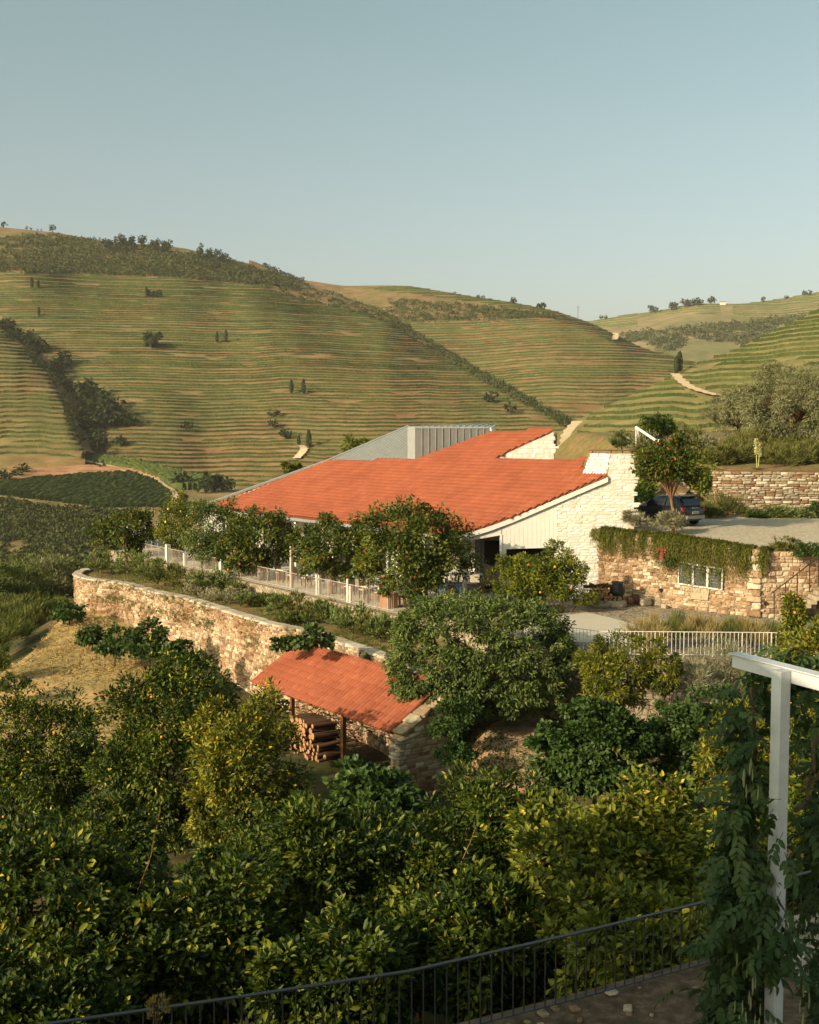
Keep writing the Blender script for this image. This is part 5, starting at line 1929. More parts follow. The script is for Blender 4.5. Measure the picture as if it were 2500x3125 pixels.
for sgn in (1, -1):
    MB().prism([cpt(0.75, sgn * 0.87, 1.1), cpt(1.35, sgn * 0.885, 1.1), cpt(1.32, sgn * 0.72, 1.52), cpt(0.92, sgn * 0.72, 1.50)], cpt(0, sgn * 0.03, 0) - cpt(0, 0, 0)).build('side_window', MT['car_glass'], car)
    MB().prism([cpt(1.42, sgn * 0.885, 1.1), cpt(2.85, sgn * 0.885, 1.08), cpt(2.45, sgn * 0.73, 1.5), cpt(1.40, sgn * 0.72, 1.53)], cpt(0, sgn * 0.03, 0) - cpt(0, 0, 0)).build('side_window', MT['car_glass'], car)
    mr_ = MB().box((0, 0, 0), (0.16, 0.2, 0.15)).build('wing_mirror', MT['car_grey'], car)
    mr_.matrix_basis = carM @ Matrix.Translation((2.75, sgn * 1.02, 1.10))
    tl_ = MB().box((0, 0, 0), (0.12, 0.22, 0.26)).build('tail_light', MT['tail_red'], car)
    tl_.matrix_basis = carM @ Matrix.Translation((0.12, sgn * 0.78, 0.92))
    MB().beam(cpt(0.8, sgn * 0.56, 1.71), cpt(2.2, sgn * 0.56, 1.70), 0.04, 0.04).build('roof_rail', MT['car_grey'], car)
    for x in (0.78, 3.42):
        wl = MB()
        ring = [(0.0, 0.0), (0.33, 0.0), (0.345, 0.03), (0.345, 0.19), (0.33, 0.22), (0.0, 0.22)]
        wl.lathe((0, 0, 0), [(0.2, 0.0), (0.31, 0.0), (0.34, 0.03), (0.34, 0.18), (0.31, 0.21), (0.2, 0.21)], 22)
        tyre = wl.build('wheel', MT['rubber'], car)
        tyre.matrix_basis = carM @ Matrix.Translation((x, sgn * 0.70, 0.345)) @ Matrix.Rotation(-sgn * math.pi / 2, 4, 'X')
        rim = MB().lathe((0, 0, 0.15), [(0.01, 0.03), (0.07, 0.03), (0.2, 0.0), (0.21, 0.04)], 16).build('rim', MT['car_grey'], tyre)
        rim.matrix_basis = tyre.matrix_basis
bp_ = MB().box((0, 0, 0), (0.16, 1.44, 0.17)).build('rear_bumper', MT['car_grey'], car)
bp_.matrix_basis = carM @ Matrix.Translation((0.02, 0, 0.50))
lp_ = MB().box((0, 0, 0), (0.02, 0.54, 0.13)).build('number_plate', MT['plate'], car)
lp_.matrix_basis = carM @ Matrix.Translation((-0.025, 0, 0.76))
o = put(bpy.data.objects.new('plate_lettering', text_mesh('CM 64 DE', 0.115, MT['iron'], 0.002)), lp_)
fm = carM @ Matrix.Translation((-0.042, 0, 0.76)) @ Matrix(((0, 0, -1, 0), (-1, 0, 0, 0), (0, 1, 0, 0), (0, 0, 0, 1)))
o.matrix_basis = fm
o = put(bpy.data.objects.new('badge_lettering', text_mesh('D A C I A', 0.12, MT['chrome'], 0.004)), car)
o.matrix_basis = carM @ Matrix.Translation((0.055, -0.02, 1.005)) @ Matrix(((0, 0, -1, 0), (-1, 0, 0, 0), (0, 1, 0, 0), (0, 0, 0, 1)))

# ------------------------------------------------------------------ patio things
rng = np.random.RandomState(161)


def log(parent_name, c, axis, r, L, label, group, seed):
    rg = np.random.RandomState(seed)
    ax = nrm(np.asarray(axis, float))
    c = np.asarray(c, float)
    e = thing(parent_name, c - np.array([0, 0, r]), label, 'log', group)
    pts = [c - ax * L / 2, c + rg.normal(size=3) * 0.01, c + ax * L / 2]
    MB().tube(pts, [r, r * 1.04, r * 0.95], 9, cap=False).build('bark', MT['log_bark'], e)
    for s in (-1, 1):
        a = nrm(np.cross(ax, np.array([0.3, 0.2, 1.0])))
        b = np.cross(ax, a)
        ring = [c + ax * s * L / 2 * 0.985 + (a * math.cos(t) + b * math.sin(t)) * r * 0.97 for t in np.linspace(0, 2 * math.pi, 9, endpoint=False)]
        MB().add(ring + [c + ax * s * (L / 2 + 0.004)], [(i, (i + 1) % 9, 9) for i in range(9)]).build('cut_end', MT['log_end'], e)
    return e


lc = gnd(1832, 1836, 0.28) + np.array([0, 0.1, 0])
k = 0
for row in range(5):
    for q in range(9 - row):
        c = lc + np.array([(q - (8 - row) / 2) * 0.165 + rng.normal() * 0.015, rng.normal() * 0.03, 0.1 + row * 0.145 + rng.normal() * 0.012])
        log('firewood_log', c, (rng.normal() * 0.12, 1, rng.normal() * 0.06), rng.uniform(0.065, 0.09), rng.uniform(0.45, 0.6), 'cut log in the firewood heap beside the black cauldron', 'patio firewood', 2000 + k)
        k += 1
for k in range(5):
    c = lc + np.array([-0.55 + k * 0.26, 0.05, 0.82 + rng.normal() * 0.04])
    log('split_log', c, (1, rng.normal() * 0.4, rng.normal() * 0.35), 0.085, 0.6, 'rough log lying crosswise on top of the firewood heap', 'crosswise firewood', 2100 + k)
tag(MB().lathe((lc[0], lc[1], 0.0), [(0.02, 0.0), (0.62, 0.0), (0.74, 0.27), (0.72, 0.27), (0.62, 0.06), (0.02, 0.06)], 24).build('log_basin', MT['granite']), 'low round stone basin under the firewood heap', 'basin')
ms = gnd(1881, 1845, 0.16)
o = MB().lathe((0, 0, 0), [(0.02, 0.0), (0.56, 0.0), (0.6, 0.05), (0.58, 0.3), (0.5, 0.33), (0.02, 0.33)], 26).build('millstone', MT['granite'])
o.location = [ms[0], ms[1] + 0.35, 0.004]
tag(o, 'thick round granite millstone carrying the cauldron', 'millstone')


def cauldron(loc, s, label, mat, name='cauldron'):
    e = thing(name, loc, label, 'pot')
    L = np.asarray(loc, float)
    MB().lathe(L, [(0.02 * s, 0.22 * s), (0.25 * s, 0.24 * s), (0.42 * s, 0.40 * s), (0.47 * s, 0.6 * s), (0.44 * s, 0.66 * s), (0.45 * s, 0.68 * s), (0.36 * s, 0.88 * s), (0.31 * s, 0.97 * s), (0.36 * s, 1.08 * s), (0.33 * s, 1.08 * s), (0.28 * s, 0.96 * s), (0.3 * s, 0.6 * s), (0.02, 0.5 * s)], 26).build('bowl', mat, e)
    for k in range(3):
        a = k * 2.09 + 4.5
        MB().tube([L + np.array([math.cos(a) * 0.3 * s, math.sin(a) * 0.3 * s, 0.34 * s]), L + np.array([math.cos(a) * 0.36 * s, math.sin(a) * 0.36 * s, 0.0])], [0.055 * s, 0.035 * s], 7).build('leg', mat, e)
    for sg in (-1, 1):
        MB().tube([L + np.array([sg * 0.33 * s, 0, 1.02 * s]), L + np.array([sg * 0.44 * s, 0, 1.02 * s]), L + np.array([sg * 0.44 * s, 0, 0.80 * s]), L + np.array([sg * 0.39 * s, 0, 0.80 * s])], 0.02 * s, 6).build('handle', mat, e)
    return e


cauldron((ms[0] + 0.12, ms[1] + 0.4, 0.335), 0.88, 'big black three legged iron cauldron on the millstone', MT['iron'])
p = gnd(1924, 1850, 0)
cauldron(p, 0.42, 'small rusty three legged pot, nearer of two', MT['rust'], 'small_pot')
p = gnd(1938, 1846, 0)
cauldron(p, 0.5, 'rusty lidded pot behind the small three legged pot', MT['rust'], 'small_pot')
RM = rock_meshes(MT['granite'])
for k, (px, py, sx, sz, lab) in enumerate([(1974, 1850, 0.55, 0.42, 'blocky tan boulder beside the rusty pots'), (1925, 1826, 0.75, 0.8, 'rough grey boulder against the wall behind the cauldron'), (2012, 1850, 0.6, 0.5, 'mossy stone at the foot of the stake sign'), (2030, 1858, 0.35, 0.22, 'small flat stone in front of the stake sign')]):
    p = gnd(px, py, 0)
    o = bpy.data.objects.new('boulder', RM[k + 2])
    put(o)
    o.matrix_basis = Matrix.Translation((p[0], p[1] + sx * 0.3, sz / 2)) @ Matrix.Rotation(k * 0.7, 4, 'Z') @ Matrix.Diagonal((sx, sx * 0.7, sz, 1))
    tag(o, lab, 'boulder')
p = gnd(2017, 1852, 0)
e = thing('stake_sign', p, 'little black sign on a thin stake before the wall', 'sign')
MB().tube([p, p + np.array([0, 0, 0.85])], 0.012, 6).build('stake', MT['iron'], e)
MB().box(p + np.array([0, -0.01, 0.88]), (0.22, 0.02, 0.15)).build('panel', MT['iron'], e)
# white bench by the patio railing
p = gnd(1738, 1972, 0)
p = np.array([6.2, 46.6, 0.0])
e = thing('white_bench', p, 'white slatted bench in the corner of the patio railing', 'bench')
for k in range(4):
    MB().box(p + np.array([-0.1 + 0.0, k * 0.11, 0.45]), (1.1, 0.09, 0.035), rz=0.1).build('slat', MT['white_metal'], e)
for sx in (-0.5, 0.35):
    MB().box(p + np.array([sx, 0.16, 0.22]), (0.05, 0.4, 0.44)).build('leg', MT['white_metal'], e)

# ------------------------------------------------------------------ wood shed with tiled lean-to roof
EZ = -2.34
er, el = gnd(1194, 2237, EZ), gnd(770, 2083, EZ)
rl = gnd(909, 1971, -0.9)
ax_s = nrm(er - el)
Ls = np.linalg.norm(er - el)
up_s = rl - el
up_s = up_s - (up_s @ ax_s) * ax_s
Hs = np.linalg.norm(up_s)
up_s = nrm(up_s)
nn_s = nrm(np.cross(ax_s, up_s))
sh = thing('wood_shed', (er + el) / 2 + np.array([0.5, 0.5, -2.2]), 'open wood shed with a red tiled lean-to roof below the garden wall', 'shed')
dk = MB().hexa([el, er, er + up_s * Hs, el + up_s * Hs], [p + nn_s * 0.05 for p in (el, er, er + up_s * Hs, el + up_s * Hs)])
sroof = recalc(dk.build('roof', MT['tile'], sh))
sc_cells = [(u, v) for u in np.arange(TW / 2, Ls - 0.02, TW) for v in np.arange(-0.08, Hs - 0.2, TL * 0.93)]
lay_tiles(sc_cells, lambda u, v: (el + ax_s * u + up_s * v + nn_s * 0.055, ax_s, up_s, nn_s), sroof, 300, MT['tile'], 93)
# ridge tiles against the wall and verge tiles on the right
for k in range(int(Ls / 0.36)):
    a_ = el + ax_s * (k * 0.36) + up_s * Hs + nn_s * 0.07
    MB().tube([a_, a_ + ax_s * 0.39], [0.085, 0.075], 8).build('ridge_tile', MT['tile'], sroof)
for k in range(int(Hs / 0.36)):
    a_ = er + up_s * (k * 0.36 + 0.2) + nn_s * 0.06 - ax_s * 0.05
    MB().tube([a_, a_ + up_s * 0.4], [0.09, 0.075], 8).build('verge_tile', MT['tile'], sroof)
MB().beam(el + ax_s * 0.1 + up_s * 0.15 - nn_s * 0.12, er + up_s * 0.15 - nn_s * 0.12, 0.12, 0.16).build('eave_beam', MT['wood'], sh)
for k in range(12):
    a_ = el + ax_s * (0.3 + k * (Ls - 0.6) / 11) - nn_s * 0.05
    MB().beam(a_, a_ + up_s * Hs, 0.08, 0.1, up=nn_s).build('rafter', MT['wood'], sh)
SGZ = -4.55
for px in (884, 1040):
    t = np.interp(px, [770, 1194], [0, 1])
    d0 = ray(px, 2200)
    # find the place along the eave seen at this pixel column
    ts = np.linspace(0, 1, 200)
    pxs = np.array([pix(el + (er - el) * q)[0] for q in ts])
    q = np.interp(px, pxs, ts)
    b_ = el + (er - el) * q + up_s * 0.15
    MB().box((b_[0], b_[1], (b_[2] + SGZ) / 2 - 0.15), (0.17, 0.17, b_[2] - SGZ), rz=math.atan2(A2[1], A2[0])).build('post', MT['wood'], sh)
# stone gable pier at the right end
pr = thing('stone_pier', er + np.array([0.6, 0, -2.2]), 'thick tan stone pier closing the right end of the shed', 'wall')
hb = -ax_s * -1.0
c0 = er + ax_s * 0.02
th = 0.55
f_dir = np.array([up_s[0], up_s[1], 0])
f_dir = f_dir / np.linalg.norm(f_dir)
run = Hs * np.linalg.norm(up_s[:2])
pts_top = [(0.0, -0.15), (0.4, 0.25), (1.0, 0.62), (run + 0.2, 1.25)]
mb = MB()
for (s0, z0), (s1, z1) in zip(pts_top[:-1], pts_top[1:]):
    a_, b_ = c0 + f_dir * s0, c0 + f_dir * s1
    mb.hexa([np.array([a_[0], a_[1], -5.2]), np.array([*(a_ + ax_s * th)[:2], -5.2]), np.array([*(b_ + ax_s * th)[:2], -5.2]), np.array([b_[0], b_[1], -5.2])],
            [np.array([a_[0], a_[1], EZ + z0]), np.array([*(a_ + ax_s * th)[:2], EZ + z0 - 0.1]), np.array([*(b_ + ax_s * th)[:2], EZ + z1 - 0.1]), np.array([b_[0], b_[1], EZ + z1])])
recalc(mb.build('wall_core', MT['stone_joint'], pr))
rg = np.random.RandomState(171)
plp = polyline([c0, c0 + ax_s * th])
st = rubble(plp, lambda s: -5.0, lambda s: EZ - 0.12, rg, ch=(0.1, 0.24), wd=(0.3, 0.7), proud=0.05, depth=0.2, side=-1)
pls2 = polyline([c0 + ax_s * th, c0 + ax_s * th + f_dir * (run + 0.2)])
st += rubble(pls2, lambda s: -5.0, lambda s: EZ + np.interp(s, [p[0] for p in pts_top], [p[1] for p in pts_top]) - 0.1, rg, ch=(0.1, 0.24), wd=(0.25, 0.6), proud=0.04, depth=0.2, side=-1)
for k in range(5):
    s0 = 0.1 + k * (run / 5)
    c = c0 + ax_s * th / 2 + f_dir * (s0 + 0.2)
    c[2] = EZ + np.interp(s0 + 0.2, [p[0] for p in pts_top], [p[1] for p in pts_top]) + 0.0
    st.append((c, f_dir[:2], (0.5, 0.7, 0.16), -0.5, 5.0))
lay_stones(st, MT['schist'], pr, 300)
# logs in the shed
rng = np.random.RandomState(181)
k = 0
L0 = at(905, 2350, 46.2)
L0 = np.array([L0[0], 46.9, SGZ])
adir = -A3
for row in range(8):
    nrow = 11 - row // 2
    for q in range(nrow):
        big = row >= 5
        r = rng.uniform(0.10, 0.15) if big else rng.uniform(0.07, 0.11)
        c = L0 + adir * (q * 0.23 + 0.1 * (row % 2) + rng.normal() * 0.02) + B3 * (rng.normal() * 0.06 + 0.2) + np.array([0, 0, 0.1 + row * 0.185 + rng.normal() * 0.015])
        if row > 5 and q > 7:
            continue
        log('shed_log', c, B3 + np.array([rng.normal() * 0.06, rng.normal() * 0.06, rng.normal() * 0.03]), r, rng.uniform(0.9, 1.3), ('thick log on top of the stack in the wood shed' if big else 'cut log in the lower stack of the wood shed'), ('thick shed logs' if big else 'lower shed logs'), 2200 + k)
        k += 1
# loose branches heaped behind the stack
e = thing('branch_heap', L0 + B3 * 1.2, 'dark tangle of cut branches heaped behind the shed logs', 'branches')
mb = MB()
for k in range(220):
    a_ = L0 + B3 * rng.uniform(0.7, 1.9) + adir * rng.uniform(-2.0, 2.5) + np.array([0, 0, rng.uniform(0.1, 1.7)])
    mb.tube([a_, a_ + rng.normal(size=3) * np.array([0.5, 0.5, 0.25])], [0.025, 0.008], 5, cap=False)
mb.build('branch', MT['bark'], e)['kind'] = 'stuff'

# hose on the dirt slope and a grey louvre under the loquat
hz = [gnd(a, b, c) for a, b, c in [(1612, 2158, -2.0), (1585, 2180, -2.2), (1545, 2204, -2.4), (1510, 2215, -2.6), (1470, 2245, -2.9), (1420, 2280, -3.2), (1370, 2300, -3.4), (1330, 2318, -3.6)]]


def soil_hit(px, py):
    d = ray(px, py)
    ts = np.linspace(30, 60, 1200)
    P = CAM + d * ts[:, None]
    k = np.argmax(P[:, 2] < lower_z(P[:, 0], P[:, 1]))
    return P[k]


dp = [soil_hit(a, b) for a, b in [(1240, 2330), (1300, 2190), (1420, 2140), (1560, 2140), (1660, 2150), (1700, 2260), (1690, 2390), (1600, 2460), (1400, 2440)]]
dcx, dcy = np.mean([p[0] for p in dp]), np.mean([p[1] for p in dp])
pld2 = polyline([(*p[:2], 0) for p in dp + dp[:1]])
dv, df = [], []
for r_ in range(17):
    for k in range(60):
        b = on_line(pld2, pld2[1][-1] * k / 60)
        t = r_ / 16
        x, y = dcx + (b[0] - dcx) * t, dcy + (b[1] - dcy) * t
        dv.append((x, y, float(lower_z(x, y)) + 0.035 * (1 - t ** 5) - 0.02 * t ** 8 + 0.02 * math.sin(x * 5) * math.sin(y * 4) * (1 - t)))
for r_ in range(16):
    for k in range(60):
        df.append((r_ * 60 + k, r_ * 60 + (k + 1) % 60, (r_ + 1) * 60 + (k + 1) % 60, (r_ + 1) * 60 + k))
MT['dirt'] = m_noise('pale_dirt', [(0.17, 0.10, 0.05), (0.32, 0.21, 0.115), (0.44, 0.32, 0.19)], 2.5, [0.32, 0.5, 0.7], bump=0.7, bdist=0.06, bscale=7)
structure(npobj('dirt_slope', np.array(dv), np.array(df), MT['dirt'], smooth=True))
hz = [soil_hit(a, b) + np.array([0, 0, 0.03]) for a, b in [(1612, 2158), (1585, 2180), (1545, 2204), (1510, 2215), (1470, 2245), (1420, 2280), (1370, 2300), (1330, 2318)]]
hz = [p + np.array([0, 0, 0.05]) for p in hz]
tag(MB().tube(hz, 0.035, 7).build('garden_hose', MT['hose']), 'orange garden hose lying down the bare dirt slope', 'hose')
p = soil_hit(1610, 2170) + np.array([0, 0.5, 0])
e = thing('louvre_panel', p, 'grey louvred metal panel leaning under the loquat tree', 'panel')
for k in range(9):
    MB().box(p + np.array([0, 0, 0.05 + k * 0.09]), (0.75, 0.05, 0.06)).build('slat', MT['zinc'], e)
for s_ in (-1, 1):
    MB().box(p + np.array([s_ * 0.39, 0, 0.42]), (0.05, 0.06, 0.86)).build('frame', MT['zinc'], e)

# ------------------------------------------------------------------ terrace trees and the plants of the bed
tree('terrace_tree', 'dark tree with rusty pods at the far end of the terrace', 'tree', MT['judas'], (285, 482, 1538, 1682), 82, 1716, 301, L=0.2, W=0.13, nclump=70, nleaf=6500, trunk=0.10, base_px=390, yellow=0.03, boxy=0.5, clump=0.26, lump=0.3, trunks=[-0.05, 0.75])
tree('lemon_tree', 'yellow green lemon tree rising over the railing', 'tree', MT['lemon_leaf'], (484, 600, 1508, 1690), 79, 1755, 302, L=0.17, W=0.08, nclump=55, nleaf=5200, trunk=0.09, base_px=505, fruit=('lemon', 8, 0.07))
tree('cypress_tip', 'narrow bright conifer tip behind the terrace trees', 'tree', MT['citrus_yellow'], (535, 582, 1492, 1600), 86, 1690, 303, L=0.16, W=0.06, nclump=30, nleaf=1800, trunk=0.06)
tree('orange_tree', 'dense blue green orange tree with a forked trunk on the terrace', 'tree', MT['laurel'], (566, 730, 1515, 1728), 74, 1770, 304, L=0.17, W=0.08, nclump=90, nleaf=9000, trunk=0.12, base_px=612, fruit=('orange', 9, 0.06), trunks=[-0.1, 0.2], boxy=0.5)
tree('orange_tree', 'orange tree with yellow fruit between the red podded trees', 'tree', MT['citrus'], (660, 790, 1590, 1768), 70, 1795, 305, L=0.16, W=0.075, nclump=70, nleaf=6000, trunk=0.09, base_px=757, fruit=('orange', 9, 0.06), yellow=0.04)
tree('terrace_tree', 'broad tree hung with red pods over a slim bare trunk', 'tree', MT['judas'], (672, 925, 1535, 1745), 68, 1850, 306, L=0.18, W=0.12, nclump=95, nleaf=9500, trunk=0.10, bark='bark_tan', base_px=817, yellow=0.03, clump=0.24, lump=0.3, boxy=0.5)
tree('terrace_tree', 'smaller red podded tree before the middle of the roof', 'tree', MT['judas'], (880, 1120, 1578, 1765), 62, 1868, 307, L=0.17, W=0.11, nclump=80, nleaf=8000, trunk=0.09, bark='bark_tan', base_px=1024, yellow=0.03, clump=0.24, lump=0.3, boxy=0.5)
tree('terrace_tree', 'largest terrace tree, bright leaves in front of the gable opening', 'tree', MT['judas'], (1100, 1452, 1528, 1800), 57, 1862, 308, L=0.17, W=0.10, nclump=150, nleaf=17000, trunk=0.12, base_px=1290, yellow=0.018, clump=0.22, lump=0.2, boxy=0.5, trunks=[-0.2, 0.25])
tree('terrace_tree', 'bright green low branch cluster at the left of the largest tree', 'tree', MT['lemon_leaf'], (1080, 1170, 1655, 1760), 58.5, 1850, 309, L=0.16, W=0.09, nclump=30, nleaf=2600, trunk=0.05)
tree('lemon_tree', 'spreading yellow green citrus bush before the wide window', 'tree', MT['lemon_leaf'], (1492, 1700, 1695, 1850), 56, 1872, 310, L=0.15, W=0.07, nclump=100, nleaf=9500, trunk=0.07, fruit=('orange', 3, 0.06), clump=0.24, lump=0.25)
tree('lemon_tree', 'upright citrus with one orange beside the painted stone gable', 'tree', MT['lemon_leaf'], (1640, 1795, 1645, 1850), 55.5, 1885, 311, L=0.15, W=0.07, nclump=75, nleaf=5600, trunk=0.07, fruit=('orange', 3, 0.07), clump=0.22, lump=0.35, shell=(0.4, 1.0))
tree('young_citrus', 'low scraggly citrus on the patio edge before the firewood', 'tree', MT['citrus_yellow'], (1745, 1838, 1800, 1850), 55.5, 1862, 312, L=0.13, W=0.05, nclump=26, nleaf=1100, trunk=0.04, base_px=1745)

rng = np.random.RandomState(321)
bed_pl = polyline([p for p in cap[3:15]])


def bed_xy(px, py):
    return gnd(px, py, BEDZ)


bedspec = [  # px, base py, width px, height px, material, upright
    (300, 1752, 70, 62, 'sage', .6), (345, 1752, 80, 66, 'grass', .5), (402, 1760, 95, 78, 'sage', .55), (452, 1772, 70, 80, 'sage', .6), (505, 1790, 80, 70, 'lavender', .5), (480, 1790, 60, 76, 'sage', .6),
    (560, 1800, 90, 58, 'lavender', .4), (625, 1815, 80, 72, 'sage', .6), (672, 1815, 75, 66, 'sage', .6), (600, 1818, 66, 44, 'silver', .5), (650, 1832, 60, 36, 'silver', .4), (690, 1842, 88, 52, 'silver', .5), (725, 1830, 60, 56, 'sage', .5),
    (805, 1850, 60, 36, 'grass', .4), (860, 1880, 70, 66, 'sage', .6), (900, 1888, 60, 74, 'lavender', .6), (940, 1900, 70, 72, 'lavender', .7), (985, 1905, 80, 70, 'sage', .6), (1040, 1925, 70, 64, 'sage', .6), (1080, 1940, 90, 84, 'sage', .65), (1130, 1950, 90, 80, 'lavender', .6), (1160, 1955, 70, 74, 'sage', .6),
    (880, 1905, 60, 30, 'grass', .4), (760, 1850, 60, 40, 'sage', .5), (545, 1770, 60, 44, 'sage', .5), (430, 1740, 60, 46, 'lavender', .5), (1010, 1890, 60, 50, 'lavender', .6), (1190, 1960, 70, 70, 'sage', .5)]
nm = {'sage': 'sage_bush', 'grass': 'grass_tuft', 'lavender': 'lavender_bush', 'silver': 'silver_bush'}
lb_ = {'sage': 'tall leafy grey green bush in the bed below the terrace railing', 'grass': 'fine green grass tuft in the bed below the terrace railing', 'lavender': 'dark green needle leaved bush in the bed below the terrace railing', 'silver': 'low silvery cushion bush at the edge of the terrace bed'}
for k, (px, py, wv, hv, mt, up) in enumerate(bedspec):
    b_ = bed_xy(px, py)
    Y = b_[1]
    rx, rz = wv / 2 * Y / F * 1.15, hv / 2 * Y / F * 1.2
    shrub(nm[mt], lb_[mt], 'bush', MT[mt], b_ + np.array([0, 0, rz * 0.75]), (rx, rx, rz), 330 + k, nleaf=1300, L=0.19 if mt != 'silver' else 0.12, W=0.05 if mt != 'sage' else 0.07, upright=up, nclump=36, group=mt + ' bushes of the terrace bed', clump=0.28)
# bed: low weeds and dry stalks
P = []
for k in range(1500):
    px = rng.uniform(300, 1180)
    c_y = np.interp(px, [p[0] for p in cap_px[3:]], [p[1] for p in cap_px[3:]])
    f_y = np.interp(px, [371, 504, 878, 1052, 1236], [1692, 1720, 1803, 1842, 1880])
    P.append(gnd(px, rng.uniform(f_y + 12, c_y - 6), BEDZ))
P = np.array(P)
P = P[np.array([wob(P[:, 0], P[:, 1], 6, 1.2) > -0.3])[0]]
P = np.repeat(P, 6, 0) + np.random.RandomState(5).normal(size=(len(P) * 6, 3)) * np.array([0.12, 0.12, 0])
V, Fc, t = blades(rng, P, 0.22, 0.03, spread=0.6)
o = npobj('bed_weeds', V, Fc, MT['grass'], None, t)
tag(o, 'low weeds and grass covering the soil of the terrace bed', 'weeds', kind='stuff')
# grass growing on the wall ledge
P = []
for k in range(420):
    px = rng.uniform(300, 960)
    if wob(np.array([px]), np.array([0.0]), 12, 0.03)[0] < -0.1:
        continue
    c = gnd(px, np.interp(px, [p[0] for p in cap_px[3:]], [p[1] for p in cap_px[3:]]), CAPZ)
    zz = rng.choice([rng.uniform(0.05, 0.5), rng.uniform(0.9, 1.5)], p=[0.35, 0.65])
    for q in range(7):
        P.append(c + np.array([-B2[0] * 0.12, -B2[1] * 0.12, -zz]) + rng.normal(size=3) * np.array([0.06, 0.06, 0.05]))
V, Fc, t = blades(rng, np.array(P), 0.26, 0.03, spread=0.8)
tag(npobj('wall_grass', V, Fc, MT['grass'], None, t), 'dry grass tufts rooted in the face of the curved garden wall', 'grass', kind='stuff')
# fig leaves spilling over the shed roof
p = el + ax_s * (Ls * 0.42) + up_s * Hs
shrub('fig_sapling', 'leafy fig sapling spilling over the top of the shed roof', 'plant', MT['fig'], at(968, 1962, p[1]) + np.array([0, 0, 0.1]), (0.85, 0.6, 0.5), 401, nleaf=520, L=0.24, W=0.2, nclump=24, simple=False)
shrub('fig_sapling', 'small fig shoot on the wall left of the shed roof', 'plant', MT['fig'], at(868, 1966, p[1] + 1.5), (0.6, 0.4, 0.35), 402, nleaf=220, L=0.22, W=0.18, nclump=14, simple=False)
shrub('roof_weed', 'tiny weed on the ridge of the shed roof', 'weed', MT['grass'], at(1122, 2000, 49.0), (0.18, 0.15, 0.12), 403, nleaf=120, L=0.12, W=0.04, nclump=8)

# ------------------------------------------------------------------ left: grass slope with young fig trees, big willowy shrubs
def young(name, label, box, Y, bpx, bpy, seed, mat='fig', nleaf=900, L=0.22, W=0.18, **k):
    bz = float(lower_z(at(bpx, bpy, Y)[0], Y))
    return tree(name, label, 'tree', MT[mat], box, Y, bpy, seed, L=L, W=W, nclump=34, nleaf=nleaf, trunk=0.055, bark='bark', base_px=bpx, base_z=bz, nlimb=9, flat_bottom=0.4, **k)


young('fig_tree', 'small round fig tree alone near the end of the curved wall', (152, 275, 1838, 1908), 71, 213, 1968, 411)
young('fig_tree', 'slim young fig tree behind the fig with a white stake', (240, 330, 1908, 1978), 66, 281, 2012, 412)
young('fig_tree', 'low fig tree with a white guarded trunk on the dry grass', (280, 425, 1918, 2010), 62.5, 350, 2054, 413, nleaf=1300)
young('fig_tree', 'dense fig bush growing against the foot of the curved wall', (400, 520, 1900, 2040), 60.5, 455, 2058, 414, nleaf=2000)
young('fig_tree', 'bluish leafy fig beside the big orange tree', (505, 595, 1955, 2050), 57, 540, 2080, 415, nleaf=1300)
e = young('young_citrus', 'young citrus with a red trunk guard on the dry grass', (0, 95, 2052, 2118), 56.5, 48, 2192, 416, mat='citrus', nleaf=1100, L=0.16, W=0.07)
b_ = np.array(e.location)
MB().tube([b_ + np.array([0, 0, 0.02]), b_ + np.array([0, 0, 0.45])], 0.12, 8).build('trunk_guard', MT['pink'], e)
young('young_citrus', 'bright young citrus at the edge of the dry grass', (-55, 46, 1975, 2062), 60, -5, 2100, 417, mat='lemon_leaf', nleaf=1500, L=0.16, W=0.07)
b_ = at(213, 1968, 71)
for k, (px, py, wv, hv, Y) in enumerate([(60, 1790, 190, 150, 84), (150, 1790, 190, 160, 86), (-40, 1800, 160, 150, 82), (215, 1795, 130, 120, 88), (110, 1735, 160, 90, 96), (20, 1760, 150, 90, 98), (195, 1745, 120, 70, 98)]):
    c = at(px, py, Y)
    shrub('willowy_shrub', 'big feathery olive green shrub beyond the end of the curved wall', 'shrub', MT['olive'] if k % 2 else MT['sage'], c, (wv / 2 * Y / F, wv / 2 * Y / F, hv / 2 * Y / F), 420 + k, nleaf=4200, L=0.34, W=0.07, nclump=60, upright=0.3, group='willowy shrubs', clump=0.25)
for k, (px, py, wv, hv, Y) in enumerate([(20, 1930, 150, 90, 70), (80, 1900, 130, 80, 76), (-40, 1960, 150, 90, 66), (120, 1880, 110, 70, 80), (180, 1865, 90, 50, 80), (45, 1862, 130, 70, 79), (-10, 1885, 120, 80, 77), (115, 1848, 110, 60, 83)]):
    c = at(px, py, Y)
    shrub('grassy_bank', 'long green grass clump on the drop beside the dry slope', 'grass', MT['grass'], c, (wv / 2 * Y / F, wv / 2 * Y / F, hv / 2 * Y / F), 430 + k, nleaf=2600, L=0.45, W=0.045, nclump=50, upright=0.55, group='grass clumps of the bank')
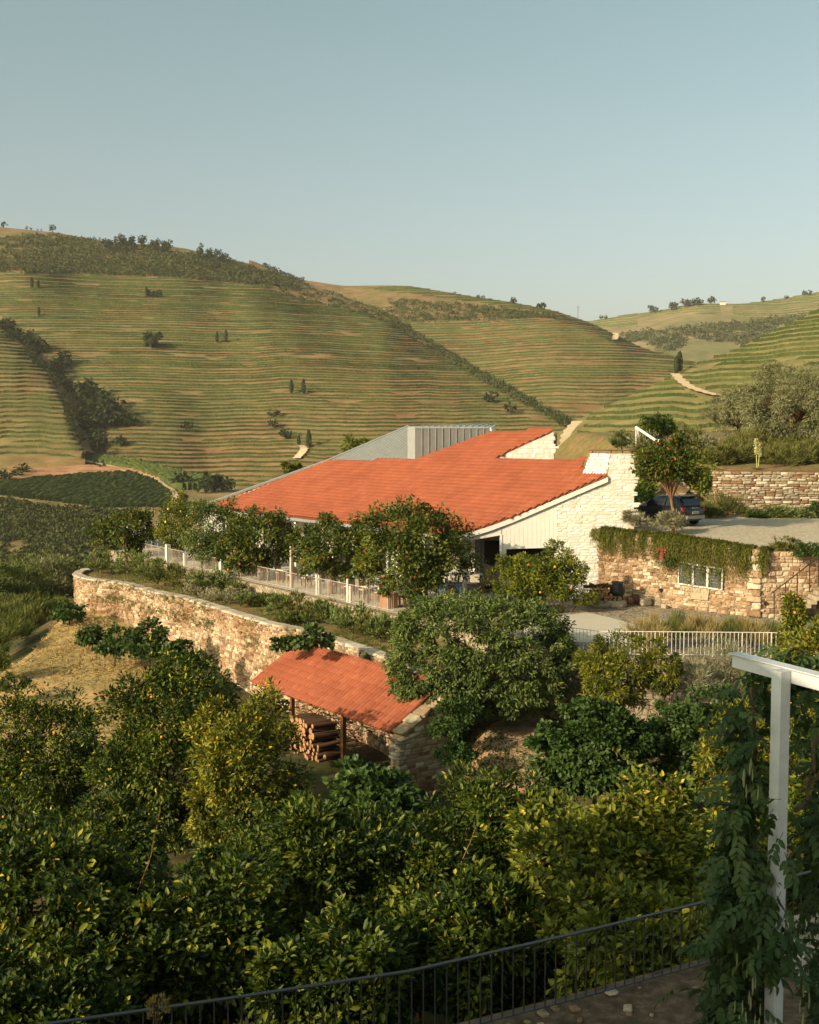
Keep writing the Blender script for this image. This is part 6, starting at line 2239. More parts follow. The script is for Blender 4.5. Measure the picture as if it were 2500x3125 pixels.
# straw on the slope
rg = np.random.RandomState(433)
P = []
while len(P) < 9000:
    px, py = rg.uniform(-10, 470), rg.uniform(1840, 2240)
    if py < np.interp(px, [-10, 95, 160, 232, 470], [2060, 1990, 1900, 1836, 1960]):
        continue
    d = ray(px, py)
    x, y = (CAM + d * (13.2 / -d[2]))[:2]
    for _ in range(3):
        zz = float(lower_z(x, y)) + 0.06
        x, y = (CAM + d * ((zz - CAM[2]) / d[2]))[:2]
    P.append((x, y, zz - 0.02))
P = np.array(P)
V, Fc, t = blades(rg, P, 0.22, 0.045, spread=1.2, bend=0.5)
tag(npobj('cut_straw', V, Fc, MT['straw'], None, t), 'cut straw lying over the dry grass slope', 'straw', kind='stuff')
p = at(502, 2170, 80)
e = thing('garden_post', gnd(290, 1758, CAPZ), 'thin dark post at the far end of the planted bed', 'post')
b_ = gnd(290, 1752, BEDZ)
MB().tube([b_, b_ + np.array([0, 0, 1.7])], 0.03, 6).build('stake', MT['rust'], e)
MB().box(b_ + np.array([0, 0, 1.3]), (0.16, 0.1, 0.3)).build('lamp_head', MT['rust'], e)

# ------------------------------------------------------------------ the big loquat-like tree before the patio
tree('loquat_tree', 'huge dense loquat tree with drooping leaves before the patio', 'tree', MT['laurel'], (1165, 1755, 1808, 2180), 44.5, 2185, 441, L=0.17, W=0.068, nclump=700, nleaf=46000, trunk=0.2, bark='bark_tan', base_px=1502, depth=0.75, droop=0.22, clump=0.09, lump=0.04, shell=(0.78, 1.0), base_z=-2.3, curl=0.25, sep=250, boxy=0.8)
tree('round_citrus', 'rounded bright citrus tree below the patio railing', 'tree', MT['citrus_yellow'], (1750, 2010, 1922, 2180), 40.5, 2250, 442, L=0.15, W=0.05, nclump=130, nleaf=11000, trunk=0.09, clump=0.2, lump=0.14)
tree('round_citrus', 'small golden green citrus beside the rounded one', 'tree', MT['citrus_yellow'], (1965, 2088, 1960, 2130), 40, 2230, 443, L=0.14, W=0.045, nclump=60, nleaf=5000, trunk=0.07, clump=0.2)
for k, (px, py, wv, hv, Y) in enumerate([(2150, 2060, 150, 230, 41.5), (2230, 2040, 120, 200, 42), (2290, 2070, 130, 170, 41), (2120, 2080, 120, 150, 40)]):
    c = at(px, py, Y)
    shrub('fennel_plant', 'feathery silver green fennel before the patio railing', 'plant', MT['silver'] if k != 2 else MT['sage'], c, (wv / 2 * Y / F, 0.7, hv / 2 * Y / F), 445 + k, nleaf=1400, L=0.34, W=0.022, nclump=40, upright=0.35, group='fennel by the patio railing', shell=(0.2, 1.0))
for k, (px, py, wv, hv, Y) in enumerate([(1990, 1905, 130, 90, 46), (2070, 1905, 130, 90, 46.2), (2150, 1905, 140, 100, 46), (2230, 1910, 120, 90, 45.6), (2300, 1912, 130, 80, 45.4), (2370, 1915, 100, 70, 45.4)]):
    c = gnd(px, 1985, 0)
    c = np.array([c[0], Y, hv / 2 * Y / F * 0.9])
    c[0] = (px - 1250) / F * Y
    shrub('tall_grass', 'tall straw tipped grass inside the patio railing', 'grass', MT['grass'] if k % 2 else MT['straw'], c, (wv / 2 * Y / F, 0.7, hv / 2 * Y / F), 451 + k, nleaf=1900, L=0.5, W=0.018, nclump=40, upright=0.7, group='grasses inside the patio railing', shell=(0.1, 1.0))
# broad leaved creeper mass and weeds on the dirt slope
tree('creeper_hedge', 'large leafy green creeper mass right of the dirt slope', 'hedge', MT['hedge'], (1620, 2010, 2130, 2440), 35.5, 2440, 461, L=0.16, W=0.12, nclump=200, nleaf=16000, trunk=0.06, clump=0.16, lump=0.14, depth=0.7)
tree('creeper_hedge', 'creeper mass climbing behind the wisteria post', 'hedge', MT['hedge'], (1940, 2330, 2090, 2450), 37, 2450, 462, L=0.15, W=0.11, nclump=180, nleaf=14000, trunk=0.06, clump=0.16, lump=0.14, depth=0.7)
rg = np.random.RandomState(463)
P = []
for k in range(1500):
    px, py = rg.uniform(1290, 1700), rg.uniform(2150, 2420)
    if wob(np.array([px]), np.array([py * 1.5]), 44, 0.022)[0] < 0.1:
        continue
    P.append(soil_hit(px, py))
P = np.repeat(np.array(P), 6, 0) + rg.normal(size=(len(P) * 6, 3)) * np.array([0.1, 0.1, 0.02])
V, Fc, q = leaf_arrays(P, nrm(rg.normal(size=P.shape) + np.array([0, 0, 0.9])), rg.normal(size=P.shape) + np.array([0, 0, 1.0]), 0.11, 0.06, simple=True)
tag(npobj('slope_weeds', V, Fc, MT['hedge'], None, rg.rand(len(Fc))), 'green weeds creeping over the bare dirt slope', 'weeds', kind='stuff')

for k, (px, py, wv, hv, Y) in enumerate([(1375, 2215, 120, 130, 41.0), (1390, 2300, 110, 70, 39.6), (1410, 2170, 110, 90, 42.0)]):
    shrub('pier_bush', ['dark bush crowding the side of the shed pier', 'low bush on the dirt beside the shed pier', 'bush between the shed pier and the loquat trunk'][k], 'bush', MT['hedge'], at(px, py, Y), (wv / 2 * Y / F, 0.7, hv / 2 * Y / F), 480 + k, nleaf=1500, L=0.15, W=0.08, nclump=36)
# ------------------------------------------------------------------ foreground orchard
FG = [
    ('orange_tree', 'dark orange tree at the edge of the dry grass slope', 'citrus', (-60, 330, 2110, 2570), 38, 501, 17000, .13, .055, .03, ('orange', 5, .045), 0),
    ('orange_tree', 'tall orange tree left of the shed with scattered fruit', 'citrus', (300, 700, 1998, 2600), 36.5, 502, 21000, .13, .055, .04, ('orange', 6, .045), 0),
    ('orange_tree', 'yellowing orange tree right against the shed posts', 'citrus_yellow', (570, 905, 2100, 2640), 35, 503, 20000, .13, .055, .10, None, 0),
    ('orange_tree', 'orange tree with a bare shoot top behind the lemon', 'citrus', (420, 730, 2030, 2300), 39.5, 504, 8000, .14, .06, .03, None, 0),
    ('lemon_tree', 'leafy lemon tree in the shaded left corner of the orchard', 'citrus', (-180, 430, 2510, 3060), 21, 505, 17000, .12, .055, .05, ('orange', 3, .045), 250),
    ('lemon_tree', 'sparse lemon tree with upright shoots beyond the iron fence', 'citrus', (330, 900, 2640, 3130), 20.5, 506, 13000, .12, .058, .05, ('lemon', 2, .04), 250),
    ('orange_tree', 'big dark orange tree in the middle of the orchard', 'citrus', (770, 1270, 2420, 2960), 25.5, 507, 20000, .15, .055, .02, None, 250),
    ('mulberry_tree', 'leafy mulberry shoots in front of the shed opening', 'hedge', (1000, 1270, 2345, 2580), 33, 508, 4500, .19, .13, .02, None, 0),
    ('orange_tree', 'dark orange tree below the dirt slope', 'citrus', (1250, 1720, 2370, 2800), 28.5, 509, 19000, .14, .055, .04, ('orange', 2, .045), 200),
    ('lemon_tree', 'sunlit lemon tree with long arching shoots', 'lemon_leaf', (1560, 2180, 2410, 2960), 19.8, 510, 19000, .115, .058, .07, ('orange', 2, .045), 300),
    ('round_citrus', 'golden clipped citrus behind the wisteria post', 'citrus_yellow', (2120, 2420, 2180, 2560), 30, 511, 12000, .13, .04, .03, None, 0),
    ('orange_tree', 'orange tree full of fruit behind the pergola beam', 'citrus_yellow', (2345, 2640, 1890, 2230), 36, 512, 12000, .14, .05, .03, ('orange', 14, .06), 0),
    ('orange_tree', 'deep green orange tree close behind the iron fence', 'citrus', (1150, 1700, 2700, 3080), 19, 513, 14000, .115, .052, .03, None, 250),
    ('orange_tree', 'shaded orange tree at the foot of the iron fence', 'citrus', (780, 1300, 2800, 3250), 17.5, 514, 12000, .115, .052, .02, None, 250),
    ('lemon_tree', 'dark lemon tree under the lower left corner of the fence', 'citrus', (-120, 420, 2860, 3400), 17.5, 515, 12000, .11, .052, .03, None, 250),
    ('lemon_tree', 'lemon tree with yellow leaves right behind the fence', 'lemon_leaf', (1700, 2300, 2720, 3120), 16.8, 516, 14000, .11, .055, .05, None, 250),
    ('orange_tree', 'orange tree seen between the pergola post and the right side', 'citrus', (2330, 2760, 2250, 3000), 22, 517, 14000, .12, .05, .04, ('orange', 3, .05), 0),
    ('orange_tree', 'low dark citrus filling the gap below the shed', 'citrus', (640, 1010, 2480, 2800), 30, 518, 9000, .13, .055, .02, None, 0),
    ('orange_tree', 'low citrus in the gap between the two left orange trees', 'citrus', (230, 520, 2440, 2720), 30.5, 520, 9000, .13, .055, .03, None, 0),
    ('orange_tree', 'dark citrus bush between the middle tree and the slope tree', 'citrus', (1130, 1420, 2540, 2860), 24.5, 521, 9000, .13, .055, .03, None, 0),
    ('orange_tree', 'citrus filling the space left of the middle orange tree', 'citrus', (560, 860, 2560, 2880), 25.5, 522, 10000, .13, .055, .04, None, 0),
    ('lemon_tree', 'lemon bush under the arching shoots', 'lemon_leaf', (1900, 2260, 2480, 2800), 24.5, 523, 9000, .12, .058, .06, None, 0),
    ('lemon_tree', 'young citrus column with oranges by the stairs', 'citrus_yellow', (2388, 2452, 1808, 1960), 40, 519, 1700, .13, .05, .04, ('orange', 3, .06), 0),
]
for (nm_, lab, mt, box, Y, sd_, nl, L_, W_, yl, fr, sp_) in FG:
    c = at((box[0] + box[1]) / 2, 0, Y)
    tree(nm_, lab, 'tree', MT[mt], box, Y, box[3] + 60, sd_, L=L_ * (1.32 if Y < 23 else 1.2), W=W_ * (1.36 if Y < 23 else 1.25), nclump=200, nleaf=int(nl * 1.25), trunk=0.08, yellow=yl, fruit=fr, sep=sp_, base_z=float(lower_z(c[0], Y)), clump=0.2, lump=0.2, shell=(0.62, 1.02), fill=0.91, boxy=0.55, face=0.6)
# arching shoots
rg = np.random.RandomState(531)


def shoot(pts, mat, label, seed, L=0.1, W=0.05, name='lemon_shoot', n=26):
    r_ = np.random.RandomState(seed)
    pl = polyline(pts)
    pts = np.array(pts)
    ti = np.linspace(0, len(pts) - 1, 14)
    C = np.array([[np.interp(t, np.arange(len(pts)), pts[:, k]) for k in range(3)] for t in ti])
    e = thing(name, C[0], label, 'branch')
    MB().tube(C, np.linspace(0.014, 0.004, 14), 5).build('stem', MT['bark_tan'], e)
    t = r_.rand(n) ** 0.7
    P = np.array([[np.interp(q * 13, np.arange(14), C[:, k]) for k in range(3)] for q in t])
    T = nrm(r_.normal(size=(n, 3)) + np.array([0, 0, 0.5]))
    lm = leaf_meshes(mat, L, W)
    for p, tt in zip(P, T):
        nn = nrm(np.cross(tt, r_.normal(size=3)))
        sd = np.cross(tt, nn)
        o = put(bpy.data.objects.new('leaf', lm[1 + r_.randint(3)]), e)
        o.matrix_basis = Matrix(((sd[0], tt[0], nn[0], p[0]), (sd[1], tt[1], nn[1], p[1]), (sd[2], tt[2], nn[2], p[2]), (0, 0, 0, 1))) @ Matrix.Scale(r_.uniform(0.8, 1.25), 4)


shoot([at(1960, 2480, 19.6), at(1900, 2440, 19.4), at(1850, 2430, 19.3), at(1760, 2440, 19.2)], MT['lemon_leaf'], 'long bare lemon shoot reaching left over dark leaves', 532)
shoot([at(2060, 2420, 19.6), at(1980, 2360, 19.4), at(1920, 2320, 19.3), at(1870, 2290, 19.2)], MT['lemon_leaf'], 'lemon shoot with pale leaves reaching up and left', 533)
shoot([at(1830, 2930, 19), at(1740, 2830, 18.8), at(1660, 2700, 18.6), at(1540, 2600, 18.5)], MT['lemon_leaf'], 'golden leaved shoot crossing the dark middle tree', 534, n=34)
shoot([at(420, 2720, 20.5), at(460, 2620, 20.4), at(470, 2560, 20.3), at(490, 2470, 20.3)], MT['citrus'], 'upright citrus shoot before the soil gap', 535)
shoot([at(40, 2600, 23), at(60, 2540, 23), at(90, 2500, 23), at(110, 2480, 23)], MT['lemon_leaf'], 'thin shoot with new leaves over the left lemon tree', 536, n=18)
shoot([at(1400, 2650, 24), at(1440, 2560, 24), at(1460, 2500, 24)], MT['citrus'], 'short upright shoot of the tree below the slope', 537, n=18)

# ------------------------------------------------------------------ foreground terrace, iron fence, pergola, wisteria
TZ = 1.8
fr_px = [(145, 3125), (700, 3047), (1250, 2964), (1760, 2848), (2243, 2730), (2431, 2672), (2520, 2648)]
fp = [gnd(a, b, TZ + 0.9) - np.array([0, 0, 0.9]) for a, b in fr_px]
fp = [fp[0] + (fp[0] - fp[1]) * 0.6] + fp + [fp[-1] + (fp[-1] - fp[-2]) * 3]
tz_poly = [(p[0], p[1] + 0.25, TZ) for p in fp] + [(fp[-1][0] + 1, 2.0, TZ), (-14, 2.0, TZ), (-14, fp[0][1] - 0.4, TZ)]
MT['terrace_soil'] = m_noise('stony_soil', [(0.05, 0.035, 0.022), (0.13, 0.085, 0.05), (0.24, 0.18, 0.12)], 5, [0.3, 0.5, 0.75], bump=0.8, bdist=0.08)
structure(recalc(MB().prism(tz_poly, (0, 0, -6.6)).build('near_terrace', MT['terrace_soil'])))
rail_fence('iron_fence', 'dark iron fence along the near terrace edge', fp, 0.9, 0.15, MT['rail_iron'], foot=0.07, rb=0.009, flat=True)
RS = rock_meshes(MT['stone'])
rg = np.random.RandomState(541)
plr = polyline(fp)
for k in range(46):
    s_ = rg.uniform(plr[1][-1] * 0.3, plr[1][-1])
    p = on_line(plr, s_) + np.array([rg.normal() * 0.1, -abs(rg.normal()) * 0.45 + 0.15, 0])
    sz = rg.uniform(0.03, 0.11)
    o = bpy.data.objects.new('loose_stone', RS[rg.randint(10)])
    put(o)
    o.matrix_basis = Matrix.Translation((p[0], p[1], TZ + sz * 0.05)) @ Matrix.Rotation(rg.rand() * 6, 4, 'Z') @ Matrix.Diagonal((sz * 1.4, sz, sz * 0.5, 1))
    tag(o, 'loose flat stone on the soil below the iron fence', 'stone', 'loose stones by the iron fence')
pv = thing('crazy_paving', gnd(2480, 2990, TZ), 'pale irregular paving stones behind the pergola post', 'paving')
PS = rock_meshes(MT['cap'])
for a in range(9):
    for b in range(8):
        c = gnd(2400, 2900, TZ) + np.array([a * 0.3 + rg.normal() * 0.03, 0.9 - b * 0.34 + rg.normal() * 0.03, 0.02])
        o = put(bpy.data.objects.new('paving_stone', PS[rg.randint(10)]), pv)
        o.matrix_basis = Matrix.Translation(Vector(c)) @ Matrix.Rotation(rg.normal() * 0.4, 4, 'Z') @ Matrix.Diagonal((0.28, 0.31, 0.06, 1))
shrub('dry_heather', 'small rusty dry sprig standing before the iron fence', 'plant', MT['straw'], at(480, 3090, 11.3), (0.09, 0.09, 0.2), 545, nleaf=260, L=0.05, W=0.012, nclump=24, upright=0.7)

# pergola
b0 = at(2240, 1990, 11.8)
b1 = np.array([3.93 + (3.93 - b0[0]) * 1.2, 10.7 - 1.1 * 1.2, b0[2]])
b1 = b0 + (np.array([gnd(2500, 2056, b0[2])[0], gnd(2500, 2056, b0[2])[1], b0[2]]) - b0) * 2.2
pg = thing('pergola', gnd(2385, 3300, TZ), 'white steel pergola post carrying a white beam', 'pergola')
bd = nrm(b1 - b0)
bs = np.array([-bd[1], bd[0], 0])
if bs[1] > 0:
    bs = -bs
MB().beam(b0 - np.array([0, 0, 0.008]), b1 - np.array([0, 0, 0.008]), 0.15, 0.014).build('top_flange', MT['pergola'], pg)
MB().beam(b0 + bd * 0.03 - np.array([0, 0, 0.085]), b1 - np.array([0, 0, 0.085]), 0.09, 0.138).build('beam', MT['pergola'], pg)
pt = at(2408, 2052, 11.05)
tpar = ((pt - b0) @ bd)
pc_ = b0 + bd * tpar + bs * 0.115
PTZ = at(2405, 2046, pc_[1])[2]
pd = MB()
hw, hd = 0.062, 0.066
ring = [pc_ + bd * sx * hd + bs * sy * hw for sx, sy in ((-1, -1), (1, -1), (1, 1), (-1, 1))]
pd.hexa([np.array([p[0], p[1], TZ - 0.02]) for p in ring], [np.array([p[0], p[1], PTZ]) for p in ring])
recalc(pd.build('post', MT['pergola'], pg))
MB().tube([b0 + bd * (tpar + 0.62) + bs * 0.05 + np.array([0, 0, -0.085]), b0 + bd * (tpar + 0.62) + bs * 0.2 + np.array([0, 0, -0.085])], 0.02, 8).build('bolt', MT['zinc'], pg)
MB().tube([b0 + bd * (tpar + 0.62) + bs * 0.17 + np.array([0, 0, -0.085]), b0 + bd * (tpar + 1.3) + bs * 0.2 + np.array([0, 0, -0.06])], 0.014, 6).build('tie_rod', MT['zinc'], pg)


# wisteria: compound leaves
def wisteria_leaf(seed):
    r_ = np.random.RandomState(seed)
    n = 11
    P, T, N, L, W = [], [], [], [], []
    for k in range(4):
        y = 0.06 + k * 0.046
        for s_ in (-1, 1):
            P.append((0, y, -0.25 * y * y * 3))
            T.append((s_ * 0.8, 0.62 + r_.normal() * 0.12, -0.3 + r_.normal() * 0.2))
            N.append((0, 0, 1))
            L.append(0.092 - 0.004 * abs(k - 2) + r_.normal() * 0.006)
    P.append((0, 0.235, -0.03))
    T.append((0, 1, -0.4))
    N.append((0, 0.3, 1))
    L.append(0.085)
    V, Fc, q = leaf_arrays(np.array(P), np.array(T), np.array(N, float), np.array(L), np.array(L) * 0.5, 0.12, 0.2)
    mb = MB().tube([(0, 0, 0), (0, 0.12, -0.01), (0, 0.24, -0.035)], [0.003, 0.0025, 0.0015], 3, cap=False)
    Fr = np.array(mb.f) + len(V)
    V = np.concatenate([V, np.array(mb.v)])
    Fc = np.concatenate([Fc, Fr])
    return V, Fc


wl_ = [wisteria_leaf(550 + k) for k in range(4)]
wm = [npmesh('leaf', v, f, MT['wisteria'], np.full(len(f), 0.15 + 0.22 * k)) for k, (v, f) in enumerate(wl_)]
ws = thing('wisteria_vine', np.array([pc_[0] - 0.2, pc_[1] + 0.2, TZ]), 'dark wisteria vine with hanging pods wrapped around the pergola post', 'vine')
rg = np.random.RandomState(561)
spots = []
for k in range(175):                     # curtain left of the post
    py = 2100 + 600 * rg.rand() ** 0.9
    spots.append(at(rg.normal(2272 + 14 * math.sin(py / 60), 14 + 12 * rg.rand()), py, rg.uniform(11.0, 11.7)))
for k in range(270):                     # wide skirt at the foot
    py = rg.uniform(2600, 3160)
    spots.append(at(rg.normal(np.interp(py, [2600, 2800, 3160], [2262, 2268, 2225]), np.interp(py, [2600, 3160], [26, 54])), py, rg.uniform(10.8, 11.6)))
for k in range(230):                     # right of the post
    spots.append(at(rg.uniform(2470, 2600), rg.uniform(2080, 3130), rg.uniform(11.2, 12.0)))
for k in range(34):                      # over the post
    spots.append(at(rg.normal(2360, 30), rg.uniform(2720, 2930), rg.uniform(10.55, 10.8)))
for k in range(60):                      # behind the beam
    spots.append(at(rg.uniform(2290, 2520), rg.uniform(1960, 2120), rg.uniform(11.6, 12.2)))
for px, py in [(2385, 2440), (2400, 2465), (2375, 2500), (2390, 2540), (2360, 2470), (2395, 2600)]:
    spots.append(at(px, py, 10.75))
RV, RF, RT, nv = [], [], [], 0
order = rg.permutation(len(spots))
for rank, i_ in enumerate(order):
    p = spots[i_]
    az = rg.rand() * 6.283
    tilt = rg.uniform(-1.3, 0.25)
    m = Matrix.Translation(Vector(p)) @ Matrix.Rotation(az, 4, 'Z') @ Matrix.Rotation(tilt, 4, 'X') @ Matrix.Rotation(rg.normal() * 0.4, 4, 'Y') @ Matrix.Scale(rg.uniform(0.95, 1.5), 4)
    k = rg.randint(4)
    if rank < 300:
        o = put(bpy.data.objects.new('leaf', wm[k]), ws)
        o.matrix_basis = m
    else:
        mm = np.array(m)
        RV.append(wl_[k][0] @ mm[:3, :3].T + mm[:3, 3])
        RF.append(wl_[k][1] + nv)
        RT.append(np.full(len(wl_[k][1]), rg.rand()))
        nv += len(wl_[k][0])
o = npobj('remaining_leaves', np.concatenate(RV), np.concatenate(RF), MT['wisteria'], ws, np.concatenate(RT))
o['kind'] = 'stuff'
for (pa_, pb_) in [((2330, 3150), (2290, 2100)), ((2300, 3150), (2270, 2200)), ((2460, 2400), (2520, 2180)), ((2430, 2480), (2520, 2330))]:
    a_, b_ = at(*pa_, 11.1), at(*pb_, 11.4)
    pts = [a_ + (b_ - a_) * t + np.array([0.04 * math.sin(t * 9), 0.03 * math.cos(t * 7), 0]) for t in np.linspace(0, 1, 12)]
    MB().tube(pts, 0.02, 6).build('stem', MT['vine_stem'], ws)
pm = MB().tube([(0, 0, 0), (0.004, 0, -0.03), (0.0, 0.003, -0.08), (0.003, 0, -0.13), (0, 0, -0.15)], [0.002, 0.007, 0.009, 0.008, 0.002], 6).mesh('seed_pod', MT['pod'])
for k in range(34):
    px = rg.choice([rg.normal(2265, 45), rg.normal(2300, 25), rg.normal(2440, 20)])
    o = put(bpy.data.objects.new('seed_pod', pm), ws)
    o.matrix_basis = Matrix.Translation(Vector(at(px, rg.choice([rg.uniform(2300, 2400), rg.uniform(2860, 3120)], p=[0.25, 0.75]), 10.55 + rg.rand() * 0.2))) @ Matrix.Rotation(rg.rand() * 6, 4, 'Z') @ Matrix.Scale(rg.uniform(0.8, 1.3), 4)

# ------------------------------------------------------------------ upper right planting
tree('parking_tree', 'windswept round tree with orange leaves in front of the car', 'tree', MT['judas'], (1936, 2150, 1335, 1505), 58.5, 1625, 601, L=0.2, W=0.09, nclump=100, nleaf=9500, trunk=0.085, bark='bark_tan', base_px=2054, yellow=0.06, base_z=3.6, clump=0.24, lump=0.3, flat_bottom=0.55)
tree('olive_tree', 'large gnarled olive tree standing on the lavender mound', 'tree', MT['olive'], (2215, 2600, 1108, 1338), 82, 1372, 602, L=0.24, W=0.05, nclump=200, nleaf=24000, trunk=0.22, bark='bark_tan', base_px=2412, trunks=[-0.35, 0.3], clump=0.17, lump=0.2, depth=0.8, base_z=float(mound_z(28, 82)))
tree('olive_tree', 'smaller olive tree at the left shoulder of the mound', 'tree', MT['olive'], (2168, 2340, 1180, 1340), 90, 1348, 603, L=0.24, W=0.05, nclump=90, nleaf=9000, trunk=0.17, base_px=2255, clump=0.2, lump=0.25, base_z=float(mound_z(26, 90)))
for k, (px, py, wv, hv, Y) in enumerate([(2240, 1395, 130, 105, 74), (2330, 1398, 130, 95, 76), (2390, 1408, 120, 84, 73), (2440, 1405, 120, 86, 74), (2500, 1395, 140, 100, 75), (2300, 1350, 150, 70, 82), (2400, 1372, 150, 60, 80), (2480, 1370, 140, 60, 80), (2200, 1405, 90, 80, 73), (2545, 1400, 120, 100, 74)]):
    c = at(px, py, Y)
    shrub('lavender_bush', 'rounded green lavender bush on the mound above the dry wall', 'bush', MT['lavender'], c, (wv / 2 * Y / F, wv / 2 * Y / F, hv / 2 * Y / F), 610 + k, nleaf=4500, L=0.36, W=0.035, nclump=60, upright=0.5, group='lavender on the mound', lump=0.06, clump=0.2)
p = np.array([at(2313, 1425, 70.3)[0], 70.3, 6.7])
e = thing('flower_spike', p, 'tall pale yellow flower spike above the dry stone wall', 'flower')
mb = MB()
for sx in (-0.1, 0.08):
    mb.tube([p + np.array([sx * 0.4, 0, 0]), p + np.array([sx, 0, 1.0]), p + np.array([sx * 1.2, 0, 1.9 if sx < 0 else 1.65])], [0.035, 0.03, 0.012], 6)
mb.build('stalk', MT['mullein'], e)
rg = np.random.RandomState(621)
n = 320
z = rg.uniform(0.95, 1.95, n)
sx = np.where(rg.rand(n) < 0.5, -0.12, 0.1)
P = p + np.stack([sx + rg.normal(size=n) * 0.06, rg.normal(size=n) * 0.06, np.where(sx > 0, z * 0.87, z)], 1)
V, Fc, q = leaf_arrays(P, nrm(rg.normal(size=(n, 3)) + np.array([0, 0, 0.6])), rg.normal(size=(n, 3)), 0.11, 0.06, simple=True)
npobj('blossom', V, Fc, MT['mullein'], e, rg.rand(n))['kind'] = 'stuff'
n = 40
T = nrm(np.stack([rg.normal(size=n), rg.normal(size=n), np.full(n, 0.5)], 1))
V, Fc, q = leaf_arrays(np.repeat(p[None], n, 0), T, np.tile([0, 0, 1.0], (n, 1)), 0.4, 0.12, simple=True)
npobj('rosette', V, Fc, MT['mullein'], e, rg.rand(n))['kind'] = 'stuff'
for k, (nm_, lab, mt, px, py, wv, hv, Y, L_, W_, up) in enumerate([
    ('ivy_mass', 'yellow green ivy draped over the end of the dry stone wall', 'ivy', 2165, 1475, 95, 110, 70.0, .18, .15, 0), ('ivy_mass', 'bright ivy bank between the chimney and the parking tree', 'ivy', 1965, 1440, 110, 120, 72, .18, .15, 0), ('ivy_mass', 'low yellowing ivy behind the bonnet of the car', 'ivy', 1960, 1490, 90, 60, 71, .17, .14, 0),
    ('ivy_mass', 'ivy tuft creeping along the top of the slope', 'ivy', 2110, 1430, 90, 70, 74, .18, .14, 0), ('conifer_bush', 'dark conifer bush behind the chimney top', 'sage', 1898, 1352, 70, 64, 84, .3, .06, .5), ('conifer_bush', 'olive conifer bush under the white steel frame', 'olive', 1965, 1370, 80, 90, 80, .3, .06, .4),
    ('garden_bush', 'dry tan bush right of the chimney', 'straw', 2010, 1385, 90, 70, 78, .2, .08, .2), ('garden_bush', 'green bush on the slope above the parked car', 'lavender', 2110, 1350, 110, 60, 84, .25, .06, .4), ('garden_bush', 'silver bush half way up the slope', 'silver', 2150, 1362, 80, 44, 80, .25, .05, .4),
    ('garden_bush', 'leafy bush at the foot of the slope by the car', 'hedge', 1960, 1520, 70, 50, 69.5, .16, .1, .2), ('verge_grass', 'dark grass clump at the foot of the dry stone wall', 'lavender', 2215, 1555, 120, 66, 67.6, .4, .03, .55), ('verge_grass', 'green verge plant below the dry stone wall', 'grass', 2170, 1570, 70, 40, 66.5, .35, .03, .55),
    ('verge_grass', 'leafy verge plant with red stems below the wall', 'sage', 2370, 1572, 90, 52, 67.0, .18, .08, .3), ('verge_grass', 'low leafy verge plant at the wall foot', 'sage', 2440, 1575, 110, 40, 66.8, .18, .08, .3), ('verge_grass', 'leafy verge plant where the wall leaves the view', 'hedge', 2495, 1565, 70, 56, 67.0, .18, .08, .3), ('verge_grass', 'straggling plant in the middle of the wall foot', 'hedge', 2320, 1580, 70, 36, 66.8, .18, .07, .3),
    ('silver_bush', 'twiggy silver bush against the foot of the chimney', 'silver', 1945, 1586, 80, 50, 59.5, .2, .03, .3), ('silver_bush', 'big twiggy silver bush under the parking tree', 'silver', 2052, 1596, 100, 50, 58.5, .22, .03, .3)]):
    c = at(px, py, Y)
    shrub(nm_, lab, 'bush', MT[mt], c, (wv / 2 * Y / F, wv / 2 * Y / F * 0.8, hv / 2 * Y / F), 630 + k, nleaf=2200, L=L_, W=W_, nclump=44, upright=up)
tree('dark_tree', 'small dark round tree beside the white steel frame', 'tree', MT['citrus'], (1948, 2062, 1268, 1345), 84, 1400, 651, L=0.22, W=0.1, nclump=50, nleaf=3600, trunk=0.09, base_px=2020, flat_bottom=0.5)
tree('slender_sapling', 'thin pale sapling against the vineyard hill', 'tree', MT['grass'], (2070, 2100, 1270, 1345), 86, 1400, 652, L=0.2, W=0.06, nclump=14, nleaf=260, trunk=0.03, nlimb=6)
tree('roof_edge_tree', 'tree top showing over the zinc roof edge', 'tree', MT['lemon_leaf'], (1040, 1120, 1330, 1410), 96, 1500, 653, L=0.3, W=0.1, nclump=26, nleaf=1500, trunk=0.08, lump=0.4)
tree('roof_edge_tree', 'tree top showing behind the left roof verge', 'tree', MT['lemon_leaf'], (862, 925, 1408, 1470), 95, 1540, 654, L=0.3, W=0.1, nclump=22, nleaf=1200, trunk=0.08, lump=0.4)
# white steel frame on the slope
e = thing('steel_frame', at(1943, 1350, 80), 'white steel frame of a post pair and a sloping beam', 'frame')
p0, p1 = at(1941, 1302, 80), at(1941, 1372, 80)
MB().beam(p0, p1, 0.08, 0.08).build('post', MT['white_metal'], e)
MB().beam(at(1947, 1310, 80.3), at(1947, 1372, 80.3), 0.08, 0.08).build('post', MT['white_metal'], e)
MB().beam(at(1941, 1303, 80), at(2010, 1349, 78.5), 0.1, 0.16).build('sloping_beam', MT['white_metal'], e)
MB().beam(at(2012, 1340, 78.5), at(2012, 1375, 78.5), 0.12, 0.12).build('post', MT['white_metal'], e)

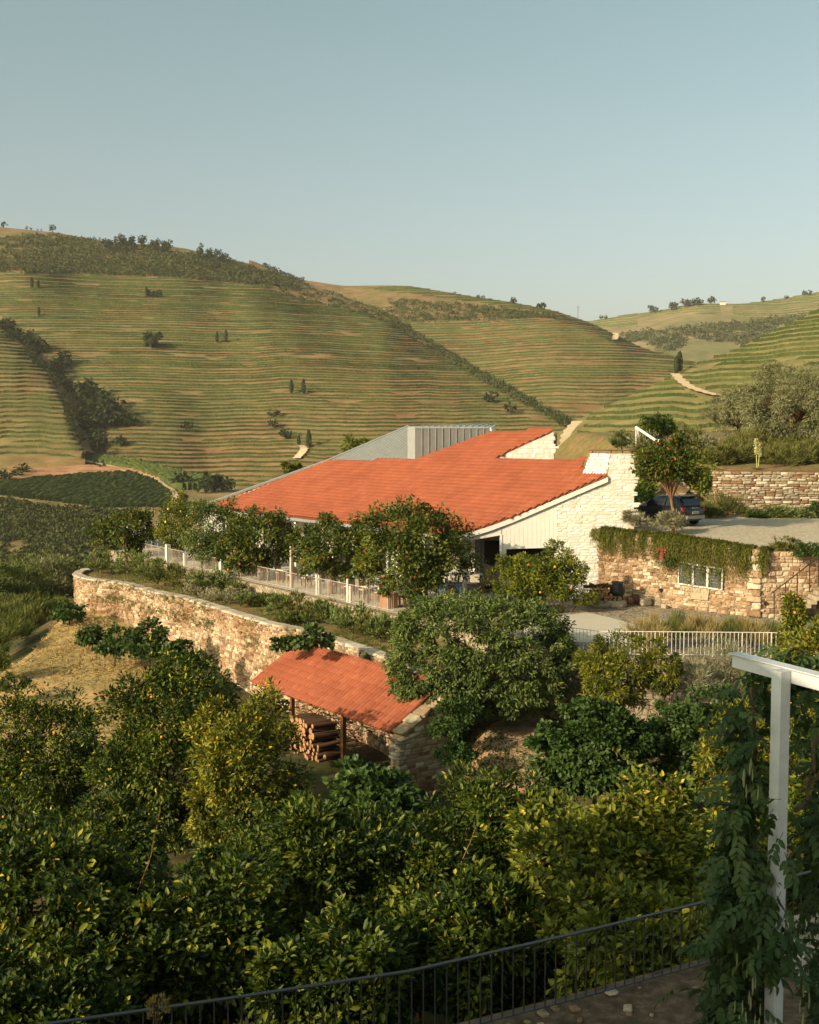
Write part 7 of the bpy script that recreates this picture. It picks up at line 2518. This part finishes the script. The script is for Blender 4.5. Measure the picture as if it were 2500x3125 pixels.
# trailing rosemary over the patio wall
rg = np.random.RandomState(661)
tr_ = thing('trailing_rosemary', (W0 + W1) / 2 + np.array([0, 0, 3.6]), 'thick mane of trailing rosemary spilling over the patio wall', 'plant')
P, T, N = [], [], []
nw = np.array([tW[1], -tW[0], 0])
tw3 = np.array([tW[0], tW[1], 0])
Lw = np.linalg.norm(W1 - W0)
locks = np.sort(rg.uniform(-0.1, Lw + 0.35, 95))
lk_d = rg.uniform(0.45, 1.25, 95)
lk_o = rg.uniform(0.7, 1.3, 95)
for k in range(1150):
    lk = rg.randint(95)
    s_ = locks[lk] + rg.normal() * 0.07
    drop = np.interp(s_ / Lw, [0, 0.1, 0.3, 0.45, 0.6, 0.75, 0.9, 1.0], [1.2, 1.35, 1.35, 1.4, 1.8, 1.95, 1.8, 1.3]) * lk_d[lk] * rg.uniform(0.55, 1.0) + (lk % 12 == 3) * rg.uniform(0.3, 0.8)
    zt_ = float(up_z(0, (W0 + tw3 * s_)[1] + 0.3)) - 0.05
    back = rg.uniform(-0.9, 0.0)
    crest = rg.uniform(0.2, 0.55) * np.interp(s_ / Lw, [0, 0.4, 1], [1.0, 0.9, 1.1])
    lf = wob(np.array([s_]), np.array([0.0]), 77, 1.6)[0]
    drop = drop * (1 + 0.45 * lf)
    crest = crest * (1 + 0.6 * wob(np.array([s_]), np.array([3.0]), 78, 1.3)[0])
    outw = rg.uniform(0.15, 0.42) * lk_o[lk] * (1 + 0.4 * lf)
    a_ = W0 + tw3 * s_ + nw * back + np.array([0, 0, zt_])
    b_ = a_ + nw * (-back * 0.6) + np.array([0, 0, crest])
    c_ = W0 + tw3 * (s_ + rg.normal() * 0.12) + nw * outw + np.array([0, 0, zt_ + crest * 0.3])
    d_ = W0 + tw3 * (s_ + rg.normal() * 0.15) + nw * (outw * 0.75 + 0.05) + np.array([0, 0, zt_ - drop])
    for t in np.linspace(0, 1, 26):
        q = (1 - t) ** 3 * a_ + 3 * (1 - t) ** 2 * t * b_ + 3 * (1 - t) * t * t * c_ + t ** 3 * d_
        g = nrm(-(1 - t) ** 2 * a_ + ((1 - t) ** 2 - 2 * t * (1 - t)) * b_ + (2 * t * (1 - t) - t * t) * c_ + t * t * d_)
        P.append(q + rg.normal(size=3) * 0.025)
        T.append(nrm(g + rg.normal(size=3) * 0.38))
        N.append(rg.normal(size=3) + np.array([0, -0.6, 0.6]))
P, T, N = np.array(P), np.array(T), np.array(N)
V, Fc, q = leaf_arrays(P, T, N, 0.16 * rg.uniform(0.7, 1.3, len(P)), 0.03, simple=True)
tt = np.clip(np.repeat(rg.rand(1150), 26) * 0.55 + 0.4 * rg.rand(len(P)) + 0.3 * np.clip(wob(P[:, 0], P[:, 1], 3, 1.6), 0, 1), 0, 1)
npobj('foliage', V, Fc, MT['rosemary'], tr_, tt)['kind'] = 'stuff'
for k, (px, py, wv, hv, Y) in enumerate([(2400, 1668, 110, 50, 54.2), (2470, 1680, 110, 44, 53.4), (2520, 1684, 90, 40, 53.0)]):
    c = at(px, py, Y)
    shrub('wall_plant', 'leafy plant along the wall top right of the trailing rosemary', 'plant', MT['rosemary'] if k == 0 else MT['hedge'], c, (wv / 2 * Y / F, 0.5, hv / 2 * Y / F), 671 + k, nleaf=1700, L=0.14, W=0.05, nclump=30, group='plants on the wall top')
e = shrub('wall_vine', 'green vine tuft with pink flowers hanging beside the chalkboards', 'plant', MT['hedge'], wall_hit(2052, 1712, 0.3), (0.45, 0.2, 0.45), 675, nleaf=500, L=0.14, W=0.09, nclump=20)
pf = wall_hit(2030, 1703, 0.3)
rg = np.random.RandomState(676)
n = 150
P = pf + rg.normal(size=(n, 3)) * np.array([0.18, 0.08, 0.1])
P[:50] += np.array([-0.05, 0, 0.45])
V, Fc, q = leaf_arrays(P, rg.normal(size=(n, 3)), rg.normal(size=(n, 3)), 0.09, 0.07, simple=True)
npobj('flower', V, Fc, MT['pink'], e, rg.rand(n))['kind'] = 'stuff'

# ------------------------------------------------------------------ terrace furniture, seen under the trees
def chair(p, rz, label, k):
    e = thing('terrace_chair', p, label, 'chair', 'chairs on the terrace')
    M = Matrix.Translation(Vector(p)) @ Matrix.Rotation(rz, 4, 'Z')

    def part(nm, c, s, m):
        o = MB().box((0, 0, 0), s).build(nm, m, e)
        o.matrix_basis = M @ Matrix.Translation(c)
    part('seat', (0, 0, 0.45), (0.46, 0.46, 0.05), MT['chair_wood'])
    part('cushion', (0, 0, 0.50), (0.42, 0.42, 0.06), MT['cushion'])
    for q in range(5):
        part('back_slat', (-0.18 + q * 0.09, 0.22, 0.72), (0.06, 0.03, 0.5), MT['chair_wood'])
    part('back_rail', (0, 0.22, 0.97), (0.46, 0.04, 0.07), MT['chair_wood'])
    for sx in (-0.2, 0.2):
        for sy in (-0.2, 0.2):
            part('leg', (sx, sy, 0.21), (0.04, 0.04, 0.42), MT['chair_wood'])


def table(p, label):
    e = thing('terrace_table', p, label, 'table', 'tables on the terrace')
    MB().box(np.array(p) + np.array([0, 0, 0.74]), (0.85, 0.85, 0.04), rz=0.6).build('table_top', MT['white'], e)
    for sx in (-0.34, 0.34):
        for sy in (-0.34, 0.34):
            MB().box(np.array(p) + np.array([sx * 0.8 - sy * 0.5, sy * 0.8 + sx * 0.5, 0.36]), (0.05, 0.05, 0.72), rz=0.6).build('leg', MT['chair_wood'], e)


ang = math.atan2(A2[1], A2[0])
k = 0
for s_ in (1.4, 4.2, 7.2, 10.4, 13.6, 17.0, 20.5):
    p = f1 - dF * s_ * 1.0 + B3 * 1.5
    table(p, 'white topped square table behind the terrace railing')
    for q in (-1, 1):
        chair(p + A3 * q * 0.75 + np.array([0, 0, 0.0]), ang - math.pi / 2 + (0 if q > 0 else math.pi), 'red brown slatted chair at a terrace table', k)
        k += 1
p = at(1400, 1800, 62.5)
e = thing('blue_sofa', (p[0], 62.5, 0), 'long blue sofa with striped cushions under the gable opening', 'sofa')
MB().box((p[0], 62.5, 0.3), (2.6, 0.8, 0.45)).build('seat', MT['sofa_blue'], e)
MB().box((p[0], 62.95, 0.65), (2.7, 0.2, 0.8)).build('backrest', MT['sofa_blue'], e)
for s_ in (-1.35, 1.35):
    MB().box((p[0] + s_, 62.5, 0.45), (0.18, 0.85, 0.7)).build('armrest', MT['sofa_blue'], e)
for q in range(4):
    MB().box((p[0] - 0.95 + q * 0.62, 62.75, 0.78), (0.55, 0.16, 0.45), M=Matrix.Rotation(-0.25, 4, 'X')).build('cushion', MT['cushion'], e)
for k, px in enumerate((1385, 1440, 1465)):
    c = at(px, 1830, 58.4)
    chair((c[0], 58.4 + 0.5 * k, 0.008), 2.6 + k * 0.5, 'red brown slatted chair in front of the blue sofa', 50 + k)
p = gnd(1158, 1858, 0) + B3 * 0.6
tag(MB().box((p[0], p[1], 0.4), (0.75, 0.6, 0.8), rz=ang).build('wicker_basket', MT['wicker']), 'orange brown wicker basket behind the right end of the railing', 'basket')

# ------------------------------------------------------------------ house block out of view, added to shade the pergola post
hw_ = thing('shade_house', (-13, 4, TZ), 'unseen white house block added to shade the pergola post', 'house')
MB().box((-13.5, -3.4, 6.6), (10.0, 12.0, 12.4)).build('wall', MT['white'], hw_)
recalc(MB().hexa([np.array(q) for q in ((-19.0, -10.0, 12.8), (-8.1, -10.0, 12.8), (-8.1, 3.2, 12.8), (-19.0, 3.2, 12.8))], [np.array(q) for q in ((-13.6, -9.6, 14.4), (-13.4, -9.6, 14.4), (-13.4, 3.0, 14.4), (-13.6, 3.0, 14.4))]).build('roof', MT['tile'], hw_))

# ------------------------------------------------------------------ warm evening haze
hzm = bpy.data.materials.new('haze')
hzm.use_nodes = True
hn = hzm.node_tree.nodes
hn.clear()
ho = hn.new('ShaderNodeOutputMaterial')
hv = hn.new('ShaderNodeVolumePrincipled')
hv.inputs['Color'].default_value = (0.9, 0.88, 0.82, 1)
hv.inputs['Density'].default_value = 0.00006
hv.inputs['Anisotropy'].default_value = 0.0
hzm.node_tree.links.new(hv.outputs[0], ho.inputs['Volume'])
hb = MB().box((0, 3000, 160), (13000, 8600, 480)).build('haze', hzm)
hb['kind'] = 'stuff'
hb['label'] = 'thin warm evening haze over the valley'
hb['category'] = 'haze'
